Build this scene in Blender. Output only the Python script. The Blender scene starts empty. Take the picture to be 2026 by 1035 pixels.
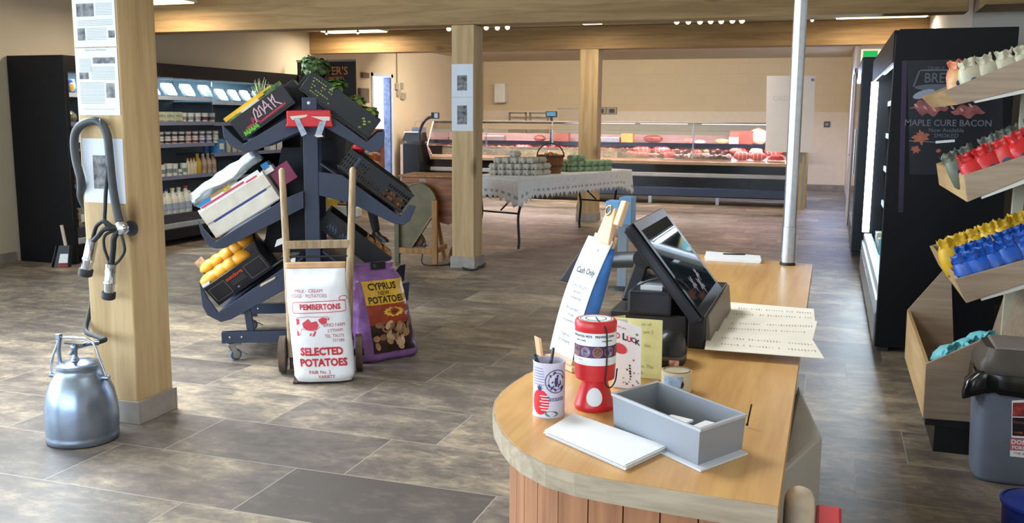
import bpy, math, random
import numpy as np
from mathutils import Vector, Matrix, noise
random.seed(7)
SC = bpy.context.scene
COL = SC.collection
PI = math.pi

# ------------------------------------------------------------------ camera
F_PX, PITCH, YAW, ROLL = 1871.43, 0.151152, 0.32307887, 0.00714198
CAM_H = 1.5
def _cam_rows():
    cp, sp, cw, sw, cr, sr = math.cos(PITCH), math.sin(PITCH), math.cos(YAW), math.sin(YAW), math.cos(ROLL), math.sin(ROLL)
    B = np.array([[1, 0, 0], [0, 0, -1], [0, 1, 0.]])
    Rz = np.array([[cw, sw, 0], [-sw, cw, 0], [0, 0, 1]])
    Rp = np.array([[1, 0, 0], [0, cp, -sp], [0, sp, cp]])
    Rr = np.array([[cr, -sr, 0], [sr, cr, 0], [0, 0, 1]])
    return Rr @ Rp @ B @ Rz
CM = _cam_rows()
CP = np.array([0, 0, CAM_H])
cam_d = bpy.data.cameras.new('camera')
cam = bpy.data.objects.new('camera', cam_d)
COL.objects.link(cam)
cam_d.sensor_width = 36.0
cam_d.lens = F_PX / 2026 * 36.0
cam_d.clip_end = 100
mw = Matrix.Identity(4)
for i in range(3):
    mw[i][0], mw[i][1], mw[i][2], mw[i][3] = CM[0][i], -CM[1][i], -CM[2][i], CP[i]
cam.matrix_world = mw
SC.camera = cam

# ------------------------------------------------------------------ world, exposure
SC.view_settings.view_transform = 'Standard'
SC.view_settings.look = 'None'
SC.view_settings.gamma = 1.0
SC.view_settings.use_curve_mapping = False
SC.view_settings.exposure = 0.12
W = bpy.data.worlds.new('sky'); SC.world = W; W.use_nodes = True
W.node_tree.nodes['Background'].inputs[0].default_value = (0.62, 0.78, 1.0, 1)
W.node_tree.nodes['Background'].inputs[1].default_value = 1.6

def area(name, loc, direction, sx, sy, power, col, spread=PI):
    l = bpy.data.lights.new(name, 'AREA'); l.shape = 'RECTANGLE'
    l.size, l.size_y, l.energy, l.color, l.spread = sx, sy, power, col, spread
    o = bpy.data.objects.new(name, l); COL.objects.link(o)
    o.location = loc
    o.rotation_euler = Vector(direction).to_track_quat('-Z', 'Y').to_euler()
    return o
DAY = (0.70, 0.86, 1.0)
# daylight through the long window in the left wall and the glazed front behind the camera
area('window_daylight', (-7.7, 1.5, 1.5), (1, 0.12, -0.12), 6.4, 2.2, 430, DAY)
area('added_rooflight_fill', (-4.5, 4.4, 2.76), (0.7, -0.3, -1), 1.9, 1.9, 250, (0.84, 0.93, 1.0), 2.4)  # added rooflight, unseen, lightens the counter top from back left
area('added_rooflight_fill_near', (-1.5, 2.8, 2.76), (0.25, -0.15, -1), 1.0, 1.0, 78, (0.90, 0.95, 1.0))  # second added rooflight, brightens the worktop from close above
area('front_daylight', (-3.6, -2.8, 1.6), (0, 1, -0.08), 6.6, 2.2, 200, DAY)
area('passage_daylight', (-8.9, 16.3, 2.1), (0.6, -0.3, -0.6), 1.0, 1.0, 330, (0.75, 0.88, 1.0))
area('corridor_daylight', (-0.15, 19.3, 2.3), (0, -0.35, -0.95), 0.9, 0.6, 58, (0.42, 0.58, 1.0))

# ------------------------------------------------------------------ pixel rays -> points of the place
def ray(px, py):
    return CM.T @ np.array([(px - 1013) / F_PX, (py - 517.5) / F_PX, 1])
def onz(px, py, z=0.0):
    d = ray(px, py); return Vector(CP + d * ((z - CAM_H) / d[2]))
def onx(px, py, x):
    d = ray(px, py); return Vector(CP + d * (x / d[0]))
def ony(px, py, y):
    d = ray(px, py); return Vector(CP + d * (y / d[1]))
def lerp(a, b, t): return a + (b - a) * t

# ------------------------------------------------------------------ materials
MATS = {}
def _n(nt, typ, **kw):
    n = nt.nodes.new(typ)
    for k, v in kw.items(): setattr(n, k, v)
    return n
def hexc(r, g, b):
    f = lambda c: ((c / 255) / 12.92 if c / 255 <= 0.04045 else ((c / 255 + 0.055) / 1.055) ** 2.4)
    return (f(r), f(g), f(b), 1)
def mat(name, rgb, rough=0.5, metal=0.0, var=0.12, scale=8.0, bump=0.0, bscale=None, stretch=(1, 1, 1), spec=0.5, emit=None, estr=0, alpha=None, coat=0, dark=None, detail=4, sss=0):
    """paint / plastic / cloth: a base colour broken up by object-space noise, optional bump"""
    if name in MATS: return MATS[name]
    m = bpy.data.materials.new(name); m.use_nodes = True
    nt = m.node_tree; b = nt.nodes['Principled BSDF']
    c = hexc(*rgb)
    b.inputs['Roughness'].default_value = rough; b.inputs['Metallic'].default_value = metal
    b.inputs['Specular IOR Level'].default_value = spec
    if coat: b.inputs['Coat Weight'].default_value = coat
    if sss: b.inputs['Subsurface Weight'].default_value = sss; b.inputs['Subsurface Scale'].default_value = 0.02
    tc = _n(nt, 'ShaderNodeTexCoord'); mp = _n(nt, 'ShaderNodeMapping')
    mp.inputs['Scale'].default_value = stretch
    nt.links.new(tc.outputs['Object'], mp.inputs['Vector'])
    if var:
        nz = _n(nt, 'ShaderNodeTexNoise'); nz.inputs['Scale'].default_value = scale; nz.inputs['Detail'].default_value = detail
        nt.links.new(mp.outputs[0], nz.inputs['Vector'])
        rp = _n(nt, 'ShaderNodeValToRGB')
        d = hexc(*dark) if dark else tuple(x * (1 - 2 * var) for x in c[:3]) + (1,)
        e = tuple(min(1, x * (1 + 1.2 * var)) for x in c[:3]) + (1,) if not dark else c
        rp.color_ramp.elements[0].position, rp.color_ramp.elements[0].color = 0.3, d
        rp.color_ramp.elements[1].position, rp.color_ramp.elements[1].color = 0.7, e
        nt.links.new(nz.outputs[0], rp.inputs[0]); nt.links.new(rp.outputs[0], b.inputs['Base Color'])
    else:
        b.inputs['Base Color'].default_value = c
    if bump:
        n2 = _n(nt, 'ShaderNodeTexNoise'); n2.inputs['Scale'].default_value = bscale or scale; n2.inputs['Detail'].default_value = 3
        nt.links.new(mp.outputs[0], n2.inputs['Vector'])
        bp = _n(nt, 'ShaderNodeBump'); bp.inputs['Strength'].default_value = bump; bp.inputs['Distance'].default_value = 0.02
        nt.links.new(n2.outputs[0], bp.inputs['Height']); nt.links.new(bp.outputs[0], b.inputs['Normal'])
    if emit:
        b.inputs['Emission Color'].default_value = hexc(*emit); b.inputs['Emission Strength'].default_value = estr
    MATS[name] = m
    return m
def glass(name, tint=(235, 245, 250), gloss=0.1, rough=0.03, milk=0.0):
    if name in MATS: return MATS[name]
    m = bpy.data.materials.new(name); m.use_nodes = True; nt = m.node_tree; nt.nodes.clear()
    out = _n(nt, 'ShaderNodeOutputMaterial'); tr = _n(nt, 'ShaderNodeBsdfTransparent'); gl = _n(nt, 'ShaderNodeBsdfGlossy')
    tr.inputs[0].default_value = hexc(*tint); gl.inputs['Roughness'].default_value = rough
    fr = _n(nt, 'ShaderNodeFresnel'); fr.inputs[0].default_value = 1.45
    ad = _n(nt, 'ShaderNodeMath', operation='ADD'); ad.inputs[1].default_value = gloss - 0.04; ad.use_clamp = True
    mx = _n(nt, 'ShaderNodeMixShader')
    nt.links.new(fr.outputs[0], ad.inputs[0]); nt.links.new(ad.outputs[0], mx.inputs[0])
    nt.links.new(tr.outputs[0], mx.inputs[1]); nt.links.new(gl.outputs[0], mx.inputs[2])
    last = mx
    if milk:
        df = _n(nt, 'ShaderNodeBsdfDiffuse'); df.inputs[0].default_value = hexc(225, 230, 232)
        m2 = _n(nt, 'ShaderNodeMixShader'); m2.inputs[0].default_value = milk
        nt.links.new(mx.outputs[0], m2.inputs[1]); nt.links.new(df.outputs[0], m2.inputs[2]); last = m2
    nt.links.new(last.outputs[0], out.inputs[0])
    MATS[name] = m; return m
def wood(name, light, dark, axis, rough=0.5, ring=14.0, knots=True, coat=0):
    """timber with grain stretched along one axis, darker knots"""
    if name in MATS: return MATS[name]
    m = bpy.data.materials.new(name); m.use_nodes = True; nt = m.node_tree; b = nt.nodes['Principled BSDF']
    b.inputs['Roughness'].default_value = rough; b.inputs['Specular IOR Level'].default_value = 0.35
    if coat: b.inputs['Coat Weight'].default_value = coat; b.inputs['Coat Roughness'].default_value = 0.25
    tc = _n(nt, 'ShaderNodeTexCoord'); mp = _n(nt, 'ShaderNodeMapping')
    s = [ring, ring, ring]; s['xyz'.index(axis)] = ring * 0.07
    mp.inputs['Scale'].default_value = s
    nt.links.new(tc.outputs['Object'], mp.inputs['Vector'])
    n1 = _n(nt, 'ShaderNodeTexNoise'); n1.inputs['Scale'].default_value = 1.0; n1.inputs['Detail'].default_value = 6; n1.inputs['Distortion'].default_value = 0.8
    nt.links.new(mp.outputs[0], n1.inputs['Vector'])
    n2 = _n(nt, 'ShaderNodeTexNoise'); n2.inputs['Scale'].default_value = 5.0; n2.inputs['Detail'].default_value = 4
    nt.links.new(mp.outputs[0], n2.inputs['Vector'])
    mx = _n(nt, 'ShaderNodeMath', operation='MULTIPLY_ADD'); mx.inputs[1].default_value = 0.35
    nt.links.new(n2.outputs[0], mx.inputs[0]); nt.links.new(n1.outputs[0], mx.inputs[2])
    rp = _n(nt, 'ShaderNodeValToRGB')
    rp.color_ramp.elements[0].position, rp.color_ramp.elements[0].color = 0.45, hexc(*dark)
    rp.color_ramp.elements[1].position, rp.color_ramp.elements[1].color = 0.82, hexc(*light)
    nt.links.new(mx.outputs[0], rp.inputs[0])
    colr = rp.outputs[0]
    if knots:
        mp2 = _n(nt, 'ShaderNodeMapping'); s2 = [2.2, 2.2, 2.2]; s2['xyz'.index(axis)] = 1.1
        mp2.inputs['Scale'].default_value = s2; nt.links.new(tc.outputs['Object'], mp2.inputs['Vector'])
        v = _n(nt, 'ShaderNodeTexVoronoi'); v.inputs['Scale'].default_value = 1.0
        nt.links.new(mp2.outputs[0], v.inputs['Vector'])
        r2 = _n(nt, 'ShaderNodeValToRGB')
        r2.color_ramp.elements[0].position, r2.color_ramp.elements[0].color = 0.03, hexc(*[int(x * 0.66) for x in dark])
        r2.color_ramp.elements[1].position, r2.color_ramp.elements[1].color = 0.14, (1, 1, 1, 1)
        nt.links.new(v.outputs['Distance'], r2.inputs[0])
        mm = _n(nt, 'ShaderNodeMix', data_type='RGBA', blend_type='MULTIPLY'); mm.inputs[0].default_value = 0.8
        nt.links.new(colr, mm.inputs[6]); nt.links.new(r2.outputs[0], mm.inputs[7]); colr = mm.outputs[2]
    nt.links.new(colr, b.inputs['Base Color'])
    bp = _n(nt, 'ShaderNodeBump'); bp.inputs['Strength'].default_value = 0.15; bp.inputs['Distance'].default_value = 0.004
    nt.links.new(mx.outputs[0], bp.inputs['Height']); nt.links.new(bp.outputs[0], b.inputs['Normal'])
    MATS[name] = m; return m
def lamp_mat(name, rgb, strength):
    if name in MATS: return MATS[name]
    m = bpy.data.materials.new(name); m.use_nodes = True; nt = m.node_tree; nt.nodes.clear()
    out = _n(nt, 'ShaderNodeOutputMaterial'); e = _n(nt, 'ShaderNodeEmission')
    e.inputs[0].default_value = hexc(*rgb); e.inputs[1].default_value = strength
    nt.links.new(e.outputs[0], out.inputs[0]); MATS[name] = m; return m
def floor_mat():
    m = bpy.data.materials.new('slate_effect_tiles'); m.use_nodes = True; nt = m.node_tree; b = nt.nodes['Principled BSDF']
    L = nt.links.new
    def math_(op, a, bb=None, c=None):
        n = _n(nt, 'ShaderNodeMath', operation=op)
        for i, x in enumerate((a, bb, c)):
            if x is None: continue
            if isinstance(x, (int, float)): n.inputs[i].default_value = x
            else: L(x, n.inputs[i])
        return n.outputs[0]
    tc = _n(nt, 'ShaderNodeTexCoord'); sp = _n(nt, 'ShaderNodeSeparateXYZ'); L(tc.outputs['Object'], sp.inputs[0])
    X, Y = sp.outputs[0], sp.outputs[1]
    ry = math_('DIVIDE', math_('SUBTRACT', Y, 3.400), 0.470)
    row = math_('FLOOR', ry); fy = math_('SUBTRACT', ry, row)
    rx = math_('DIVIDE', math_('SUBTRACT', math_('SUBTRACT', X, -2.80), math_('MULTIPLY', row, 0.225)), 0.915)
    colm = math_('FLOOR', rx); fx = math_('SUBTRACT', rx, colm)
    ex = math_('MULTIPLY', math_('MINIMUM', fx, math_('SUBTRACT', 1.0, fx)), 0.915)
    ey = math_('MULTIPLY', math_('MINIMUM', fy, math_('SUBTRACT', 1.0, fy)), 0.470)
    edge = math_('MINIMUM', ex, ey)
    gm = _n(nt, 'ShaderNodeMapRange'); gm.inputs[1].default_value = 0.0022; gm.inputs[2].default_value = 0.0034
    L(edge, gm.inputs[0])
    cmb = _n(nt, 'ShaderNodeCombineXYZ'); L(colm, cmb.inputs[0]); L(row, cmb.inputs[1])
    wn = _n(nt, 'ShaderNodeTexWhiteNoise', noise_dimensions='3D'); L(cmb.outputs[0], wn.inputs[0])
    # per-tile offset so that the stone print differs from tile to tile
    off = _n(nt, 'ShaderNodeVectorMath', operation='MULTIPLY_ADD')
    L(wn.outputs['Color'], off.inputs[0]); off.inputs[1].default_value = (40, 40, 40); L(tc.outputs['Object'], off.inputs[2])
    mp = _n(nt, 'ShaderNodeMapping'); mp.inputs['Scale'].default_value = (1.0, 1.7, 1.0); L(off.outputs[0], mp.inputs['Vector'])
    n1 = _n(nt, 'ShaderNodeTexNoise'); n1.inputs['Scale'].default_value = 2.6; n1.inputs['Detail'].default_value = 9; n1.inputs['Roughness'].default_value = 0.7; n1.inputs['Distortion'].default_value = 0.15
    L(mp.outputs[0], n1.inputs['Vector'])
    n2 = _n(nt, 'ShaderNodeTexNoise'); n2.inputs['Scale'].default_value = 16; n2.inputs['Detail'].default_value = 5
    L(mp.outputs[0], n2.inputs['Vector'])
    n3 = _n(nt, 'ShaderNodeTexNoise'); n3.inputs['Scale'].default_value = 7.0; n3.inputs['Detail'].default_value = 12; n3.inputs['Roughness'].default_value = 0.78; n3.inputs['Distortion'].default_value = 1.2
    L(mp.outputs[0], n3.inputs['Vector'])
    dark = math_('MULTIPLY', math_('COMPARE', row, 0.0, 0.1), math_('COMPARE', colm, 0.0, 0.1))
    dark = math_('ADD', dark, math_('MULTIPLY', math_('COMPARE', row, -1.0, 0.1), math_('COMPARE', colm, 1.0, 0.1)))
    fine = math_('SUBTRACT', math_('MULTIPLY', math_('SUBTRACT', n3.outputs[0], 0.5), 0.55), math_('MULTIPLY', dark, 0.13))
    val = math_('ADD', fine, math_('ADD', math_('ADD', n1.outputs[0], math_('MULTIPLY', math_('SUBTRACT', wn.outputs['Value'], 0.5), 0.20)), math_('MULTIPLY', math_('SUBTRACT', n2.outputs[0], 0.5), 0.22)))
    rp = _n(nt, 'ShaderNodeValToRGB'); cr = rp.color_ramp
    cr.elements[0].position, cr.elements[0].color = 0.28, hexc(84, 77, 72)
    cr.elements[1].position, cr.elements[1].color = 0.76, hexc(182, 165, 140)
    for p, c in ((0.44, (104, 95, 87)), (0.54, (126, 114, 101)), (0.64, (153, 138, 117))):
        e = cr.elements.new(p); e.color = hexc(*c)
    L(val, rp.inputs[0])
    mx = _n(nt, 'ShaderNodeMix', data_type='RGBA'); L(gm.outputs[0], mx.inputs[0]); mx.inputs[6].default_value = hexc(150, 142, 134); L(rp.outputs[0], mx.inputs[7])
    L(mx.outputs[2], b.inputs['Base Color'])
    b.inputs['Roughness'].default_value = 0.46; b.inputs['Specular IOR Level'].default_value = 0.42
    bp = _n(nt, 'ShaderNodeBump'); bp.inputs['Strength'].default_value = 0.25; bp.inputs['Distance'].default_value = 0.004
    L(math_('MULTIPLY', math_('ADD', n1.outputs[0], n2.outputs[0]), gm.outputs[0]), bp.inputs['Height']); L(bp.outputs[0], b.inputs['Normal'])
    return m
def block_mat(name, rgb, low=None):
    """painted blockwork; the splash-back band below 1.64 m is a paler board"""
    m = bpy.data.materials.new(name); m.use_nodes = True; nt = m.node_tree; b = nt.nodes['Principled BSDF']
    tc = _n(nt, 'ShaderNodeTexCoord'); mp = _n(nt, 'ShaderNodeMapping'); mp.inputs['Rotation'].default_value = (PI / 2, 0, 0)
    nt.links.new(tc.outputs['Object'], mp.inputs['Vector'])
    br = _n(nt, 'ShaderNodeTexBrick'); br.inputs['Scale'].default_value = 1.0
    br.inputs['Brick Width'].default_value = 0.45; br.inputs['Row Height'].default_value = 0.225
    br.inputs['Mortar Size'].default_value = 0.006; br.inputs['Mortar Smooth'].default_value = 0.4
    c = hexc(*rgb)
    br.inputs['Color1'].default_value = c; br.inputs['Color2'].default_value = tuple(x * 0.97 for x in c[:3]) + (1,)
    br.inputs['Mortar'].default_value = tuple(x * 0.91 for x in c[:3]) + (1,)
    nt.links.new(mp.outputs[0], br.inputs['Vector']); nt.links.new(br.outputs['Color'], b.inputs['Base Color'])
    b.inputs['Roughness'].default_value = 0.75
    return m
# shared materials
M_oak_z = wood('oak_post', (196, 168, 124), (170, 140, 96), 'z', 0.6)
M_oak_x = wood('oak_beam', (168, 136, 90), (138, 106, 64), 'x', 0.6)
M_top = wood('oak_veneer_worktop', (214, 168, 104), (192, 142, 82), 'y', 0.38, ring=22, knots=False, coat=0.25)
M_lip = wood('shaded_oak_edging', (182, 164, 140), (150, 132, 108), 'x', 0.5, ring=30, knots=False)  # shade on the counter's front edge put into the oak colour
M_clad = wood('larch_cladding', (176, 122, 84), (140, 92, 62), 'z', 0.6, ring=18, knots=False)
M_lam = wood('shaded_oak_laminate', (168, 148, 126), (146, 126, 106), 'x', 0.55, ring=26, knots=False)  # darker copy of the laminate, shade of the near faces painted in
M_lam_y = wood('pale_oak_laminate_end', (206, 172, 124), (182, 146, 100), 'y', 0.55, ring=26, knots=False)
M_oldwood = wood('weathered_ash', (182, 158, 126), (130, 108, 84), 'z', 0.75, ring=30, knots=False)
M_wall = mat('warm_white_plaster', (208, 195, 172), 0.8, var=0.02, scale=2)
M_black = mat('black_laminate', (10, 10, 15), 0.45, var=0.1, scale=3, spec=.25)
M_blackpl = mat('black_plastic', (18, 19, 22), 0.4, var=0.08)
M_darkblue = mat('navy_black_plastic', (20, 26, 40), 0.38, var=0.08)
M_steel = mat('brushed_steel', (190, 194, 200), 0.28, 0.95, var=0.05, scale=40)
M_alu = mat('dairy_aluminium', (152, 166, 186), 0.29, 0.95, var=0.10, scale=6, bump=0.06, bscale=14)
M_chrome = mat('chrome', (214, 220, 228), 0.12, 1.0, var=0.0)
M_rubber = mat('grey_rubber', (58, 60, 62), 0.55, var=0.12, scale=20)
M_rubberd = mat('black_rubber', (28, 29, 32), 0.6, var=0.1, scale=20)
M_paper = mat('white_paper', (238, 240, 242), 0.7, var=0.015, scale=5)
M_ink = mat('black_ink', (30, 28, 30), 0.7, var=0)
M_greyink = mat('grey_print', (150, 152, 156), 0.7, var=0.15, scale=120)
M_photo = mat('grainy_photo_print', (150, 150, 152), 0.6, var=0.9, scale=26, dark=(28, 28, 32))
M_white = mat('white_plastic', (232, 232, 230), 0.4, var=0.02)
M_navy = mat('stand_navy_paint', (50, 60, 82), 0.5, var=0.08, scale=6, bump=0.05, bscale=60)
M_red = mat('red_plastic', (214, 40, 44), 0.35, var=0.05)
M_skirt = mat('skirting_tile', (150, 142, 134), 0.45, var=0.12, scale=10)
M_glass = glass('counter_glass', gloss=0.06)
M_film = glass('clear_film', gloss=0.2, rough=0.12, milk=0.12)
M_pack = glass('clear_tray_plastic', gloss=0.25, rough=0.08, milk=0.22)

# ------------------------------------------------------------------ mesh builder
class MB:
    def __init__(s): s.v, s.f, s.m, s.mi = [], [], [], 0
    def add(s, verts, faces, M=None, mi=None):
        k = len(s.v)
        s.v += [(M @ Vector(p)) if M is not None else Vector(p) for p in verts]
        s.f += [tuple(i + k for i in f) for f in faces]
        s.m += [s.mi if mi is None else mi] * len(faces)
        return s
    def box(s, x0, x1, y0, y1, z0, z1, M=None, mi=None):
        v = [(x, y, z) for z in (z0, z1) for y in (y0, y1) for x in (x0, x1)]
        return s.add(v, [(0, 2, 3, 1), (4, 5, 7, 6), (0, 1, 5, 4), (2, 6, 7, 3), (0, 4, 6, 2), (1, 3, 7, 5)], M, mi)
    def hexa(s, p, mi=None):            # 8 corners: bottom loop then top loop
        return s.add(p, [(3, 2, 1, 0), (4, 5, 6, 7), (0, 1, 5, 4), (1, 2, 6, 5), (2, 3, 7, 6), (3, 0, 4, 7)], None, mi)
    def slab(s, quad, nrm, t, mi=None): # a quad given thickness along nrm
        n = Vector(nrm).normalized() * t
        return s.hexa([Vector(q) for q in quad] + [Vector(q) + n for q in quad], mi)
    def prism(s, poly, d, mi=None):     # 3-D polygon extruded by vector d
        n = len(poly); d = Vector(d)
        v = [Vector(p) for p in poly] + [Vector(p) + d for p in poly]
        return s.add(v, [tuple(range(n))[::-1], tuple(range(n, 2 * n))] + [(i, (i + 1) % n, n + (i + 1) % n, n + i) for i in range(n)], None, mi)
    def ring_loft(s, rings, cap=True, mi=None, close=True):
        n = len(rings[0]); v = [p for r in rings for p in r]; f = []
        for k in range(len(rings) - 1):
            for i in range(n if close else n - 1):
                j = (i + 1) % n
                f.append((k * n + i, k * n + j, (k + 1) * n + j, (k + 1) * n + i))
        if cap and close:
            f.append(tuple(range(n))[::-1]); f.append(tuple((len(rings) - 1) * n + i for i in range(n)))
        return s.add(v, f, None, mi)
    def tube(s, pts, r, seg=8, cap=True, mi=None, closed=False):
        pts = [Vector(p) for p in pts]; n = len(pts)
        rr = r if isinstance(r, (list, tuple)) else [r] * n
        rings = []; up = None
        for i in range(n):
            t = (pts[min(i + 1, n - 1)] - pts[max(i - 1, 0)]).normalized()
            if up is None:
                up = Vector((0, 0, 1)) if abs(t.z) < 0.9 else Vector((1, 0, 0))
            a = t.cross(up).normalized(); b = a.cross(t).normalized(); up = b
            rings.append([pts[i] + (a * math.cos(2 * PI * k / seg) + b * math.sin(2 * PI * k / seg)) * rr[i] for k in range(seg)])
        return s.ring_loft(rings, cap, mi)
    def lathe(s, prof, c=(0, 0, 0), seg=20, M=None, mi=None, cap=True):
        rings = [[Vector((c[0] + r * math.cos(2 * PI * k / seg), c[1] + r * math.sin(2 * PI * k / seg), c[2] + z)) for k in range(seg)] for r, z in prof]
        if M is not None: rings = [[M @ p for p in r] for r in rings]
        return s.ring_loft(rings, cap, mi)
    def loft(s, secs, seg=20, c=(0, 0, 0), M=None, mi=None, cap=True, jit=0.0):
        # secs: (z, rx, ry, n[, ox, oy]) super-ellipse sections
        rings = []
        for q in secs:
            z, rx, ry, n = q[:4]; ox, oy = (q[4], q[5]) if len(q) > 4 else (0, 0)
            ring = []
            for k in range(seg):
                t = 2 * PI * (k + 0.5) / seg; ct, st = math.cos(t), math.sin(t)
                p = Vector((c[0] + ox + rx * math.copysign(abs(ct) ** (2 / n), ct), c[1] + oy + ry * math.copysign(abs(st) ** (2 / n), st), c[2] + z))
                if jit: p += noise.noise_vector(p * 22) * jit
                ring.append(M @ p if M is not None else p)
            rings.append(ring)
        return s.ring_loft(rings, cap, mi)
    def ball(s, c, r, seg=12, rings=8, M=None, mi=None, jit=0.0, jf=9.0):
        r = r if isinstance(r, (list, tuple)) else (r, r, r); c = Vector(c)
        R = []
        for i in range(rings + 1):
            ph = -PI / 2 + PI * (0.02 + 0.96 * i / rings)
            ring = []
            for k in range(seg):
                t = 2 * PI * k / seg
                p = Vector((r[0] * math.cos(ph) * math.cos(t), r[1] * math.cos(ph) * math.sin(t), r[2] * math.sin(ph)))
                if jit: p *= 1 + jit * noise.noise((p + c) * jf)
                p = (M @ p if M is not None else p) + c
                ring.append(p)
            R.append(ring)
        return s.ring_loft(R, True, mi)
    def quad(s, a, b, c, d, mi=None): return s.add([a, b, c, d], [(0, 1, 2, 3)], None, mi)
    def grid(s, fn, nu, nv, mi=None):
        v = [fn(i / nu, j / nv) for j in range(nv + 1) for i in range(nu + 1)]
        return s.add(v, [(j * (nu + 1) + i, j * (nu + 1) + i + 1, (j + 1) * (nu + 1) + i + 1, (j + 1) * (nu + 1) + i) for j in range(nv) for i in range(nu)], None, mi)
    def build(s, name, mats, parent=None, smooth=None, bevel=0, sub=0, solid=0, loc=None, kind=None, label=None):
        me = bpy.data.meshes.new(name)
        org = ORG.get(parent.name, Vector()) if parent is not None else Vector(loc) if loc is not None else Vector()
        me.from_pydata([tuple(p - org) for p in s.v], [], s.f)
        for m in (mats if isinstance(mats, (list, tuple)) else [mats]): me.materials.append(m)
        if any(s.m): me.polygons.foreach_set('material_index', s.m)
        o = bpy.data.objects.new(name, me); COL.objects.link(o)
        if parent is not None: o.parent = parent
        else: o.location = org
        ORG[o.name] = org
        if smooth is not None:
            if smooth >= 180: me.shade_smooth()
            else:
                me.shade_smooth(); me.set_sharp_from_angle(angle=math.radians(smooth))
        if solid:
            md = o.modifiers.new('solid', 'SOLIDIFY'); md.thickness = solid; md.offset = 0
        if bevel:
            md = o.modifiers.new('bevel', 'BEVEL'); md.width = bevel; md.segments = 2; md.limit_method = 'ANGLE'; md.angle_limit = math.radians(40)
        if sub:
            md = o.modifiers.new('sub', 'SUBSURF'); md.levels = sub; md.render_levels = sub
        if kind: o['kind'] = kind
        if label: o['label'] = label
        return o
ORG = {}
def T(name, label, cat, loc=(0, 0, 0), group=None, rz=0.0, local=False):
    o = bpy.data.objects.new(name, None); COL.objects.link(o)
    o.location = loc; o.rotation_euler = (0, 0, rz); o.empty_display_size = 0.1
    o['label'] = label; o['category'] = cat
    if group: o['group'] = group
    ORG[o.name] = Vector() if local else Vector(loc)
    return o
def tag(o, label, cat, group=None):
    o['label'] = label; o['category'] = cat
    if group: o['group'] = group
    return o
def struct(mb, name, m, label=None, **k):
    o = mb.build(name, m, kind='structure', **k)
    if label: o['label'] = label
    return o
def dup(root, loc, rz=None, label=None, group=None):
    r = root.copy(); COL.objects.link(r); r.location = loc
    if rz is not None: r.rotation_euler = (0, 0, rz)
    if label: r['label'] = label
    if group: r['group'] = group
    for ch in list(root.children):
        c = ch.copy(); COL.objects.link(c); c.parent = r
        for g in ch.children:
            d = g.copy(); COL.objects.link(d); d.parent = c
    return r
def spline(pts, n=6):
    P = [Vector(p) for p in pts]; P = [P[0] * 2 - P[1]] + P + [P[-1] * 2 - P[-2]]; out = []
    for i in range(1, len(P) - 2):
        for k in range(n):
            t = k / n; a, b, c, d = P[i - 1], P[i], P[i + 1], P[i + 2]
            out.append(0.5 * ((2 * b) + (c - a) * t + (2 * a - 5 * b + 4 * c - d) * t * t + (3 * b - a - 3 * c + d) * t ** 3))
    out.append(P[-2]); return out
def frame(o, xa, ya, za=None):          # matrix from an origin and axes
    xa, ya = Vector(xa).normalized(), Vector(ya).normalized()
    za = Vector(za).normalized() if za is not None else xa.cross(ya).normalized()
    m = Matrix.Identity(4)
    for i in range(3): m[i][0], m[i][1], m[i][2], m[i][3] = xa[i], ya[i], za[i], o[i]
    return m
def text_geo(s, size, bold=0.0, align='CENTER', squash=1.0, shear=0.0, sp=1.0):
    cu = bpy.data.curves.new('t', 'FONT'); cu.body = s; cu.size = size; cu.align_x = align; cu.align_y = 'CENTER'
    cu.offset = bold; cu.resolution_u = 2; cu.shear = shear; cu.space_character = sp
    o = bpy.data.objects.new('t', cu); COL.objects.link(o)
    bpy.context.view_layer.update()
    me = bpy.data.meshes.new_from_object(o)
    v = [(p.co.x * squash, p.co.y, 0) for p in me.vertices]; f = [tuple(q.vertices) for q in me.polygons]
    bpy.data.objects.remove(o); bpy.data.curves.remove(cu); bpy.data.meshes.remove(me)
    return v, f
def write(mb, s, size, M=None, mapf=None, mi=None, at=(0, 0), **k):
    v, f = text_geo(s, size, **k)
    v = [(p[0] + at[0], p[1] + at[1], 0) for p in v]
    if mapf: v = [mapf(p[0], p[1]) for p in v]
    mb.add(v, f, M, mi)
ORD = 'first second third fourth fifth sixth seventh eighth ninth tenth eleventh twelfth thirteenth fourteenth'.split()
Z = Vector((0, 0, 1))

# ================================================================== the setting
fl = MB().box(-10.2, 2.2, -3.2, 23.2, -0.12, 0.0); struct(fl, 'floor', floor_mat())
ce = MB().box(-10.2, 2.2, -3.2, 23.2, 2.80, 2.95); struct(ce, 'ceiling', mat('ceiling_board', (206, 192, 164), 0.85, var=0.02))
XL, YB = -7.9, 21.4
wl = MB()
for y0, y1, z0, z1 in ((-3.1, -2.0, 0, 2.8), (-2.0, 5.0, 0, 0.25), (-2.0, 5.0, 2.65, 2.8), (5.0, 15.60, 0, 2.8), (15.60, 16.42, 2.24, 2.8), (16.42, YB, 0, 2.8)):
    wl.box(XL - 0.2, XL, y0, y1, z0, z1)
struct(wl, 'wall_left', M_wall)
wb = MB().box(XL - 0.2, 1.8, YB, YB + 0.2, 0, 2.8); struct(wb, 'wall_back', block_mat('painted_blockwork', (216, 200, 168)))
sb = MB().box(XL, 0.30, YB - 0.012, YB, 0.0, 1.66); struct(sb, 'trim_1', mat('pale_wall_board', (224, 214, 196), 0.5, var=0.02), label='paler wipe-clean board along the back wall')
wr = MB().box(1.6, 1.8, -3.1, 9.3, 0, 2.8).box(1.1, 1.8, 9.3, 13.60, 0, 2.8).box(0.30, 1.8, 13.60, YB, 0, 2.8)
struct(wr, 'wall_right', mat('cool_white_plaster', (208, 198, 186), 0.8, var=0.02, scale=2))
wf = MB()
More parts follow.
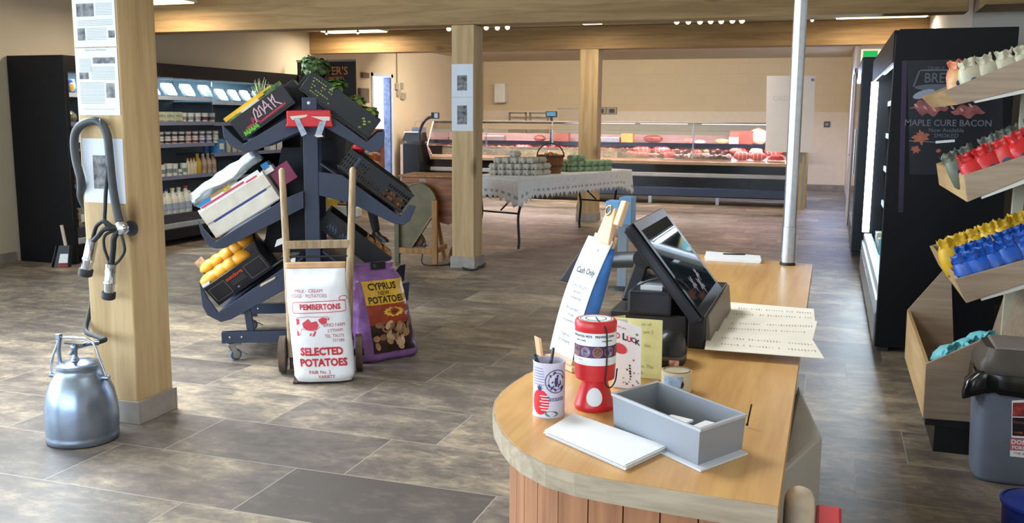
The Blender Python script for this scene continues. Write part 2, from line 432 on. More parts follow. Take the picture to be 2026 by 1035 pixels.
for x0, x1, z0, z1 in ((-8.1, -6.9, 0, 2.8), (-6.9, 0.2, 0, 0.3), (-6.9, 0.2, 2.55, 2.8), (0.2, 1.8, 0, 2.8)): wf.box(x0, x1, -3.2, -3.0, z0, z1)
struct(wf, 'wall_front', M_wall)
# window frames (both openings lie outside the photograph's view)
w1 = MB()
for y in (-2.0, -0.3, 1.4, 3.2, 4.93): w1.box(XL - 0.14, XL - 0.07, y, y + 0.07, 0.25, 2.65)
w1.box(XL - 0.14, XL - 0.07, -2, 5, 0.25, 0.32).box(XL - 0.14, XL - 0.07, -2, 5, 2.58, 2.65)
struct(w1, 'window_1', M_white)
w2 = MB()
for x in (-6.9, -5.1, -3.3, -1.5, 0.13): w2.box(x, x + 0.07, -3.14, -3.07, 0.3, 2.55)
struct(w2, 'window_2', M_white)
w3 = MB()
for a, b, c_, d_ in ((-5.65, -5.5, 3.25, 5.55), (-3.5, -3.35, 3.25, 5.55), (-5.65, -3.35, 3.25, 3.4), (-5.65, -3.35, 5.4, 5.55)): w3.box(a, b, c_, d_, 2.77, 2.799)
struct(w3, 'added_rooflight_frame', M_white)  # frame made up for the added left rooflight
w4 = MB()
for a, b, c_, d_ in ((-2.15, -2.02, 2.15, 3.45), (-.98, -.85, 2.15, 3.45), (-2.15, -.85, 2.15, 2.28), (-2.15, -.85, 3.32, 3.45)): w4.box(a, b, c_, d_, 2.77, 2.799)
struct(w4, 'added_rooflight_frame_near', M_white)  # frame made up for the added rooflight near the counter
# skirtings
sk = MB().box(XL, XL + 0.015, -3, 7.5, 0, 0.10).box(XL, XL + 0.015, 12.2, 15.5, 0, 0.10).box(XL, XL + 0.015, 16.5, YB, 0, 0.10); struct(sk, 'baseboard_left', M_skirt)
sk = MB().box(XL, 0.3, YB - 0.03, YB - 0.012, 0, 0.12); struct(sk, 'baseboard_back', M_skirt)
sk = MB().box(0.285, 0.30, 13.62, YB, 0, 0.12); struct(sk, 'baseboard_right', M_skirt)
# passage seen through the open doorway on the left
pr = MB().box(-10.1, -10.0, 14.5, 18.2, 0, 2.8).box(-10.1, -8.1, 14.4, 14.5, 0, 2.8).box(-10.1, -8.1, 18.2, 18.3, 0, 2.8)
struct(pr, 'wall_passage', mat('passage_white', (232, 236, 240), 0.7, var=0.01))
dr = MB()
dr.box(XL - 0.2, XL + 0.015, 15.56, 15.62, 0, 2.28).box(XL - 0.2, XL + 0.015, 16.36, 16.44, 0, 2.28).box(XL - 0.2, XL + 0.015, 15.56, 16.44, 2.22, 2.28)
d1 = struct(dr, 'door_1', mat('pale_blue_door_frame', (196, 208, 232), 0.5, var=0.02))
MB().box(XL - 0.13, XL + 0.005, 16.31, 16.36, 0.01, 2.22).build('door_edge_strip', mat('dark_blue_strip', (66, 78, 114), 0.5, var=0.3, scale=14), d1)
# beams and posts
b1 = MB().box(-7.9, 1.0, 8.74, 9.00, 2.385, 2.795); struct(b1, 'trim_2', M_oak_x, label='nearer heavy oak ceiling beam, carried by the post with two prints', bevel=0.006)
b2 = MB().box(-7.9, 1.1, 13.45, 13.72, 2.475, 2.795); struct(b2, 'trim_3', M_oak_x, label='farther oak ceiling beam', bevel=0.006)
b3 = MB().box(1.08, 1.6, 8.4, 9.0, 2.40, 2.795); struct(b3, 'trim_4', M_oak_x, label='short oak beam end above the black wall fridge')
def post(x0, x1, y0, y1, top, lab, skirt=True):
    o = MB().box(x0, x1, y0, y1, 0.0, top).build('oak_post', M_oak_z, kind='structure', bevel=0.008, loc=((x0 + x1) / 2, (y0 + y1) / 2, 0)); tag(o, lab, 'post')
    if skirt:
        m = MB(); e = 0.014
        m.box(x0 - e, x1 + e, y0 - e, y0 - 0.001, 0, 0.115).box(x0 - e, x1 + e, y1 + 0.001, y1 + e, 0, 0.115).box(x0 - e, x0 - 0.001, y0, y1, 0, 0.115).box(x1 + 0.001, x1 + e, y0, y1, 0, 0.115)
        m.build('skirting', M_skirt, o, bevel=0.003)
    return o
PA = (-3.405, -3.145, 3.655, 3.915); PB = (-3.565, -3.33, 8.742, 8.99); PC = (-3.50, -3.225, 13.452, 13.71)
post(*PA, 2.798, 'oak post beside the milk bucket, with the black hose hung on it')
post(*PB, 2.384, 'oak post under the beam, with two framed prints')
post(*PC, 2.474, 'plain oak post behind the egg table', True)

# pole standing on the worktop
p = onz(1558, 524, 0.9)
pl = MB().lathe([(0.0265, 0), (0.0265, 1.895)], p, 24); o = pl.build('steel_pole', M_steel, smooth=60, loc=p)
tag(o, 'brushed steel pole rising from the far end of the oak worktop', 'pole')
MB().lathe([(0.032, 0.0005), (0.032, 0.010), (0.0275, 0.012)], p, 24).build('base_collar', M_blackpl, o, smooth=40)
MB().lathe([(0.0285, 0.012), (0.0285, 0.16), (0.0268, 0.162)], p, 24).build('lower_sleeve', M_steel, o, smooth=40)

# ceiling lights
M_lamp = lamp_mat('warm_diffuser', (255, 222, 160), 5.0)
M_lframe = mat('lamp_frame', (230, 226, 214), 0.5, var=0)
WARM = (1.0, 0.87, 0.70)
def ceil_light(x, y, z, sx, sy, lab, power=34, grp='flat ceiling lights'):
    t = T('ceiling_light', lab, 'ceiling light', (x, y, z), grp)
    m = MB(); e = 0.02
    m.box(x - sx / 2 - e, x + sx / 2 + e, y - sy / 2 - e, y + sy / 2 + e, z + 0.012, z + 0.05); m.build('housing', M_lframe, t)
    MB().box(x - sx / 2, x + sx / 2, y - sy / 2, y + sy / 2, z, z + 0.013).build('diffuser', M_lamp, t)
    if power:
        l = area('lamp', (0, 0, -0.01), (0, 0, -1), sx, sy, power, WARM); l.parent = t
for px0, px1, py, y0, lab, pw in ((645, 757, 63, 13.0, 'flat ceiling light on the left end of the farther beam', 40), (1150, 1186, 49, 12.6, 'short flat ceiling light between the two oak posts', 20), (1655, 1835, 34, 12.7, 'flat ceiling light on the right, above the bacon fridge', 40)):
    a, b = ony(px0, py, y0), ony(px1, py, y0)
    ceil_light((a.x + b.x) / 2, y0, 2.745, b.x - a.x, 0.30, lab, pw)
a, b = ony(250, 4, 8.2), ony(362, 4, 8.2); ceil_light((a.x + b.x) / 2, 8.25, 2.625, b.x - a.x, 0.25, 'ceiling light tucked against the nearer beam beside the bucket post', 26)
for k, (x, y) in enumerate(((-6.4, 15.9), (-5.1, 15.9), (-3.8, 15.9), (-2.6, 15.9))):
    l = area('back_wall_fill', (x, y, 2.74), (0, 0.62 if y > 14 else 0, -0.8), 1.2, 0.3, 84 if y > 14 else 16, WARM)  # added lamps, kept out of sight and tilted to brighten the back wall
    t = T('ceiling_light', 'unseen flat ceiling light added above the beams', 'ceiling light', (x, y, 2.75), 'added ceiling lights')
    MB().box(x - 0.6, x + 0.6, y - 0.15, y + 0.15, 2.752, 2.79).build('diffuser', M_lamp, t)
# small spot bulbs on the ceiling between the beams
M_bulb = lamp_mat('spot_glow', (255, 226, 180), 3.2)
spots = [(888, 57), (962, 55), (984, 55), (1004, 54), (1339, 43), (1362, 43), (1385, 43), (1406, 42), (1427, 42), (1449, 41), (1468, 41), (1607, 40), (646, 66), (708, 65)]
sn = ['beside the post with two prints', 'first of the three right of the print post', 'second of the three right of the print post', 'third of the three right of the print post'] + \
     ['%s from the left in the row of seven' % ORD[i] for i in range(7)] + ['right of the steel pole', 'at the left end of the flat light', 'in front of the flat light on the left']
for (px, py), lab in zip(spots, sn):
    c = ony(px, py, 12.35); s = 0.6 if px > 1600 or px < 720 else 1.0
    t = T('spot_bulb', 'small glowing ceiling spot ' + lab, 'spotlight', c, 'ceiling spots')
    MB().ball(c, 0.034 * s, 12, 8).build('bulb', M_bulb, t, smooth=180)
    MB().lathe([(0.036 * s, 0.012 * s), (0.040 * s, 0.03 * s), (0.018 * s, 0.05 * s), (0.010, 2.80 - c.z)], c, 12).build('cap', M_blackpl, t, smooth=50)

# ================================================================== oak serving counter
CH, CT = 0.90, 0.042
rim = [(-0.652, 2.078), (-0.660, 1.99), (-0.660, 1.916), (-0.652, 1.85), (-0.637, 1.795), (-0.612, 1.735), (-0.568, 1.655), (-0.537, 1.61), (-0.503, 1.572), (-0.443, 1.525), (-0.385, 1.503), (-0.327, 1.493), (-0.209, 1.482), (-0.049, 1.472)]
far = [(-0.049, 4.115), (-0.52, 4.24), (-0.62, 4.26), (-0.62, 2.3)]
ct = T('serving_counter', 'oak-topped serving counter with rounded end and timber cladding', 'counter', (-0.35, 2.8, 0))
top = rim + far
MB().prism([(x, y, CH - CT + 0.0015) for x, y in top], (0, 0, CT - 0.0015)).build('worktop', [M_top], ct)
# front edging strip follows the rounded end
ed = MB(); n = len(rim); off = []
for i, (x, y) in enumerate(rim):
    a, b = Vector(rim[max(i - 1, 0)]), Vector(rim[min(i + 1, n - 1)]); d = (b - a).normalized(); off.append((x + d.y * 0.004, y - d.x * 0.004))
for i in range(n - 1):
    (x0, y0), (x1, y1), (u0, v0), (u1, v1) = rim[i], rim[i + 1], off[i], off[i + 1]
    ed.hexa([(x0, y0, CH - CT), (x1, y1, CH - CT), (u1, v1, CH - CT), (u0, v0, CH - CT), (x0, y0, CH - 0.0008), (x1, y1, CH - 0.0008), (u1, v1, CH - 0.0008), (u0, v0, CH - 0.0008)])
ed.build('front_edging', M_lip, ct, smooth=40, label='front edging strip with shade painted in as grey')
# vertical boards under the curve, each a board with a shadow gap
ins = []
for i, (x, y) in enumerate(rim):
    a, b = Vector(rim[max(i - 1, 0)]), Vector(rim[min(i + 1, n - 1)]); d = (b - a).normalized(); ins.append(Vector((x - d.y * 0.032, y + d.x * 0.032, 0)))
L = [0]
for i in range(n - 1): L.append(L[-1] + (ins[i + 1] - ins[i]).length)
def along(s):
    for i in range(n - 1):
        if s <= L[i + 1] or i == n - 2: return ins[i].lerp(ins[i + 1], (s - L[i]) / (L[i + 1] - L[i]))
cl = MB(); nb = 15
for k in range(nb):
    a, b = along(L[-1] * k / nb + 0.0013), along(L[-1] * (k + 1) / nb - 0.0013); d = (b - a).normalized(); nn = Vector((-d.y, d.x, 0)) * 0.016
    cl.prism([a, b, b + nn, a + nn], (0, 0, CH - CT))
cl.build('cladding', M_clad, ct)
bd = MB().prism([Vector((x * 0.9 - 0.035, y + 0.05, 0)) for x, y in rim] + [Vector((-0.085, 4.06, 0)), Vector((-0.58, 4.16, 0)), Vector((-0.58, 2.3, 0))], (0, 0, CH - CT - 0.002))
bd.build('carcass', mat('dark_carcass', (70, 58, 48), 0.7), ct)
# grey panel standing out from the working side of the counter
g = MB(); a, b = onz(1580, 755, 0.84), onz(1627, 857, 0.84)
a = Vector((-0.048, a.y, 0)); b = Vector((b.x, b.y, 0)); d = (b - a)
g.prism([a + Z * 0.06, Vector((-.062, 1.78, .06)), b + Z * 0.06], (0, 0, .775))
g.build('corner_cupboard', mat('grey_laminate', (160, 154, 144), 0.55, var=0.04), ct, bevel=.008, label='grey corner cupboard jutting out under the worktop edge')
# things standing at the near corner beside the counter
bx = MB().box(0.0085, 0.052, 1.59, 1.72, 0.0, 0.812); o = bx.build('red_box', mat('deep_red_card', (190, 44, 50), 0.5, var=0.06), loc=(0.04, 1.65, 0), bevel=0.004)
tag(o, 'tall narrow red box beside the near corner of the counter', 'box')
MB().box(0.014, 0.047, 1.60, 1.71, 0.8125, 0.815).build('lid_flap', M_red, o)
c = Vector((-0.0195, 1.625, 0)); rl = T('fabric_roll', 'tall pale beige roll standing between the counter and the red box', 'roll', c)
MB().loft([(0, .025, .025, 2), (0.84, .0258, .0258, 2), (0.858, .0245, .0245, 2), (0.870, .019, .019, 2), (0.875, .009, .009, 2)], 24, c).build('body', mat('beige_cloth', (206, 188, 164), 0.8, var=0.08, scale=40), rl, smooth=180)
MB().lathe([(0.0264, 0.70), (0.0264, 0.73)], c, 20).build('red_band', M_red, rl, smooth=60)

# ================================================================== on the counter
z = CH
# --- red collection box
c = Vector((-0.443, 1.873, z)); t = T('collection_box', 'red charity collection box with pet stickers and black cord', 'collection box', c)
MB().lathe([(0.040, 0), (0.0425, 0.006), (0.041, 0.012), (0.028, 0.055), (0.030, 0.064)], c, 28).build('waisted_base', M_red, t, smooth=50)
MB().lathe([(0.030, 0.064), (0.041, 0.066), (0.0418, 0.078), (0.0430, 0.100), (0.0430, 0.172), (0.0436, 0.174), (0.0436, 0.186), (0.041, 0.190)], c, 32).build('drum', M_red, t, smooth=40)
def cyl_map(c, r, th0):                 # wrap flat artwork round an upright cylinder; th0 faces the camera
    return lambda x, y: Vector((c.x + r * math.cos(th0 + x / r), c.y + r * math.sin(th0 + x / r), c.z + y))
th0 = math.atan2(-c.y, -c.x)
def band(mb, c, r, th0, x0, x1, y0, y1, mi=0, nseg=16):
    f = cyl_map(c, r, th0); mb.grid(lambda u, v: f(lerp(x0, x1, u), lerp(y0, y1, v)), nseg, 1, mi)
m = MB(); R = 0.0433
band(m, c, R, th0, -0.13, 0.13, 0.1405, 0.167, 0, 40); band(m, c, R, th0, -0.13, 0.13, 0.092 + 0.008, 0.116, 0, 40); band(m, c, R, th0, -0.13, 0.13, 0.116, 0.1405, 1, 40)
m.build('paper_band', [M_paper, mat('dark_plum_print', (58, 46, 92), 0.5, var=0.3, scale=60)], t)
m = MB(); f = cyl_map(c, R + 0.0003, th0)
write(m, 'UNWANTED PETS', 0.0066, mapf=f, at=(-0.034, 0.160), bold=0.0002); write(m, 'PREVENT UNW', 0.0066, mapf=f, at=(0.022, 0.160), bold=0.0002)
write(m, 'cause cruelty', 0.0052, mapf=f, at=(-0.034, 0.1515), bold=0.0001); write(m, 'stop cruelty', 0.0052, mapf=f, at=(0.026, 0.1515), bold=0.0001)
write(m, 'please help', 0.003, mapf=f, at=(-0.034, 0.111)); write(m, 'thank you', 0.003, mapf=f, at=(0.026, 0.109))
m.build('lettering', M_ink, t)
ci = MB()
for k, x in enumerate((-0.046, -0.021, 0.005, 0.030, 0.056)):
    for rr, mi, e in ((0.0110, 0, 0.0005), (0.0093, 1 + k % 2, 0.0007)):
        ff = cyl_map(c, R + e, th0); ci.add([ff(x + rr * math.cos(q * PI / 8), 0.128 + rr * math.sin(q * PI / 8)) for q in range(16)], [tuple(range(16))], None, mi)
ci.build('pet_roundels', [mat('pink_ring', (206, 96, 110), 0.5, var=0), mat('fur_print', (112, 84, 70), 0.5, var=0.6, scale=90), mat('grey_fur_print', (136, 140, 170), 0.5, var=0.5, scale=90)], t)
def cdisc(mb, f, cx, cy, rx, ry=None, mi=None, n=24, rings=5):
    ry = ry or rx
    for k in range(rings):
        a, b = k / rings, (k + 1) / rings
        if k == 0: mb.add([f(cx, cy)] + [f(cx + rx * b * math.cos(2 * PI * q / n), cy + ry * b * math.sin(2 * PI * q / n)) for q in range(n)], [(0, 1 + q, 1 + (q + 1) % n) for q in range(n)], None, mi)
        else: mb.add([f(cx + rx * e * math.cos(2 * PI * q / n), cy + ry * e * math.sin(2 * PI * q / n)) for e in (a, b) for q in range(n)], [(q, n + q, n + (q + 1) % n, (q + 1) % n) for q in range(n)], None, mi)
q = MB(); fb = lambda x, y: Vector((c.x, c.y, c.z)) + Vector((math.cos(th0 + x / .036), math.sin(th0 + x / .036), 0)) * (0.041 - 0.013 * (y - 0.012) / 0.043 + 0.0007) + Z * y
cdisc(q, fb, 0, 0.032, 0.017, 0.0185)
q.build('round_label', M_paper, t); 
tl = MB(); tl.lathe([(0.036, 0), (0.0, 0.0)], c + Z * 0.1903, 28, cap=False); tl.build('top_label', M_paper, t)
tr = MB()
for r0, r1 in ((0.0335, 0.0318), (0.0225, 0.0205)): tr.lathe([(r0, 0), (r1, 0)], c + Z * 0.1908, 32, cap=False)
write(tr, 'KEEP WITH US', 0.0045, Matrix.Translation(c + Z * 0.191 + Vector((0, -0.027, 0)))); tr.build('printed_ring', M_ink, t)
fr = Vector((-c.x, -c.y, 0)).normalized(); rt = Vector((-fr.y, fr.x, 0))
cord = spline([c + Z * 0.1925 + rt * 0.0, c + Z * 0.191 + fr * 0.030 + rt * 0.006, c + Z * 0.178 + fr * 0.0405 + rt * 0.020, c + Z * 0.15 + fr * 0.0385 + rt * 0.0235, c + Z * 0.10 + fr * 0.037 + rt * 0.0235, c + Z * 0.066 + fr * 0.036 + rt * 0.021, c + Z * 0.052 + fr * 0.030 + rt * 0.031, c + Z * 0.062 + fr * 0.016 + rt * 0.042, c + Z * 0.085 + fr * 0.0 + rt * 0.046])
MB().tube(cord, 0.0016, 6).build('cord', M_rubberd, t, smooth=180)
# --- tomato tin with pens
c = Vector((-0.521, 1.800, z)); t = T('tomato_tin', 'empty printed tomato tin holding pens', 'tin', c)
R = 0.0335; prof = [(R, 0), (R, 0.003), (R - 0.0008, 0.005), (R - 0.0008, 0.108), (R, 0.110), (R, 0.113), (R - 0.002, 0.113), (R - 0.002, 0.004), (0.0, 0.004)]
MB().lathe(prof, c, 32, cap=False).build('can', mat('tin_lilac_print', (214, 208, 226), 0.35, var=0.05, scale=30), t, smooth=40)
th0 = math.atan2(-c.y, -c.x); f = cyl_map(c, R - 0.0003, th0); f2 = cyl_map(c, R, th0)
m = MB(); cdisc(m, f, -0.019, 0.032, 0.020, 0.026); m.build('tomato_print', mat('tomato_red_print', (214, 38, 50), 0.35, var=0.12, scale=40), t)
m = MB()
for k in range(6):
    y = 0.016 + 0.0058 * k; band(m, c, R + 0.0001, th0, -0.016 - 0.004 * (k % 2), 0.002 - abs(k - 2.5) * 0.0012, y, y + 0.0018)
for k in range(7): band(m, c, R, th0, -0.038, -0.006 - 0.0012 * k, 0.068 + 0.0055 * k, 0.0695 + 0.0055 * k, 1)
m.build('white_stripe_print', [M_paper, mat('lilac_line', (150, 140, 176), 0.4, var=0)], t)
m = MB()
for r0, r1 in ((0.0245, 0.0228), (0.0175, 0.0165)):
    pts = [f(0.016 + r * math.cos(k * PI / 14), 0.076 + r * math.sin(k * PI / 14)) for r in (r0, r1) for k in range(28)]; m.add(pts, [(k, (k + 1) % 28, 28 + (k + 1) % 28, 28 + k) for k in range(28)])
random.seed(3)
for k in range(26):
    a = random.uniform(0, 2 * PI); r = random.uniform(0.002, 0.021); x, y = 0.016 + r * math.cos(a), 0.076 + r * math.sin(a); s = random.uniform(0.0015, 0.004); b = random.uniform(0, 6)
    m.add([f2(x + s * math.cos(b + q), y + 1.6 * s * math.sin(b + q)) for q in (0, 1.2, 2.6, 3.4)], [(0, 1, 2, 3)])
write(m, 'Passata', 0.015, mapf=f2, at=(0.012, 0.040), shear=0.4)
for k in range(5): a = 0.5 + k * 0.5; m.add([f2(-0.021 + 0.003 * math.cos(a + PI / 2), 0.056 + 0.002), f2(-0.021 + 0.012 * math.cos(a), 0.057 + 0.014 * math.sin(a)), f2(-0.021 - 0.003 * math.cos(a + PI / 2), 0.056)], [(0, 1, 2)])
m.build('violet_print', mat('violet_ink', (62, 50, 112), 0.4, var=0.1), t)
m = MB(); m.add([f2(0.006 + 0.014 * math.cos(k * PI / 8), 0.009 + 0.006 * math.sin(k * PI / 8)) for k in range(16)], [tuple(range(16))]); m.build('leaf_print', mat('leaf_green_print', (92, 128, 92), 0.4, var=0.4, scale=80), t)
def pen(p0, p1, r, m, lab, name='pen', nib=True):
    p0, p1 = Vector(p0), Vector(p1); o = MB().tube([p0, p0.lerp(p1, 0.06), p0.lerp(p1, .94), p1], [r * .5, r, r, r * .8], 10).build(name, m, smooth=60, loc=p0); tag(o, lab, 'pen')
    if nib: MB().tube([p0.lerp(p1, .62), p0.lerp(p1, .66)], [r * 1.15, r * 1.15], 10).build('grip_ring', M_blackpl, o)
M_pen = mat('dark_teal_pen', (34, 58, 64), 0.35, var=0.05)
pen(c + Vector((0.012, -0.008, 0.008)), ony(1056, 703, 1.80) + Vector((0, 0, 0.002)), 0.0058, M_pen, 'thick dark teal pen leaning left out of the tin')
pen(c + Vector((-0.008, -0.014, 0.008)), ony(1095, 688, 1.80), 0.0034, mat('dark_pen', (32, 40, 46), 0.3, var=0.05), 'thin dark pen leaning right out of the tin')
# --- folded white papers in the foreground
q = [onz(1078, 862, z), onz(1135, 828, z), onz(1318, 893, z), onz(1236, 932, z)]
m = MB(); random.seed(5); k = 0
for k in range(7):
    d = Vector((random.uniform(-.003, .003), random.uniform(-.003, .003), 0.0006 + 0.0016 * k)); m.slab([a + d for a in q], Z, 0.0012)
o = m.build('paper_stack', M_paper, loc=q[0]); tag(o, 'stack of folded white papers at the front of the counter', 'papers')
# --- cash tray
hz = 0.068
b0 = [onz(1222, 838, z + 0.006), onz(1305, 790, z + 0.006), onz(1472, 868, z + 0.006), onz(1386, 903, z + 0.006)]
b0[1] = b0[0] + (b0[2] - b0[3])
ca = onz(1212, 779, z + 0.07); 
r0 = [onz(1212, 779, z + 0.07), None, onz(1476, 820, z + 0.07), onz(1385, 850, z + 0.07)]; r0[1] = r0[0] + (r0[2] - r0[3])
b0 = [lerp(p, sum(r0, Vector()) / 4, 0.035) - Z * 0.066 for p in r0]
t = T('cash_tray', 'grey open-topped cash box with white slips inside', 'tray', sum(b0, Vector()) / 4)
cen = sum(r0, Vector()) / 4
def inset(p, k): return p + (cen - p).normalized() * k
ri = [inset(p, 0.006) for p in r0]; bi = [inset(p, 0.006) + Z * 0.003 for p in b0]
m = MB(); P = b0 + r0 + ri + bi
for i in range(4):
    j = (i + 1) % 4; m.add([P[i], P[j], P[4 + j], P[4 + i]], [(0, 1, 2, 3)]); m.add([P[4 + i], P[4 + j], P[8 + j], P[8 + i]], [(0, 1, 2, 3)]); m.add([P[8 + i], P[8 + j], P[12 + j], P[12 + i]], [(0, 1, 2, 3)])
m.add(bi, [(0, 1, 2, 3)]); m.add(b0, [(3, 2, 1, 0)])
m.build('box_body', mat('mid_grey_enamel', (142, 146, 154), 0.4, var=0.03), t, bevel=0.0012)
rm = MB(); rr = [p + (p - cen).normalized() * 0.003 for p in r0]
for i in range(4):
    j = (i + 1) % 4; rm.hexa([rr[i] - Z * 0.004, rr[j] - Z * 0.004, ri[j] - Z * 0.004, ri[i] - Z * 0.004, rr[i] + Z * 0.001, rr[j] + Z * 0.001, ri[j] + Z * 0.001, ri[i] + Z * 0.001])
rm.build('rolled_rim', mat('pale_grey_enamel', (176, 178, 184), 0.4, var=0.02), t)
for i, (a, b, lab) in enumerate(((0.30, 0.25, 'left of the two white slips in the grey cash box'), (0.62, 0.45, 'right of the two white slips in the grey cash box'))):
    e1, e2 = (bi[3] - bi[0]), (bi[1] - bi[0]); o0 = bi[0] + e1 * a + e2 * b + Z * (0.012 + 0.004 * i)
    o = MB().slab([o0, o0 + e1 * 0.26 + Z * .006, o0 + e1 * 0.28 + e2 * 0.5 + Z * 0.012, o0 + e2 * 0.52 + Z * .004], Z, 0.004).build('paper_slip', M_paper, loc=o0); tag(o, lab, 'paper')
m = MB(); e1, e2 = (b0[3] - b0[0]), (b0[1] - b0[0]); o0 = Vector((b0[0].x, b0[0].y, z + 0.0005)) + e1 * 0.10 - e2 * 0.10
m.slab([o0, o0 + e1 * 0.98, o0 + e1 * 0.98 + e2 * 1.06, o0 + e2 * 1.06], Z, 0.0032)
o = m.build('clear_wallet', mat('glossy_white_wallet', (222, 228, 238), 0.2, var=0.03), loc=o0); tag(o, 'glossy white plastic wallet under the grey cash box', 'wallet')
for i in range(1): pass
a = onz(1478, 842, z + .004); o = MB().tube([a, ony(1487, 800, a.y)], 0.0016, 8).build('black_stylus', M_blackpl, smooth=60, loc=a); tag(o, 'thin black stylus standing behind the grey cash box', 'stylus')
MB().tube([a, a + Z * 0.004], 0.0026, 8).build('stylus_tip', M_rubberd, o)
# --- cards
def card(name, y, tl, tr, br, bl, m, lab, dy=0.03, th=0.0012):
    A = [ony(*tl, y), ony(*tr, y), ony(*br, y), ony(*bl, y)]
    A[2].z = A[3].z = z + 0.001; nrm = (A[1] - A[0]).cross(A[3] - A[0]).normalized()
    t = T(name, lab, 'card', A[3])
    MB().slab(A, -nrm if nrm.y < 0 else nrm, th).build('front_leaf', m, t)
    e = (A[1] - A[0]).normalized(); back = Vector((-e.y, e.x, 0)); back = back if back.y > 0 else -back
    B = [A[0], A[0] + back * dy + e * 0.028, A[3] + back * dy + e * 0.028, A[3]]
    MB().slab([p + back * .0012 for p in B], e, th).build('back_leaf', m, t)
    return t, A
t, A = card('yellow_card', 2.13, (1208, 627), (1311, 634), (1308, 764), (1205, 768), mat('pale_yellow_card', (222, 214, 150), 0.6, var=0.05, scale=30), 'pale yellow handwritten card standing behind the white card')
MX = frame(A[0], A[1] - A[0], A[0] - A[3]); m = MB()
for i, (x, y, s) in enumerate(((0.085, -0.012, 'as of'), (0.09, -0.03, 'am 3'), (0.088, -0.062, 'the'), (0.085, -0.112, 'like 70p'), (0.07, -0.128, 'each'))): write(m, s, 0.012, MX @ Matrix.Translation((x, y, 0.0008)))
m.build('handwriting_lettering', mat('pale_olive_ink', (168, 160, 104), 0.6, var=0), t)
t, A = card('greeting_card', 2.03, (1212, 630), (1269, 648), (1267, 776), (1210, 782), M_paper, 'white Good Luck greeting card behind the red collection box')
w = (A[1] - A[0]).length; MX = frame(A[0], A[1] - A[0], A[0] - A[3]); m = MB()
write(m, 'GOOD', 0.018, MX @ Matrix.Translation((w * 0.27, -0.036, 0.0008)), bold=0.0006, mi=1, align='RIGHT', squash=.8); write(m, 'L', 0.021, MX @ Matrix.Translation((w * 0.42, -0.034, 0.0008)), bold=0.0006, mi=2); write(m, 'U', 0.017, MX @ Matrix.Translation((w * 0.58, -0.036, 0.0008)), bold=0.0006, mi=1)
write(m, 'C', 0.016, MX @ Matrix.Translation((w * 0.73, -0.035, 0.0008)), bold=0.0006, mi=0); write(m, 'K', 0.016, MX @ Matrix.Translation((w * 0.87, -0.037, 0.0008)), bold=0.0006, mi=2)
write(m, 'wish you', 0.007, MX @ Matrix.Translation((w * 0.3, -0.014, 0.0008)), mi=1)
def disc(m, x, y, r, mi, sx=1.0): m.add([MX @ Vector((x + sx * r * math.cos(k * PI / 6), y + r * math.sin(k * PI / 6), 0.0009)) for k in range(12)], [tuple(range(12))], None, mi)
disc(m, w * 0.25, -0.063, 0.012, 1, 1.5); random.seed(2)
for k in range(5): disc(m, w * 0.62 + 0.0006 * k, -0.095 - 0.006 * k, 0.0022, 2)
for k in range(16): disc(m, random.uniform(0.3, 0.95) * w, random.uniform(-0.145, -0.105), random.uniform(0.001, 0.0024), random.choice((0, 1, 3)))
disc(m, w * .85, -0.02, .003, 3); disc(m, w * .75, -0.08, .002, 0)
m.build('printed_design', [mat('purple_print', (122, 62, 110), 0.5, var=0), mat('coral_print', (214, 70, 78), 0.5, var=0), M_ink, mat('sage_print', (120, 146, 128), 0.5, var=0)], t)
# --- roll of parcel tape
c = Vector((-0.300, 2.055, z)); t = T('tape_roll', 'wide cream parcel tape roll beside the yellow card', 'tape', c)
MB().lathe([(0.0300, 0.001), (0.0338, 0.001), (0.0338, 0.046), (0.0300, 0.046)], c, 32).build('tape', mat('cream_tape', (206, 194, 168), 0.35, var=0.06, scale=30), t, smooth=40)
MB().lathe([(0.0285, 0.0), (0.0300, 0.0), (0.0300, 0.0485), (0.0285, 0.0485), (0.0285, 0.0)], c, 32, cap=False).build('cardboard_core', mat('grey_card_core', (150, 132, 112), 0.7, var=0.08), t, smooth=40)
m = MB(); band(m, c, 0.0340, math.atan2(-c.y, -c.x), -0.030, 0.016, 0.006, 0.040); m.build('blue_printed_label', mat('sky_blue_print', (150, 178, 206), 0.4, var=0.25, scale=40), t)
m = MB(); fz = cyl_map(c, 0.0342, math.atan2(-c.y, -c.x)); m.add([fz(0.010 + x, 0.020 + y) for x, y in ((0, -.006), (.006, -.004), (.008, .004), (.004, .012), (.001, .004))], [(0, 1, 2, 3, 4)]); m.build('dark_motif', M_ink, t)
# --- Cash Only notice on its wooden easel
B1, B2 = onz(1130, 712, z + .03), onz(1085, 690, z + .03); e = (B2 - B1).normalized(); nh = Vector((-e.y, e.x, 0)); nh = nh if nh.x > 0 else -nh
wS, hS = (B2 - B1).length, 0.300; ph = math.radians(20.5)
up = nh * math.sin(ph) + Z * math.cos(ph); nrm = e.cross(up); nrm = nrm if nrm.x < 0 else -nrm
def bow(u, v): return B1 + e * (wS * u) + up * (hS * v) + nrm * (0.012 * math.sin(PI * v) - 0.004)
ea = T('wooden_easel', 'small pale wooden easel holding the Cash Only notice', 'easel', B1 - Z * .03)
bk = MB(); o0 = B1 + e * 0.012 - nrm * 0.020
bk.slab([o0 - up * 0.02, o0 + e * (wS - 0.024) - up * 0.02, o0 + e * (wS - 0.024) + up * (hS + 0.012), o0 + up * (hS + 0.012)], nrm, 0.008); bk.build('back_board', mat('pale_pine', (214, 176, 136), 0.55, var=0.06, scale=10, stretch=(1, 1, .2)), ea)
tp = MB(); o1 = B1 + up * (hS - 0.012) - nrm * 0.008
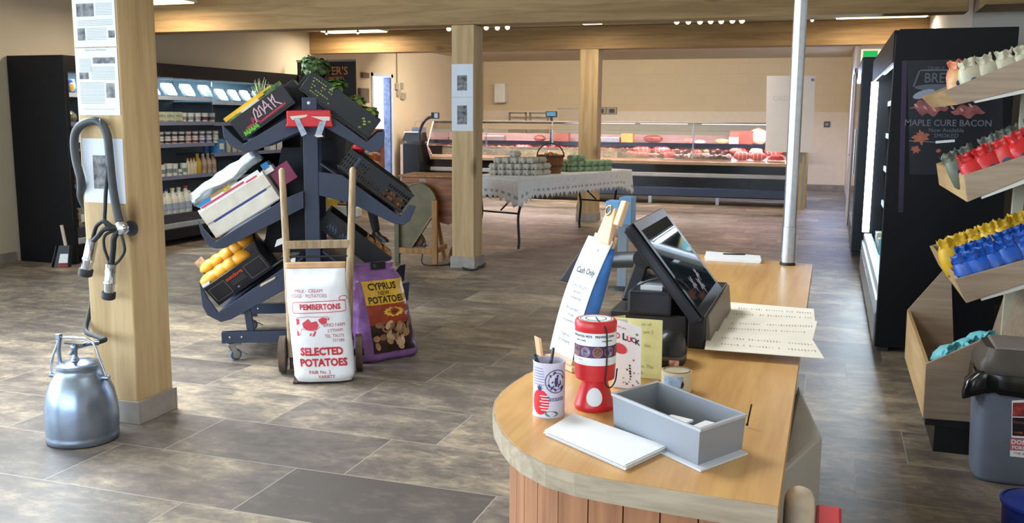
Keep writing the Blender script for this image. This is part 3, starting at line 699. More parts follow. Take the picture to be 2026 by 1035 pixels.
tp.slab([o1 + e * 0.004, o1 + e * (wS * 0.62), o1 + e * (wS * .55) + up * 0.07, o1 + e * 0.028 + up * 0.092], nrm, 0.012); tp.slab([o1 + e * -0.012 + up * .05, o1 + e * 0.012 + up * .05, o1 + e * 0.012 + up * 0.112, o1 - e * 0.012 + up * 0.112], nrm, 0.014)
tp.build('top_piece', MATS['pale_pine'], ea, bevel=0.003)
MB().tube([o1 + e * wS * .42 + up * 0.082 + nrm * .014 + e * 0.012 * math.cos(k * PI / 6) + up * 0.012 * math.sin(k * PI / 6) for k in range(13)], 0.0025, 6).build('brass_ring', mat('brass', (176, 150, 90), 0.3, 0.9, var=0), ea, smooth=180)
lg = MB(); foot = Vector((B1.x, B1.y, z)); 
lg.slab([foot - e * 0.01 + nrm * .004, foot + e * (wS + .012) + nrm * .004, foot + e * (wS + .012) + nrm * .004 + Z * 0.012, foot - e * .01 + nrm * .004 + Z * 0.012], -nh * -1 if nh.x > 0 else nh, 0.045); lg.build('base_bar', MATS['pale_pine'], ea)
lp = MB().slab([foot + e * (wS + .004) + nrm * 0.012 + Z * .004, foot + e * (wS + .028) + nrm * 0.012 + Z * .004, foot + e * (wS + .028) + nrm * 0.02 + Z * 0.05, foot + e * (wS + .004) + nrm * 0.02 + Z * 0.05], nrm, 0.008); lp.build('front_lip', MATS['pale_pine'], ea)
for k in (0.02, wS - 0.03):
    MB().tube([o0 + e * k + up * 0.16, Vector((foot.x, foot.y, z + 0.006)) + e * k + nh * 0.095], 0.006, 6).build('leg', MATS['pale_pine'], ea)
no = T('cash_only_notice', 'curved white Cash Only notice with blue edge on the easel', 'notice', B1)
m = MB(); m.grid(bow, 4, 16); m.build('sheet', M_paper, no, smooth=180, solid=0.0006)
m = MB(); m.grid(lambda u, v: bow(0.06, v * 0.93) - nrm * 0.003 + nh * (0.030 * u * (0.35 + math.sin(PI * (0.15 + 0.8 * v)))) - e * 0.004 * u, 2, 10); m.build('blue_backing', mat('strong_blue_print', (52, 118, 196), 0.4, var=0.25, scale=14), no, smooth=180, solid=0.0006)
def nm(x, y): u, v = 1 - x, y; return bow(u, v) + nrm * 0.0008
def wr_(s, size, cx, cy, mi=0, **k):
    v, f = text_geo(s, size, **k); return [nm(cx + p[0] / wS, cy + p[1] / hS) for p in v], f
m = MB()
for s, size, cy, b in (('Cash Only', 0.0215, 0.705, .0005), ('Sorry, the card', 0.0115, 0.575, 0), ('machine is', 0.0115, 0.525, 0), ('not working', 0.0115, 0.475, 0), ('We apologise', 0.0115, 0.385, 0), ('for any', 0.0115, 0.335, 0), ('inconvenience', 0.0115, 0.285, 0), ('Thank you', 0.0115, 0.17, 0), ('for shopping', 0.0115, 0.12, 0)):
    v, f = wr_(s, size, 0.5, cy, bold=b, squash=0.95); m.add(v, f)
m.build('lettering', mat('grey_black_ink', (52, 55, 64), 0.7, var=0), no)
v, f = wr_('n', 0.012, 0.62, 0.90, bold=.0006); m = MB(); m.add(v, f); m.build('red_mark', mat('dull_red_ink', (190, 90, 96), 0.6, var=0), no)
# --- blue box on a grey post (customer display)
Y = 3.25; a, b, cc = ony(1201, 397, Y), ony(1253, 392, Y), ony(1253, 437, Y)
t = T('customer_display', 'blue customer display box on a grey post behind the easel', 'display', ((a.x + b.x) / 2, Y, z))
MB().box(a.x, a.x + 0.048, Y - 0.02, Y + .05, cc.z - .01, a.z, None).build('end_block', mat('mid_blue_plastic', (86, 136, 176), 0.45, var=0.04), t, bevel=.002)
MB().box(a.x + 0.0485, b.x, Y - 0.024, Y + .054, cc.z - .014, b.z + .003).build('display_case', mat('slate_blue_plastic', (70, 112, 146), 0.45, var=0.04), t, bevel=.002)
xx = ony(1231, 480, Y).x
MB().box(xx - .016, xx + .016, Y, Y + .03, z + .012, cc.z - .0145).build('post', mat('grey_blue_plastic', (104, 118, 130), 0.5, var=0.04), t)
MB().lathe([(.05, 0), (.05, .008), (.02, .012)], (xx, Y + .015, z), 20).build('foot', M_blackpl, t)
# spectacles-like clip pen cluster beside it
a = ony(1216, 452, 2.6); b = ony(1240, 432, 2.75)
# --- till
y0, y1 = 2.42, 2.86
A = ony(1249, 441, y0); D = ony(1390, 633, y0); B = onx(1309, 403, A.x); C_ = onx(1427, 573, D.x)
B = Vector((A.x, B.y, A.z)); C_ = Vector((D.x, B.y, D.z))
dn = (D - A).normalized(); ay = Vector((0, 1, 0)); nS = dn.cross(ay).normalized(); nS = nS if nS.x > 0 else -nS
wT, hT = (D - A).length, B.y - A.y
t = T('till', 'black touchscreen till with tilted screen on the counter', 'till', (-0.42, 2.65, z))
def SP(u, v, n): return A + dn * (wT * u) + ay * (hT * v) + nS * n
def splate(m, u0, u1, v0, v1, n0, n1): m.hexa([SP(u0, v0, n0), SP(u1, v0, n0), SP(u1, v1, n0), SP(u0, v1, n0), SP(u0, v0, n1), SP(u1, v0, n1), SP(u1, v1, n1), SP(u0, v1, n1)])
m = MB(); splate(m, 0, 1, 0, 1, -0.032, 0.0); m.build('screen_housing', M_darkblue, t, bevel=0.008)
m = MB(); splate(m, 0.01, 0.99, 0.01, 0.99, 0.0002, 0.003); m.build('screen_bezel', mat('glossy_black', (12, 13, 16), 0.3, var=0, spec=.15), t, bevel=.001)
m = MB(); splate(m, 0.10, 0.90, 0.07, 0.93, 0.0031, 0.0034); m.build('screen', mat('dark_screen', (24, 38, 44), 0.03, var=0.15, scale=5, spec=.2), t)
m = MB()
for u, v, r in ((.74, .35, .02), (.80, .52, .022), (.70, .60, .016)):
    m.add([SP(u + r * .1 + (r * (1 + .5 * math.cos(5 * k * PI / 10)) / wT) * math.cos(k * PI / 10), v + (r * (1 + .5 * math.cos(5 * k * PI / 10)) / hT) * math.sin(k * PI / 10), .0036) for k in range(20)], [tuple(range(20))])
m.build('leaf_shapes', mat('dim_red_leaf', (104, 54, 48), 0.2, var=0.3, scale=20), t)  # red leaf shapes laid over the dark screen
# stand: leaning spine, hinge, base
m = MB(); q0, q1 = ony(1232, 640, y0 + .1), ony(1262, 508, y0 + .12); 
ym = (y0 + y1) / 2
m.hexa([(q0.x - .012, ym - .10, z + .10), (q0.x + .034, ym - .10, z + .10), (q0.x + .034, ym + .10, z + .10), (q0.x - .012, ym + .10, z + .10), (q1.x - .006, ym - .09, q1.z), (q1.x + .034, ym - .09, q1.z), (q1.x + .034, ym + .09, q1.z), (q1.x - .006, ym + .09, q1.z)])
m.build('spine', M_blackpl, t, bevel=.006)
MB().tube([(q1.x + .012, ym - .10, q1.z - .005), (q1.x + .012, ym + .10, q1.z - .005)], 0.026, 16).build('hinge', M_blackpl, t, smooth=50)
m = MB(); hc = SP(.42, .5, -.033); m.hexa([(q1.x + .02, ym - .05, q1.z - .04), (q1.x + .02, ym + .05, q1.z - .04), hc + Vector((.0, .05, -.03)), hc + Vector((0, -.05, -.03)), (q1.x + .02, ym - .05, q1.z + .015), (q1.x + .02, ym + .05, q1.z + .015), hc + Vector((0, .05, .03)), hc + Vector((0, -.05, .03))]); m.build('screen_arm', M_darkblue, t, bevel=.004)
MB().box(q0.x - .03, -0.335, ym - .17, ym + .17, z + .002, z + .085).build('base', M_blackpl, t, bevel=.008)
# customer-facing small screen on an arm (left)
m = MB(); a = ony(1107, 555, 2.75); b = ony(1165, 470, 2.75); m.hexa([a, a + Vector((.03, 0, -.006)), a + Vector((.03, .16, -.006)), a + Vector((0, .16, 0)), b, b + Vector((.03, 0, -.004)), b + Vector((.03, .16, -.004)), b + Vector((0, .16, 0))]); m.build('rear_screen', M_blackpl, t, bevel=.003)
MB().tube([(a.x + .10, 2.80, a.z + .06), (q1.x + .01, ym, q1.z - .02)], 0.024, 12).build('rear_screen_arm', M_blackpl, t, smooth=60)
# receipt printer under the screen
a, b = ony(1245, 600, 2.46), ony(1332, 610, 2.46)
pr_ = T('receipt_printer', 'dark receipt printer under the till screen', 'printer', ((a.x + b.x) / 2, 2.56, z + .086))
MB().box(a.x, b.x, 2.43, 2.72, z + .087, z + .150).build('body', M_darkblue, pr_, bevel=.008)
MB().box(a.x + .012, b.x - .012, 2.50, 2.66, z + .1502, z + .157).build('paper_cover', mat('pale_grey_plastic', (150, 160, 172), 0.4, var=0.02), pr_, bevel=.002)
MB().box(a.x + .03, b.x - .03, 2.455, 2.462, z + .1502, z + .162).build('receipt', M_paper, pr_)
cb = spline([(a.x + .02, 2.47, z + .158), (a.x + .06, 2.44, z + .180), (b.x, 2.44, z + .19), (b.x + .035, 2.50, z + .15), (b.x + .03, 2.62, z + .09)], 8)
o = MB().tube(cb, .003, 6).build('black_cable', M_rubberd, smooth=180, loc=cb[0]); tag(o, 'black cable looped over the receipt printer', 'cable')
# card drawer / scanner in front
c = Vector((-0.352, 2.30, z)); t = T('barcode_scanner', 'rounded black scanner in front of the till base', 'scanner', c)
MB().loft([(0, .036, .055, 3), (.012, .038, .057, 3), (.055, .034, .05, 2.6), (.075, .024, .038, 2.4), (.082, .01, .02, 2)], 24, c).build('body', M_blackpl, t, smooth=180)
MB().loft([(0.018, .0385, .0575, 3), (.026, .0385, .0575, 3)], 24, c).build('grey_band', mat('dim_grey_plastic', (84, 82, 78), 0.4, var=0), t, smooth=40)
MB().box(c.x + .006, c.x + .03, c.y - .062, c.y - .0585, z + .008, z + .02).build('red_white_sticker', mat('sticker', (206, 150, 140), 0.5, var=0.5, scale=120), t)
# brown-grey cash drawer end at the right of the screen
a, b = ony(1394, 650, 2.46), ony(1440, 560, 2.90)
t = bpy.data.objects['till']
MB().box(-.334, -.290, 2.46, 3.02, z + .001, z + .088).build('cash_drawer', M_blackpl, t, bevel=.003)
MB().hexa([(-.2895, 2.48, z + .004), (-.274, 2.48, z + .004), (-.274, 3.0, z + .004), (-.2895, 3.0, z + .004), (-.2895, 2.48, z + .084), (-.282, 2.48, z + .084), (-.282, 3.0, z + .084), (-.2895, 3.0, z + .084)]).build('taupe_side', mat('taupe_plastic', (112, 98, 84), 0.5, var=0.05), t)
# --- sheets of writing on the working edge
def sheet(name, q, lab, seed, rows, dz=0.0006, lift=0.0):
    q = [onz(*p, z + dz) for p in q]; t = T(name, lab, 'papers', q[0])
    MB().slab(q, Z, 0.0012).build('paper', mat('cream_paper', (244, 238, 224), 0.7, var=0.02, scale=10), t)
    m = MB(); random.seed(seed)
    for r in range(rows):
        v = (r + 1) / (rows + 1)
        for k in range(30):
            u = 0.14 + 0.028 * k
            if random.random() < 0.22: continue
            h = random.uniform(0.015, 0.05)
            P = lambda u, v: (q[0].lerp(q[1], u)).lerp(q[3].lerp(q[2], u), v) + Z * 0.0015
            m.quad(P(u, v - h), P(u + 0.010, v - h), P(u + 0.012, v + h), P(u + .003, v + h))
    m.build('writing', mat('faded_ink', (150, 138, 124), 0.7, var=0), t)
sheet('price_list', [(1437, 598), (1610, 612), (1613, 640), (1420, 633)], 'farther cream sheet of figures on the worktop edge', 1, 2)
sheet('price_list', [(1428, 630), (1617, 636), (1608, 672), (1405, 660)], 'middle cream sheet of handwriting on the worktop edge', 2, 2, 0.010)
sheet('price_list', [(1400, 655), (1607, 672), (1631, 710), (1394, 692)], 'nearest cream sheet of figures overhanging the worktop edge', 3, 2, 0.020)
q = [onz(1398, 503, z), onz(1503, 512, z), onz(1505, 522, z), onz(1395, 516, z)]
t = T('notepad', 'white notepad with a pen at the far end of the counter', 'notepad', q[0]); m = MB()
for k in range(4): m.slab([p + Z * (.0008 + .0035 * k) + Vector((random.uniform(-.004, .004), 0, 0)) for p in q], Z, .003)
m.build('pages', M_paper, t); 
c = (q[0] + q[2]) / 2 + Z * .018
pen(c - Vector((.045, -.012, 0)), c + Vector((.05, .03, 0.0)), 0.003, M_blackpl, 'dark pen lying on the white notepad')

# ================================================================== things on and by the bucket post
y = PA[2] - 0.002
def flatpaper(name, x0, x1, z0, z1, y, lab, cat='paper', m=None):
    o = MB().box(x0, x1, y - 0.0012, y, z0, z1).build(name, m or mat('matt_page', (216, 222, 232), .75, var=.02, scale=6), loc=(x0, y, z0)); tag(o, lab, cat); return o
def on_paper(m, x0, x1, z0, z1, y, mi=0): m.box(x0, x1, y - .002, y - .0013, z0, z1, None, mi)
def page_art(par, x0, x1, z0, z1, y, photos, lines, col=None):
    W_, H_ = x1 - x0, z1 - z0
    for a, b, c, d in photos:
        m = MB(); on_paper(m, x0 + a * W_, x0 + b * W_, z0 + c * H_, z0 + d * H_, y); m.build('old_photograph', M_photo, par)
    if lines:
        m = MB()
        for a, b, v in lines: on_paper(m, x0 + a * W_, x0 + b * W_, z0 + v * H_ - .0011, z0 + v * H_ + .0011, y)
        m.build('text_lines', M_greyink, par)
x0, x1 = -3.397, -3.155
o = flatpaper('history_page', x0 + .004, x1, 1.812, 2.14, y, 'upper printed page with old photographs on the bucket post')
page_art(o, x0 + .004, x1, 1.812, 2.14, y, [(.08, .50, .42, .60), (.52, .72, .70, .78), (.76, .92, .70, .78), (.08, .26, .09, .26), (.82, .97, .12, .22)], [(.54, .94, .44 + .022 * k) for k in range(8)] + [(.1, .94, .30 + .022 * k) for k in range(4)] + [(.30, .78, .10 + .022 * k) for k in range(8)])
o = flatpaper('history_page', x0, x1, 1.497, 1.806, y, 'middle printed page with old photographs on the bucket post')
page_art(o, x0, x1, 1.497, 1.806, y, [(.42, .94, .77, .86), (.08, .30, .54, .64), (.70, .90, .26, .48)], [(.1, .38, .66 + .022 * k) for k in range(9)] + [(.36, .92, .54 + .022 * k) for k in range(9)] + [(.08, .66, .18 + .022 * k) for k in range(15)] + [(.12, .88, .09)])
m = MB(); write(m, "Evans Farm Milk Bottles", .0125, frame((0, y - .0022, 1.797), (1, 0, 0), (0, 0, 1)) @ Matrix.Translation(((x0 + x1) / 2, 0, 0))); m.build('title', M_greyink, o)
o = flatpaper('photo_mount', x0 + .006, x1 + .004, 1.083, 1.388, y, 'white mount with a dark old photograph behind the hanging hose', 'picture')
page_art(o, x0 + .006, x1, 1.083, 1.388, y, [(.26, .66, .22, .74)], [])
yb = PB[2] - 0.002
o = flatpaper('photo_mount', -3.562, -3.338, 1.694, 2.01, yb, 'upper white mounted photograph on the middle oak post', 'picture'); page_art(o, -3.562, -3.338, 1.694, 2.01, yb, [(.26, .72, .20, .66)], [])
o = flatpaper('photo_mount', -3.562, -3.338, 1.365, 1.690, yb, 'lower white mounted photograph on the middle oak post', 'picture'); page_art(o, -3.562, -3.338, 1.365, 1.690, yb, [(.26, .72, .20, .76)], [])

# milking cluster: long hose hooked on the post, claw and teat cups
yh = y - 0.030
def HP(px, py, dy=0): return ony(px, py, yh - dy)
t = T('milking_cluster', 'grey rubber milking hose with chrome teat cups hung on the post', 'milking cluster', HP(205, 250))
h = spline([Vector((-3.438, 3.74, 1.00)), Vector((-3.436, 3.68, 1.10)), HP(161, 360), HP(150, 315), HP(147, 275), HP(156, 252), HP(178, 240), HP(199, 243), HP(212, 268), HP(217, 310), HP(222, 360), HP(230, 410), HP(240, 452, .0)], 8)
MB().tube(h, 0.0195, 12).build('milk_hose', M_rubber, t, smooth=180)
MB().tube(spline([HP(214, 330, .01), HP(210, 370, .012), HP(208, 410, .012), HP(208, 440, .012), HP(222, 456, .015)], 8), 0.009, 8).build('pulse_tube', M_rubberd, t, smooth=180)
hk = HP(205, 240); MB().tube([hk + Vector((0, .03, -.012)), hk + Vector((0, -.002, -.014)), hk + Vector((.003, -.026, -.010)), hk + Vector((.002, -.026, .012))], .003, 6).build('hook', M_steel, t, smooth=60)
c = HP(240, 452, .02)
m = MB(); mm = frame(c, (1, 0, 0.15), (0, 0, 1)); m.lathe([(0.0, -.02), (.030, -.02), (.034, -.012), (.034, .012), (.026, .02), (0, .022)], (0, 0, 0), 20, Matrix.Translation(c) @ Matrix.Rotation(PI / 2, 4, 'X'), cap=False); m.build('claw', M_chrome, t, smooth=50)
MB().lathe([(.022, -.032), (.037, -.028), (.037, -.021), (.0, -.02)], (0, 0, 0), 20, Matrix.Translation(c + Vector((.012, .028, -.004))) @ Matrix.Rotation(PI / 2, 4, 'X')).build('claw_collar', M_rubberd, t, smooth=50)
def cup(top, bot, lab=None):
    top, bot = Vector(top), Vector(bot); d = (bot - top)
    q = Matrix.Translation(top) @ d.to_track_quat('Z', 'Y').to_matrix().to_4x4(); Ln = d.length
    MB().lathe([(.017, 0), (.026, .004), (.026, Ln * .5), (.029, Ln * .52), (.0285, Ln * .56), (.025, Ln * .62), (.025, Ln * .80)], (0, 0, 0), 18, q).build('teat_cup', M_chrome, t, smooth=50)
    o = t.children[-1] if t.children else t
    MB().lathe([(.030, Ln * .80), (.033, Ln * .82), (.033, Ln * .97), (.025, Ln)], (0, 0, 0), 18, q).build('rubber_mouth', M_rubberd, t, smooth=50)
cup(HP(183, 474, .03), HP(168, 546, .035)); cup(HP(220, 520, .03), HP(214, 592, .03))
sh = lambda P, r: MB().tube(spline(P, 8), r, 8).build('short_tube', M_rubberd, t, smooth=180)
sh([c + Vector((-.01, -.01, .01)), HP(222, 448, .04), HP(206, 438, .05), HP(192, 446, .045), HP(186, 462, .035), HP(183, 476, .03)], .010)
sh([c + Vector((-.015, -.01, 0)), HP(216, 452, .055), HP(204, 455, .06), HP(195, 466, .05), HP(184, 478, .032)], .0125)
sh([c + Vector((-.005, -.01, -.01)), HP(226, 470, .04), HP(224, 492, .035), HP(221, 522, .03)], .014)
sh([c + Vector((0, -.01, -.01)), HP(244, 478, .035), HP(246, 498, .035), HP(236, 515, .03), HP(222, 528, .028)], .007)
sh([c + Vector((-.02, -.005, -.005)), HP(208, 466, .05), HP(206, 488, .045), HP(213, 510, .035), HP(218, 524, .03)], .007)

# aluminium milking bucket
c = Vector((-3.245, 3.395, 0)); t = T('milk_bucket', 'dented aluminium milking bucket with lid and bail handle', 'milk bucket', c)
MB().lathe([(.0, .004), (.150, .002), (.158, .008), (.1595, .030), (.1575, .036), (.1585, .046), (.1615, .10), (.158, .17), (.146, .235), (.124, .285), (.108, .312), (.098, .332), (.096, .345), (.100, .352)], c, 44, cap=False).build('body', M_alu, t, smooth=60)
MB().lathe([(.1005, .351), (.1005, .362), (.096, .366), (.060, .372), (.030, .380), (.0, .381)], c, 36, cap=False).build('lid', M_alu, t, smooth=40)
m = MB(); m.lathe([(.020, .380), (.016, .392), (.012, .398), (.013, .43), (.017, .436), (.017, .452), (.010, .458), (0, .46)], c + Vector((.0, -.02, 0)), 14); m.tube([c + Vector((0, -.02, .44)), c + Vector((.035, .03, .452)), c + Vector((.055, .07, .45))], [.009, .011, .014], 10)
m.ball(c + Vector((.0, -.045, .42)), .010).ball(c + Vector((.012, -.036, .395)), .009); m.build('pulsator_valve', M_alu, t, smooth=50)
MB().box(c.x - .05, c.x + .06, c.y - .03, c.y - .012, .456, .466).build('lever', M_rubber, t, bevel=.003)
hs = rt_ = Vector((.985, .17, 0)); e1 = c + hs * .118 + Z * .300; e0 = c - hs * .118 + Z * .300
MB().tube(spline([e0 - hs * .022 + Z * -.01, e0 - hs * .020 + Z * .06, c - hs * .105 + Z * .44, c - hs * .082 + Z * .478, c + Z * .482, c + hs * .05 + Z * .478, c + hs * .085 + Z * .45, c + hs * .112 + Z * .37, e1 + hs * .022 - Z * .01], 8), .0062, 8).build('bail_handle', M_steel, t, smooth=180)
for p, s in ((e0, -1), (e1, 1)):
    MB().tube([p + hs * s * -.012, p + hs * s * .03], .012, 10).build('handle_lug', M_alu, t, smooth=50)
MB().tube([c - hs * .095 + Z * .365, c - hs * .098 + Z * .42, c - hs * .088 + Z * .475], .009, 8).build('clamp_post', M_alu, t, smooth=50)
MB().box(c.x - .098, c.x - .074, c.y - .03, c.y - .01, .470, .500).build('clamp_block', M_alu, t, bevel=.003)
h = spline([c + Vector((.055, .072, .452)), c + Vector((.04, .13, .45)), c + Vector((-.06, .185, .445)), c + Vector((-.16, .225, .46)), c + Vector((-.197, .31, .56)), c + Vector((-.197, .345, .75)), Vector((-3.438, 3.745, .97))], 10)
o = MB().tube(h, .0125, 8).build('milk_tube', M_rubberd, smooth=180, loc=h[0]); tag(o, 'dark tube rising behind the post from the milk bucket', 'tube')

# dustpan beside the wall fridge
a, b = onz(117, 526), onz(151, 525); a.y -= .11; b.y -= .11; a.x += .03; b.x += .03; t = T('dustpan', 'black dustpan with pale handle leaning on the wall fridge', 'dustpan', (a + b) / 2)
dx, tilt = (b - a), Vector((.02, .045, .24))
m = MB(); m.slab([a, b, b + tilt * .9 - dx * .1, a + tilt * .9 + dx * .1], (0, .9, -.4), .012); m.slab([a, a + Vector((0, -.03, .01)), a + tilt * .9 + dx * .1 + Vector((0, -.03, 0)), a + tilt * .9 + dx * .1], dx, .008); m.slab([b, b + Vector((0, -.03, .01)), b + tilt * .9 - dx * .1 + Vector((0, -.03, 0)), b + tilt * .9 - dx * .1], -dx, .008); m.build('pan', M_blackpl, t, bevel=.002)
hb = a.lerp(b, .55) + tilt * .88; MB().tube([hb, hb + Vector((-.055, .02, .20))], .016, 8).build('handle', mat('pale_handle', (190, 172, 160), 0.5, var=.05), t, smooth=60)
m = MB(); mp_ = lambda u, v: a + dx * u + tilt * v + Vector((0, -.003, 0)); m.quad(mp_(.28, .08), mp_(.88, .08), mp_(.85, .55), mp_(.31, .55)); m.quad(mp_(.28, .02), mp_(.88, .02), mp_(.88, .18), mp_(.28, .18), 1); m.build('label', [M_paper, mat('dull_red_label', (150, 52, 44), .6, var=.1)], t)

# ================================================================== produce stand
PO = Vector((-3.041, 5.076, 0)); TH = math.radians(27)
U, V = Vector((math.cos(TH), math.sin(TH), 0)), Vector((-math.sin(TH), math.cos(TH), 0))
def S(u, z, v=0.0): return PO + U * u + V * v + Z * z
st = T('produce_stand', 'navy two-sided produce stand on castors with sloping crate arms', 'display stand', PO)
PD = 0.82                                # depth between the two posts
for v in (0.0, PD):
    m = MB(); m.prism([S(-.002, .10, v), S(.088, .10, v), S(.088, 1.612, v), S(-.002, 1.612, v)], V * .045); m.build('post', M_navy, st, bevel=.004)
arms = {'UL': [(-.47, 1.445), (-.462, 1.37), (-.43, 1.325), (-.385, 1.295), (-.33, 1.285), (-.27, 1.295), (-.004, 1.41), (-.004, 1.54), (-.07, 1.50), (-.35, 1.330), (-.40, 1.375)],
        'UR': [(.09, 1.54), (.09, 1.455), (.40, 1.283), (.45, 1.29), (.485, 1.325), (.492, 1.41), (.45, 1.405), (.382, 1.345), (.12, 1.54)],
        'ML': [(-.632, .885), (-.615, .79), (-.575, .715), (-.53, .70), (-.48, .704), (-.004, .945), (-.004, 1.05), (-.12, 1.0), (-.535, .742), (-.60, .82)],
        'MR': [(.09, 1.165), (.09, 1.02), (.27, .975), (.54, .843), (.60, .835), (.64, .86), (.678, .95), (.635, .96), (.58, .885), (.23, 1.145)],
        'LL': [(-.64, .50), (-.625, .345), (-.60, .29), (-.52, .245), (-.46, .26), (-.004, .51), (-.004, .60), (-.1, .60), (-.535, .305), (-.59, .39)],
        'LR': [(.09, .63), (.09, .54), (.50, .30), (.57, .285), (.63, .33), (.64, .45), (.60, .44), (.53, .35), (.14, .63)]}
for k, poly in arms.items():
    for v in ((-.022 if k != 'LR' else .13), PD + .046):
        m = MB().prism([S(u, z_, v) for u, z_ in poly], V * .021); m.build('arm', M_navy, st, bevel=.003)
for k, (ua, za, ub, zb) in {'a': (-.36, 1.315, -.02, 1.52), 'b': (.40, 1.33, .10, 1.545), 'c': (-.545, .728, -.02, 1.03), 'd': (.585, .87, .10, 1.22), 'e': (-.545, .29, -.02, .64), 'f': (.54, .33, .10, .68)}.items():
    d = Vector((ub - ua, zb - za)).normalized(); nn = (-d.y * .012, d.x * .012) if ub > ua else (d.y * .012, -d.x * .012)
    m = MB().prism([S(ua, za - .014, .0), S(ub, zb - .014, .0), S(ub + 0, zb - .002, .0), S(ua, za - .002, .0)], V * (PD + .04)); m.build('tray_board', M_navy, st)
for v in (-.03, PD + .03):
    m = MB().prism([S(-.52, .112, v), S(.60, .112, v), S(.60, .182, v), S(-.52, .182, v)], V * .05); m.build('base_bar', M_navy, st, bevel=.003)
    m = MB()
    for u in (-.47, -.40): m.lathe([(.0075, 0), (.006, .003), (0, .004)], (0, 0, 0), 10, frame(S(u, .150, v - .0002), U, Z, -V))
    m.build('bolt_head', M_chrome, st)
m = MB().prism([S(-.02, .112, .02), S(.10, .112, .02), S(.10, .172, .02), S(-.02, .172, .02)], V * PD); m.build('base_beam', M_navy, st)
for u in (-.37, .47): MB().prism([S(u, .18, .0), S(u + .04, .18, .0), S(u + .02, .36, .0), S(u - .02, .36, .0)], V * .03).build('strut', M_navy, st)
MB().prism([S(-.30, .62, .35), S(-.002, .62, .35), S(-.002, 1.30, .35), S(-.16, 1.30, .35)], V * .015).build('inner_panel', mat('near_black_navy', (18, 22, 34), .6, var=.05), st)
MB().prism([S(.09, 1.10, .35), S(.20, 1.10, .35), S(.16, 1.36, .35), S(.09, 1.36, .35)], V * .015).build('inner_panel', MATS['near_black_navy'], st)
for u in (-.442, .53):
    for v in (0.0, PD + .03):
        c = S(u, 0, v); w = MB()
        mm = Matrix.Translation(c + Z * .036) @ Matrix.Rotation(TH + .5, 4, 'Z') @ Matrix.Rotation(PI / 2, 4, 'X')
        cs = MB().lathe([(.022, -.012), (.034, -.010), (.036, -.006), (.036, .006), (.034, .010), (.022, .012)], (0, 0, 0), 20, mm).build('castor', mat('blue_grey_tyre', (74, 96, 130), .45, var=.05), st, smooth=40)
        MB().lathe([(.024, -.0135), (.0, -.0135), (0.0, .0135), (.024, .0135)], (0, 0, 0), 16, mm, cap=False).build('hub', M_steel, cs, smooth=40)
        f_ = MB(); R_ = Matrix.Translation(c) @ Matrix.Rotation(TH + .5, 4, 'Z')
        for s in (-1, 1): f_.hexa([R_ @ Vector(p) for p in ((-.012, s * .016 - .0015, .03), (.012, s * .016 - .0015, .03), (.012, s * .016 + .0015, .03), (-.012, s * .016 + .0015, .03), (-.045, s * .016 - .0015, .098), (-.005, s * .016 - .0015, .098), (-.005, s * .016 + .0015, .098), (-.045, s * .016 + .0015, .098))])
        f_.box(-.05, .03, -.025, .025, .098, .111, R_).box(.01, .05, -.012, .012, .055, .062, R_ @ Matrix.Rotation(.5, 4, 'Y')); f_.build('fork', M_steel, cs)
# red sign box taped on the front post
t = T('red_sign_box', 'red plastic card holder taped across the stand post', 'sign holder', S(.04, 1.49, -.05))
m = MB().prism([S(-.095, 1.435, -.08), S(.185, 1.437, -.08), S(.178, 1.462, -.08), S(.170, 1.535, -.08), S(-.088, 1.53, -.08), S(-.085, 1.46, -.08)], V * .055); m.build('holder', M_red, t, bevel=.006)
m = MB(); m.prism([S(-.068, 1.497, -.084), S(.035, 1.508, -.084), S(.03, 1.496, -.084), S(-.02, 1.482, -.084), S(-.055, 1.476, -.084)], V * .003); m.prism([S(.055, 1.498, -.084), S(.165, 1.497, -.084), S(.165, 1.474, -.084), S(.13, 1.472, -.084)], V * .003); m.build('torn_card', mat('torn_white_card', (232, 222, 206), .8, var=.05), t)
for a in ([(-.045, 1.486), (-.015, 1.490), (.030, 1.395), (-.002, 1.378)], [(.105, 1.468), (.145, 1.474), (.115, 1.385), (.075, 1.384)]):
    MB().prism([S(*p, -.088) for p in a], V * .002).build('tape_strip', mat('clear_tape', (176, 190, 212), .15, var=.15, scale=30), t)
MB().prism([S(.07, 1.385, -.0885), S(.12, 1.388, -.0885), S(.125, 1.378, -.0885), S(.09, 1.374, -.0885)], V * .002).build('torn_edge', MATS['torn_white_card'], t)
MB().lathe([(.012, 0), (.010, .004), (0, .005)], (0, 0, 0), 12, frame(S(.040, 1.578, -.0005), U, Z, -V)).build('post_bolt', M_steel, st, smooth=40)

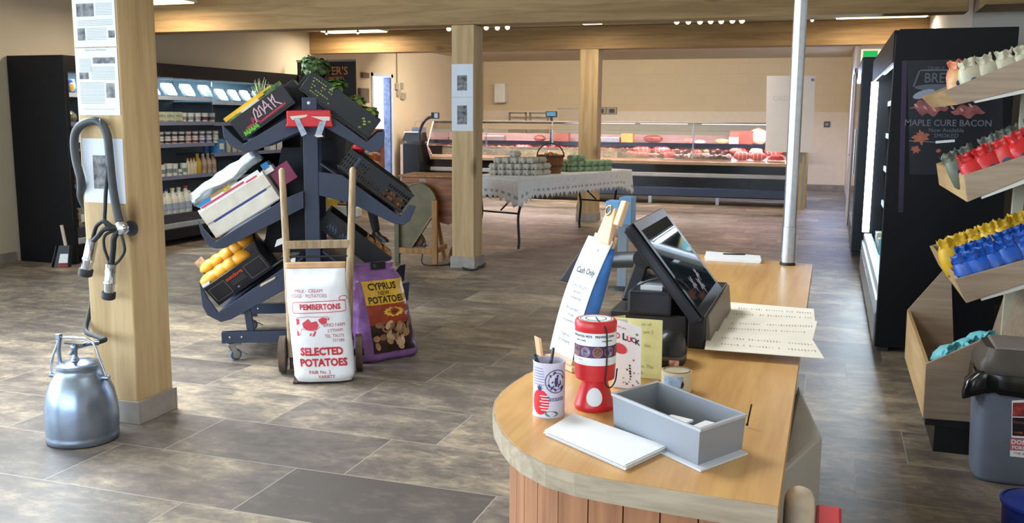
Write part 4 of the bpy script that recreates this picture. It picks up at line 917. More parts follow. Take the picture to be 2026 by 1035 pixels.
# crates: built in their own frame, then leant on the arms
class Crate:
    def __init__(s, side, u0, z0, ang, L_, H_, v0, v1, tip=0.0):
        a = math.radians(ang); s.sg = side; s.v = V
        s.d = U * (math.cos(a) * -side) + Z * math.sin(a); s.n = U * (math.sin(a) * side) + Z * math.cos(a)
        s.o = S(u0, z0, v0); s.L, s.H, s.D = L_, H_, v1 - v0
        if tip:                      # crate tipped towards the shopper
            s.v, s.n = V * math.cos(tip) + s.n * math.sin(tip), s.n * math.cos(tip) - V * math.sin(tip)
    def P(s, x, h, v=0.0): return s.o + s.d * x + s.n * h + s.v * v
    def bar(s, m, x0, x1, h0, h1, v0, v1, mi=None):
        m.hexa([s.P(x0, h0, v0), s.P(x1, h0, v0), s.P(x1, h0, v1), s.P(x0, h0, v1), s.P(x0, h1, v0), s.P(x1, h1, v0), s.P(x1, h1, v1), s.P(x0, h1, v1)], mi)
    def fr(s, x, h, v): # frame for writing on the near side, reading in the picture left to right
        xa = s.d if s.sg < 0 else -s.d
        return frame(s.P(x, h, v), xa, s.n)
    def shell(s, m, th=.012, lip=True, mi=None):
        L_, H_, D = s.L, s.H, s.D
        s.bar(m, 0, L_, 0, th, 0, D); s.bar(m, 0, L_, th, H_, 0, th); s.bar(m, 0, L_, th, H_, D - th, D); s.bar(m, 0, th, th, H_, th, D - th); s.bar(m, L_ - th, L_, th, H_, th, D - th)
        return m
M_blkcard = mat('black_printed_card', (34, 34, 42), .5, var=.12, scale=10); M_blkcrate = mat('black_crate_plastic', (26, 28, 32), .5, var=.1)
def crate_thing(C_, name, lab, m, rim=None):
    t = T(name, lab, 'crate', C_.o); C_.shell(MB()).build('crate_body', m, t, bevel=.002); C_.t = t; return t
D1, D2 = .375, .39
# --- upper left
c1 = Crate(-1, -.350, 1.352, 36, .385, .135, .003, D1); t = crate_thing(c1, 'fruit_crate', 'black printed fruit crate with yellow rim, top left of the stand', M_blkcard)
m = MB(); c1.bar(m, -.02, c1.L - .06, .148, .172, .02, .075, 0); c1.bar(m, -.004, c1.L * .8, .128, .158, c1.D - .03, c1.D + .003, 0); m.build('yellow_rim', mat('banana_yellow_card', (236, 186, 40), .5, var=.06), t)
m = MB(); c1.bar(m, .07, .22, .132, .149, .004, .018); c1.bar(m, .10, .16, .122, .136, .0005, .005); m.build('torn_white_paper', MATS['torn_white_card'], t)
m = MB(); fm = c1.fr(.0, 0, -.0012)
def blob(m, M_, pts, r, mi=0):
    for a, b in zip(pts, pts[1:]):
        a, b = Vector(a), Vector(b); d = (b - a).normalized(); w = Vector((-d.y, d.x)) * r
        m.add([M_ @ Vector((*(a + w), 0)), M_ @ Vector((*(a - w), 0)), M_ @ Vector((*(b - w + d * r), 0)), M_ @ Vector((*(b + w + d * r), 0))], [(0, 1, 2, 3)], None, mi)
pk = [[(.13, .04), (.15, .10), (.165, .115), (.17, .09), (.155, .06), (.18, .06), (.185, .10), (.20, .11), (.205, .06)], [(.20, .05), (.235, .12), (.25, .05)], [(.215, .078), (.25, .085)], [(.27, .12), (.275, .05)], [(.275, .09), (.30, .12), (.29, .075), (.315, .045)]]
for q in pk: blob(m, fm, q, .0035, 0)
blob(m, fm, [(.06, .045), (.11, .045), (.12, .075), (.15, .03), (.33, .035)], .006, 1)
for k in range(3):
    x = .03 + .034 * k; blob(m, fm, [(x, .012), (x + .004, .035), (x + .014, .018), (x + .022, .038), (x + .026, .014)], .0045, 2)
m.build('printed_lettering', [mat('pink_white_print', (226, 188, 206), .5, var=0), mat('crimson_print', (176, 44, 74), .5, var=0), mat('lime_print', (110, 200, 60), .5, var=0)], t)
pp = c1.P(.17, .10, .30)
t2 = T('pineapple', 'pineapple with spiky grey-green crown behind the yellow rim', 'pineapple', pp)
MB().ball(pp, (.05, .05, .07), 14, 10, jit=.12, jf=30).build('fruit', mat('pineapple_skin', (150, 118, 60), .6, var=.4, scale=60), t2, smooth=180)
m = MB(); random.seed(4)
for k in range(26):
    a = k * 2.4; r = .012 + .0013 * k; tip = pp + Vector((math.cos(a) * r * 2.2, math.sin(a) * r * 2.2, .205 - .0035 * k)); b = pp + Vector((math.cos(a) * .012, math.sin(a) * .012, .06)); s_ = Vector((-math.sin(a), math.cos(a), 0)) * .009; mid = b.lerp(tip, .5) + Vector((math.cos(a), math.sin(a), 0)) * -.004
    m.add([b - s_, b + s_, mid + s_ * .9, tip, mid - s_ * .9], [(0, 1, 2, 4), (4, 2, 3)])
m.build('crown', mat('pineapple_leaf', (150, 160, 120), .5, var=.3, scale=40), t2, solid=.0015)
random.seed(8)
def leafball(name, c, r, m, lab, cat, n=16, grp=None):
    c = Vector(c); t = T(name, lab, cat, c, grp)
    MB().ball(c, r * .7, 14, 10, jit=.3, jf=14).build('heart', m, t, smooth=180)
    mb = MB()
    for k in range(n):
        a = random.uniform(0, 2 * PI); ph = random.uniform(-.2, 1.3); d = Vector((math.cos(a) * math.cos(ph), math.sin(a) * math.cos(ph), math.sin(ph))); s1 = d.cross(Z + Vector((.1, .2, 0))).normalized(); s2 = d.cross(s1); L_ = r * random.uniform(.8, 1.25); sd = random.random() * 9
        mb.grid(lambda u, v: c + d * (r * .55 + L_ * .5 * math.sin(u * 1.9)) + (s1 * (v - .5) * L_ * 1.2 * math.sin(PI * (.15 + .8 * u)) + s2 * (u - .3) * L_ * .9) + noise.noise_vector(Vector((u * 4 + sd, v * 5, sd))) * r * .22, 5, 6)
    mb.build('leaves', m, t, smooth=180, solid=.001)
M_kale = mat('dark_green_leaf', (74, 98, 50), .5, var=.45, scale=30); M_lett = mat('pale_green_leaf', (150, 166, 92), .5, var=.35, scale=30)
M_mid = mat('mid_green_leaf', (96, 130, 60), .5, var=.4, scale=30)
# --- upper right
c2 = Crate(1, .385, 1.360, 36.5, .50, .142, .003, D1); t = crate_thing(c2, 'vegetable_crate', 'long black vegetable crate with green print, top right of the stand', M_blkcrate)
m = MB(); random.seed(11); fm = c2.fr(0, 0, -.0012)
for r_ in range(5):
    for k in range(9):
        if random.random() < .45: continue
        x = -c2.L + .03 + .016 * k + .006 * r_; blob(m, fm, [(x, .112 - .019 * r_), (x + .006, .112 - .019 * r_)], .0035)
for x, y_ in ((-.10, .085), (-.085, .075), (-.06, .09), (-.075, .06), (-.088, .03)): blob(m, fm, [(x, y_), (x + .01, y_ + .006)], .005)
m.build('green_print', mat('yellow_green_print', (160, 176, 70), .5, var=.3, scale=60), t)
for q in ((.0, .09, .130, .146, .004, .04), (c1.L - .12, c1.L, .135, .16, .01, .05)): m = MB(); c1.bar(m, *q); m.build('green_packing', M_mid, c1.t)
for i, (x, v, r, mt, nm_, lab, n_) in enumerate(((.50, .07, .070, M_kale, 'curly_kale', 'dark curly kale at the top of the long vegetable crate', 26), (.52, .20, .062, M_kale, 'curly_kale', 'second head of kale behind, at the peak of the stand', 22), (.33, .07, .062, M_mid, 'green_lettuce', 'mid green lettuce just below the kale', 16), (.175, .085, .052, M_lett, 'pale_lettuce', 'pale lettuce halfway down the long vegetable crate', 14), (.085, .085, .050, M_lett, 'pale_lettuce', 'lowest pale lettuce in the long vegetable crate', 14))):
    leafball(nm_, c2.P(x, .135 + (.03 if i < 2 else .0), v), r, mt, lab, 'vegetable', n_)
# --- crates in the second row, behind
for cc, lab in ((Crate(-1, -.350, 1.352, 36, .44, .15, D2, D2 + D1 - .01), 'plain black crate behind the yellow-rimmed fruit crate'), (Crate(1, .385, 1.360, 36.5, .55, .15, D2, D2 + D1 - .01), 'plain black crate behind the long vegetable crate')):
    crate_thing(cc, 'black_crate', lab, M_blkcrate)
    MB().prism([cc.P(.03, .06, .02), cc.P(cc.L - .02, .06, .02), cc.P(cc.L - .02, .09, .02), cc.P(.03, .09, .02)], V * (cc.D - .04)).build('dark_liner', mat('dark_green_paper', (40, 54, 34), .6, var=.3, scale=30), cc.t)
# --- middle left: white slatted crate
c3 = Crate(-1, -.533, .762, 32, .455, .195, .003, D1); t = T('slatted_crate', 'white slatted wooden crate with blue stripe, middle left of the stand', 'crate', c3.o)
M_wcr = mat('whitewashed_pine', (226, 222, 212), .65, var=.05, scale=14)
m = MB()
for v in (0, c3.D - .010):
    c3.bar(m, 0, c3.L, 0, .082, v, v + .010); c3.bar(m, 0, c3.L, .096, .180, v, v + .010)
m.build('side_slats', M_wcr, t, bevel=.002)
m = MB()
for x in (0, c3.L - .012): c3.bar(m, x, x + .012, .0, .195, .011, c3.D - .011)
m.build('end_panel', M_wcr, t, bevel=.002)
m = MB(); c3.bar(m, .01, c3.L - .01, -.006, .002, .012, c3.D - .012); m.build('floor_slats', M_wcr, t)
m = MB(); c3.bar(m, .045, c3.L - .04, .081, .099, .004, .012); m.build('blue_stripe', mat('royal_blue_lining', (58, 76, 150), .5, var=.05), t)
m = MB()
for x in (.012, c3.L - .042): c3.bar(m, x, x + .03, .01, .19, .012, .03)
m.build('corner_post', M_wcr, t)
# printed card liner sticking up above the slats
m = MB(); c3.bar(m, .02, c3.L - .02, .17, .215, .028, .032, 0); c3.bar(m, .025, c3.L - .13, .190, .202, .0262, .028, 1); c3.bar(m, c3.L - .12, c3.L - .03, .180, .192, .0262, .028, 1); c3.bar(m, .015, .10, .205, .232, .0255, .033, 2); c3.bar(m, .19, .24, .205, .225, .0255, .030, 3); c3.bar(m, c3.L + .005, c3.L + .05, .19, .23, .05, .20, 2); c3.bar(m, c3.L + .002, c3.L + .06, .16, .20, .05, .20, 0)
m.build('printed_liner', [M_paper, mat('raspberry_print', (206, 60, 96), .5, var=.05), mat('cyan_print', (44, 140, 206), .5, var=.05), mat('lime_yellow_print', (206, 200, 80), .5, var=.2, scale=60)], t)
m = MB(); c3.bar(m, c3.L + .02, c3.L + .15, .05, .17, .10, .108); m.build('magenta_sheet', mat('magenta_card', (150, 44, 92), .35, var=.15), t)
M_cream = mat('cream_curd', (214, 196, 160), .6, var=.12, scale=40)
for i, x in enumerate((.035, .10, .165, .23)):
    p = c3.P(x, .232, .11); t2 = T('cauliflower', 'cream cauliflower in clear film, %s from the left in the white crate' % ORD[i], 'vegetable', p)
    MB().ball(p, (.045, .05, .038), 14, 10, jit=.25, jf=40).build('curd', M_cream, t2, smooth=180)
    MB().ball(p, (.050, .056, .043), 14, 10, jit=.12, jf=20).build('film', M_film, t2, smooth=180)
m = MB(); m.grid(lambda u, v: c3.P(lerp(.0, c3.L + .03, u), .228 + .02 * u + .016 * math.sin(u * 9) * math.sin(v * 7) + .085 * math.sin(PI * v), lerp(.02, .22, v)) + noise.noise_vector(Vector((u * 9, v * 5, 3))) * .008, 20, 8)
o = m.build('film_sheet', glass('hazy_film', gloss=.08, rough=.25, milk=.07), smooth=180, solid=.0008, loc=c3.P(.1, .25, .1)); tag(o, 'crumpled sheet of hazy clear film over the white crate', 'plastic film')
m = MB(); 
o = MB().tube([c3.P(.05, .223, .042), c3.P(.24, .238, .042)], .012, 8).build('bread_stick', mat('peach_card', (222, 176, 130), .6, var=.08), smooth=60, loc=c3.P(.05, .22, .04)); tag(o, 'peach-coloured roll lying along the white crate edge', 'roll')
# --- middle right: black vented crate with oranges
c4 = Crate(1, .582, .905, 37, .475, .138, .003, D1); t = T('vented_crate', 'black vented crate with oranges inside, middle right of the stand', 'crate', c4.o)
m = MB(); th_ = .006
c4.bar(m, 0, c4.L, 0, th_, 0, c4.D); c4.bar(m, 0, c4.L, th_, c4.H, c4.D - th_, c4.D); c4.bar(m, 0, th_, th_, c4.H, th_, c4.D - th_); c4.bar(m, c4.L - th_, c4.L, th_, c4.H, th_, c4.D - th_)
c4.bar(m, 0, c4.L, 0, .022, 0, th_); c4.bar(m, 0, c4.L, .045, .058, 0, th_); c4.bar(m, 0, c4.L, .080, .092, 0, th_); c4.bar(m, 0, c4.L, .112, c4.H, 0, th_)
for k in range(26): x = .018 * k; c4.bar(m, x, x + (.006 if k < 9 else .0135), .02, .115, .0005, th_ - .0005)
c4.bar(m, .16, .31, .055, .12, -.001, th_); c4.bar(m, -.004, c4.L, .13, .142, -.003, .01); m.build('crate_body', M_blkcrate, t)
m = MB(); c4.bar(m, c4.L - .085, c4.L - .07, .0, .145, -.003, .001); m.build('ridge', mat('blue_grey_ridge', (52, 66, 84), .4, var=.05), t)
M_or = mat('orange_peel', (236, 128, 40), .45, var=.12, scale=20, bump=.1, bscale=200, detail=2)
oi = 0
for r_ in range(2):
    for k in range(6):
        p = c4.P(.042 + .063 * k, .043 + .0 * r_, .042 + .066 * r_)
        o = MB().ball(p, .031, 12, 8).build('orange', M_or, smooth=180, loc=p); tag(o, 'orange behind the vents of the black crate, %s from the low end, %s row' % (ORD[k], 'front' if not r_ else 'back'), 'orange', 'oranges in the vented crate')
cc = Crate(1, .582, .905, 37, .475, .138, D2, D2 + D1 - .01); crate_thing(cc, 'black_crate', 'plain black crate behind the vented orange crate', M_blkcrate)
p = c4.P(.44, .17, .09); t2 = T('red_pepper', 'red pepper pieces lying on top of the vented crate', 'pepper', p); MB().ball(p, (.05, .03, .026), 12, 8, jit=.3, jf=30).build('fruit', M_red, t2, smooth=180); MB().ball(p + U * .05 - Z * .02, (.02, .02, .018), 10, 6, jit=.3, jf=30).build('pale_flesh', M_cream, t2, smooth=180)
# --- lower left: mango crate
c5 = Crate(-1, -.538, .335, 34.5, .405, .150, .045, D1 + .02, math.radians(19)); t = crate_thing(c5, 'mango_crate', 'black mango crate with orange lettering, lower left of the stand', M_blkcard)
m = MB(); fm = c5.fr(0, 0, -.0012); write(m, 'sundoga', .036, fm @ Matrix.Translation((.195, .112, 0)), bold=.0012); m.build('orange_lettering', mat('orange_print', (206, 84, 40), .5, var=0), t)
m = MB()
for x0_, x1_ in ((.015, .125), (.268, .388)):
    for a, b in (((x0_, .025), (x1_, .025)), ((x0_, .122), (x1_, .122)), ((x0_, .025), (x0_, .122)), ((x1_, .025), (x1_, .122))): blob(m, fm, [a, b], .0009)
for k in range(3): blob(m, fm, [(.15, .085 - .012 * k), (.245, .085 - .012 * k)], .003, 1)
blob(m, fm, [(.165, .03), (.172, .032)], .006, 0); m.build('grey_print', [mat('pale_grey_print', (150, 150, 158), .5, var=0), mat('dim_grey_print', (74, 74, 84), .5, var=0)], t)
m = MB(); c5.bar(m, -.02, .05, .149, .156, -.004, .05); c5.bar(m, .05, c5.L, .06, .145, D1 / 2 - .01, D1 / 2 + .004); m.build('card_divider', mat('grey_card', (126, 118, 120), .7, var=.1), t)
M_man = mat('mango_skin', (232, 160, 40), .4, var=.14, scale=9)
for r_, (vv, xs) in enumerate(((.085, (.055, .13, .20, .28)), (.27, (.05, .12, .19, .26, .33)))):
    for k, x in enumerate(xs):
        p = c5.P(x, .142, vv); mt = frame(Vector(), c5.d, c5.v).to_3x3().to_4x4(); big = 1.25 if (r_ == 0 and k == 0) else 1.0
        t2 = T('mango', 'ripe yellow mango, %s from the low end in the %s row' % (ORD[k], 'front' if r_ == 0 else 'back'), 'mango', p, 'mangoes in the black crate')
        MB().ball(p, (.062 * big, .052, .046), 14, 10, M=mt, jit=.14, jf=14).build('fruit', M_man, t2, smooth=180)
        MB().ball(p + c5.d * -.056 * big + c5.n * .006, .005, 6, 4).build('stalk_scar', mat('dark_stalk', (70, 56, 30), .7, var=0), t2)
cc = Crate(-1, -.538, .326, 34.5, .405, .152, D2, D2 + D1 - .01); crate_thing(cc, 'black_crate', 'plain black crate behind the mango crate', M_blkcard)
p = c5.P(.0, .16, .36); o = MB().slab([c5.P(-.01, .15, .30), c5.P(.05, .15, .30), c5.P(.05, .22, .30), c5.P(-.01, .21, .30)], V, .004).build('price_card', mat('creased_card', (214, 196, 176), .6, var=.2, scale=30), loc=p); tag(o, 'small pale card stuck in the back of the mango crate', 'card')
MB().slab([S(-.13, .55, -.027), S(-.07, .58, -.027), S(-.06, .645, -.027), S(-.115, .62, -.027)], V, .002).build('white_tag', M_paper, st); MB().prism([S(-.28, .46, -.026), S(-.19, .51, -.026), S(-.185, .525, -.026), S(-.275, .478, -.026)], V * .002).build('cream_label', mat('cream_label', (206, 190, 156), .6, var=.05), st)
MB().slab([S(-.19, .70, .02), S(-.13, .725, .02), S(-.125, .765, .02), S(-.175, .745, .02)], V, .002).build('white_tag', M_paper, st)
# --- lower right: flat black crate with onions
c6 = Crate(1, .45, .50, 38.5, .50, .13, .155, D1 + .15); t = crate_thing(c6, 'onion_crate', 'flat black crate holding brown onions, lower right of the stand', M_blkcrate)
M_on = mat('onion_skin', (176, 124, 66), .45, var=.2, scale=12, stretch=(1, 1, 4))
for k, (x, v) in enumerate(((.04, .06), (.11, .07), (.18, .06), (.05, .15), (.12, .16))):
    p = c6.P(x, .115, v); t2 = T('onion', 'brown onion, %s in the lower right crate counting up from its low end' % ORD[k], 'onion', p, 'onions in the flat crate')
    MB().ball(p, (.036, .036, .032), 12, 8, jit=.08).build('bulb', M_on, t2, smooth=180); MB().lathe([(.008, 0), (.003, .02), (.004, .03)], p + Z * .03, 8).build('neck', M_on, t2)
for x in (.28, .38):
    m = MB()
    for k in range(10): c6.bar(m, x + .007 * k, x + .007 * k + .004, .03 + .01 * (k % 3), .05 + .01 * (k % 3), -.0015, .0005)
    m.build('blue_print', mat('dusky_blue_print', (70, 110, 150), .5, var=.1), t)

# ================================================================== sack truck, sacks
t = T('sack_truck', 'old wooden sack truck leaning on the produce stand', 'sack truck', S(.1, 0, -.34))
def rail(pa, pb, ra, rb, name='rail'):
    pa, pb = Vector(pa), Vector(pb); n_ = 14; pts = [pa.lerp(pb, k / n_) + V * (.010 * math.sin(PI * k / n_)) for k in range(n_ + 1)]
    MB().tube(pts + [pb + (pb - pa).normalized() * .012], [lerp(ra, rb, k / n_) for k in range(n_ + 1)] + [rb * .5], 10).build(name, M_oldwood, t, smooth=60)
RL0, RL1, RR0, RR1 = S(-.070, .10, -.37), S(-.112, 1.185, -.20), S(.250, .10, -.37), S(.299, 1.190, -.20)
rail(RL0, RL1, .024, .0195); rail(RR0, RR1, .026, .0205)
def cross(f_, r): 
    a, b = RL0.lerp(RL1, f_), RR0.lerp(RR1, f_); m = MB(); m.hexa([a - Z * r - V * .012, b - Z * r - V * .012, b - Z * r + V * .014, a - Z * r + V * .014, a + Z * r - V * .012, b + Z * r - V * .012, b + Z * r + V * .014, a + Z * r + V * .014]); m.build('crosspiece', M_oldwood, t, bevel=.004)
cross(.60, .024); cross(.34, .022); cross(.06, .02)
MB().tube([RL0.lerp(RL1, .535), RR0.lerp(RR1, .535)], .006, 8).build('iron_rod', M_rubberd, t)
for u in (-.125, .318):
    mm = frame(S(u, .112, -.335), Z, V, U); w = MB().lathe([(.0, -.022), (.10, -.020), (.108, -.018), (.108, .018), (.10, .020), (.0, .022)], (0, 0, 0), 24, mm, cap=False).build('wheel', mat('rusty_wooden_wheel', (92, 74, 62), .8, var=.25, scale=12), t, smooth=40)
    MB().lathe([(.022, -.03), (.026, -.01), (.026, .01), (.022, .03)], (0, 0, 0), 12, mm).build('hub', mat('rusty_iron', (70, 52, 44), .7, .3, var=.3, scale=20), w, smooth=40)
MB().tube([S(-.15, .112, -.335), S(.34, .112, -.335)], .012, 10).build('axle', mat('rusty_iron', (70, 52, 44), .7), t)
MB().hexa([S(-.05, .004, -.60), S(.25, .004, -.60), S(.25, .004, -.33), S(-.05, .004, -.33), S(-.05, .012, -.60), S(.25, .012, -.60), S(.25, .012, -.33), S(-.05, .012, -.33)]).build('toe_plate', MATS['rusty_iron'], t)
for a in (RL0, RR0): MB().tube([a + Z * .02, a - Z * .068 - V * .005], .014, 8).build('toe_iron', MATS['rusty_iron'], t)

class Sack:
    """soft bag: sections over height; front() gives a point on its front skin"""
    def __init__(s, M_, secs, wr=.006, seed=0): s.M, s.secs, s.wr, s.seed = M_, secs, wr, seed
    def at(s, h):
        q = s.secs
        for a, b in zip(q, q[1:]):
            if h <= b[0]:
                k = (h - a[0]) / (b[0] - a[0]); k = k * k * (3 - 2 * k) * .5 + k * .5
                return [lerp(a[i], b[i], k) for i in range(1, 6)]
        return list(q[-1][1:6])
    def pt(s, th, h):
        rx, ry, n_, ox, oy = s.at(h); ct, st_ = math.cos(th), math.sin(th)
        p = Vector((ox + rx * math.copysign(abs(ct) ** (2 / n_), ct), oy + ry * math.copysign(abs(st_) ** (2 / n_), st_), h))
        d = Vector((ct, st_, 0)); nz = noise.noise(Vector((p.x * 9 + s.seed, p.y * 9, h * 6))) + .6 * noise.noise(Vector((p.x * 22, p.y * 22 + s.seed, h * 17)))
        return p + d * nz * s.wr
    def build(s, name, m, par, h0=None, h1=None, nv=30, seg=40, cap=True, **k):
        h0 = s.secs[0][0] if h0 is None else h0; h1 = s.secs[-1][0] if h1 is None else h1
        R = [[s.M @ s.pt(2 * PI * (i + .5) / seg, lerp(h0, h1, j / nv)) for i in range(seg)] for j in range(nv + 1)]
        return MB().ring_loft(R, cap).build(name, m, par, smooth=50, **k)
    def front(s, x, h, e=.002):
        rx, ry, n_, ox, oy = s.at(h); u = max(-.985, min(.985, (x - ox) / rx)); ct = math.copysign(abs(u) ** (n_ / 2), u); th = -math.acos(ct)
        p = s.pt(th, h); return s.M @ (p + Vector((0, -e, 0)))
    def patch(s, m, x0, x1, h0, h1, mi=0, e=.0015, nu=14, nv=14): m.grid(lambda u, v: s.front(lerp(x0, x1, u), lerp(h0, h1, v), e), nu, nv, mi)
    def text(s, m, str_, size, x, h, mi=0, e=.003, **k):
        v, f = text_geo(str_, size, **k); m.add([s.front(x + p[0], h + p[1], e) for p in v], f, None, mi)
# white paper sack on the truck
base = S(.128, .014, -.555); lean = Matrix.Shear('XY', 4, (0, 0)); MW = frame(base, U, V, Z)
MW = MW @ Matrix(((1, 0, -.075, 0), (0, 1, .20, 0), (0, 0, 1, 0), (0, 0, 0, 1)))
ws = Sack(MW, [(0, .152, .056, 4, 0, 0), (.03, .172, .078, 4, 0, 0), (.20, .172, .088, 3.2, 0, 0), (.40, .174, .084, 3, 0, 0), (.52, .172, .062, 3, 0, 0), (.60, .170, .030, 3.2, .0, .008), (.655, .166, .012, 4, .004, .012)], .0065, 3)
t = T('potato_sack', 'white paper potato sack with red print on the sack truck', 'sack', base)
ws.build('sack_body', mat('white_sack_paper', (226, 228, 232), .6, var=.03, scale=8, bump=.12, bscale=14), t, 0, .625, 40, 56)
ws.build('folded_top', mat('kraft_paper', (190, 150, 112), .75, var=.1, scale=14, bump=.2, bscale=16), t, .622, .655, 4, 56, cap=False, solid=.003)
red, org = M_sred, _ = mat('sack_red_ink', (196, 34, 52), .6, var=.10, scale=40), mat('sack_orange_red_ink', (206, 96, 96), .6, var=.1)
for a in (('SELECTED', .058, .0, .172), ('POTATOES', .058, .005, .110), ('PEMBERTONS', .041, .012, .418)):
    m = MB(); ws.text(m, *a, bold=.0024 if a[1] > .05 else .0014, squash=.91); m.build('bold_lettering', M_sred, t)
m = MB(); ws.text(m, 'PAIR No. 2', .026, -.02, .058, bold=.0004); ws.text(m, 'VARIETY', .024, .015, .033, bold=.0004)
ws.text(m, 'MILK · CREAM', .026, -.045, .505, squash=.95); ws.text(m, 'EGGS · POTATOES', .026, -.045, .478, squash=.92)
ws.text(m, 'BIRKS FARM', .027, .082, .318, squash=.86); ws.text(m, 'LYTHAM', .025, .086, .288, squash=.9); ws.text(m, 'TEL. 736273', .025, .078, .258, squash=.86); ws.text(m, '737380', .025, .098, .232, squash=.9)
m.build('small_lettering', mat('sack_dull_red_ink', (178, 84, 100), .6, var=0), t)
m = MB()
def sline(pts, r):
    for a, b in zip(pts, pts[1:]):
        a, b = Vector(a), Vector(b); d = (b - a).normalized(); w = Vector((-d.y, d.x)) * r; n_ = max(1, int((b - a).length / .02)); 
        for k in range(n_):
            p, q = a.lerp(b, k / n_), a.lerp(b, (k + 1) / n_); m.add([ws.front(*(p + w), .003), ws.front(*(p - w), .003), ws.front(*(q - w + d * r), .003), ws.front(*(q + w + d * r), .003)], [(0, 1, 2, 3)])
sline([(-.140, .385), (.150, .392), (.158, .40), (.158, .442), (.150, .45), (.145, .452), (-.130, .445), (-.142, .435), (-.146, .395), (-.140, .385)], .0017)
sline([(.145 + .025 * math.cos(k * PI / 6), .462 + .013 * math.sin(k * PI / 6)) for k in range(13)], .0015)
def patchy(pts): m.add([ws.front(x, h, .0028) for x, h in pts], [tuple(range(len(pts)))])
for pts in ([(-.095, .330), (-.06, .355), (-.045, .335), (-.015, .342), (-.005, .318), (-.02, .295), (-.06, .290), (-.09, .305)], [(-.005, .350), (.02, .362), (.045, .356), (.04, .330), (.015, .322), (.0, .335)], [(-.125, .355), (-.11, .352), (-.115, .325), (-.13, .32)], [(-.13, .285), (-.122, .287), (-.12, .262), (-.13, .26)], [(-.03, .285), (-.02, .286), (-.03, .262), (-.045, .258)], [(-.055, .275), (-.045, .276), (-.05, .262), (-.06, .262)], [(.045, .352), (.058, .36), (.055, .345)]): patchy(pts)
sline([(-.13, .345), (-.12, .362), (-.06, .366), (-.01, .364), (.03, .366), (.055, .362)], .0012); sline([(-.13, .30), (-.128, .265), (-.11, .27), (-.10, .30), (-.03, .288), (.0, .31)], .0012)
m.build('cow_and_border', mat('sack_cow_ink', (206, 62, 76), .6, var=.05), t)
# purple plastic sack
B0 = onz(722, 722); B1_ = onz(831, 704); ex = (B1_ - B0).normalized(); ey = Vector((-ex.y, ex.x, 0)); base = (B0 + B1_) / 2 + ey * .075
MP = frame(base + Z * .002, ex, ey, Z) @ Matrix(((1, 0, -.13, 0), (0, 1, .07, 0), (0, 0, 1, 0), (0, 0, 0, 1)))
ps = Sack(MP, [(0, .185, .058, 3.5, 0, 0), (.02, .212, .078, 3.2, 0, 0), (.12, .200, .100, 2.6, 0, 0), (.28, .192, .110, 2.5, 0, 0), (.42, .186, .098, 2.5, 0, 0), (.50, .172, .082, 2.6, 0, 0), (.55, .150, .045, 2.6, 0, .01), (.575, .135, .028, 3, 0, .012), (.60, .150, .030, 3, 0, .012)], .014, 11)
t = T('potato_sack', 'purple plastic sack of Cyprus new potatoes beside the stand', 'sack', base)
ps.build('sack_body', mat('purple_film', (134, 92, 148), .22, var=.12, scale=8, bump=.35, bscale=16), t, 0, .60, 44, 56)
m = MB(); ps.patch(m, -.125, .16, .36, .505, 0); ps.patch(m, -.125, .16, .235, .36, 1); ps.patch(m, -.125, .17, .055, .235, 2)
m.build('printed_panel', [mat('golden_print', (214, 168, 52), .25, var=.1, scale=6), mat('russet_print', (150, 60, 34), .25, var=.12, scale=6), mat('dark_brown_print', (52, 34, 26), .25, var=.15, scale=12)], t)
m = MB(); ps.text(m, 'CYPRUS', .056, .0, .468, bold=.0015, e=.004, squash=.95); ps.text(m, 'NEW', .034, .0, .430, bold=.0003, e=.004); ps.text(m, 'POTATOES', .056, .01, .388, bold=.0015, e=.004, squash=.86); ps.text(m, 'PRODUCE', .020, .045, .31, e=.005); m.build('lettering', mat('black_gloss_ink', (36, 24, 24), .3, var=0), t)
m = MB(); m.add([ps.front(.045 + (.078 if k % 2 else .062) * math.cos(k * PI / 12), .31 + (.030 if k % 2 else .023) * math.sin(k * PI / 12), .0035) for k in range(24)], [tuple(range(24))]); m.build('yellow_burst', mat('bright_gold_print', (226, 176, 60), .25, var=.05), t)
m = MB(); random.seed(6)
for k in range(26):
    x, h = random.uniform(-.10, .145), random.uniform(.08, .235); a = random.uniform(0, PI); r1, r2 = random.uniform(.022, .036), random.uniform(.014, .022)
    m.add([ps.front(x + r1 * math.cos(q * PI / 6) * math.cos(a) - r2 * math.sin(q * PI / 6) * math.sin(a), max(.06, h + r1 * math.cos(q * PI / 6) * math.sin(a) + r2 * math.sin(q * PI / 6) * math.cos(a)), .0028 + .0001 * k) for q in range(12)], [tuple(range(12))], None, k % 3)
m.build('potato_picture', [mat('potato_print_a', (206, 168, 130), .3, var=.15, scale=20), mat('potato_print_b', (178, 134, 98), .3, var=.15, scale=20), mat('potato_print_c', (150, 104, 74), .3, var=.15, scale=20)], t)
m = MB(); m.slab([ps.front(-.02, .565, .008), ps.front(.075, .565, .008), ps.front(.078, .61, .012), ps.front(-.018, .61, .012)], -ey, .003); m.build('black_tie_tag', M_blackpl, t)
m = MB(); write(m, 'Cyprus', .022, frame(ps.front(.029, .588, .016), ex, Z)); m.build('tag_lettering', mat('grey_tag_print', (130, 136, 150), .5, var=0), t)

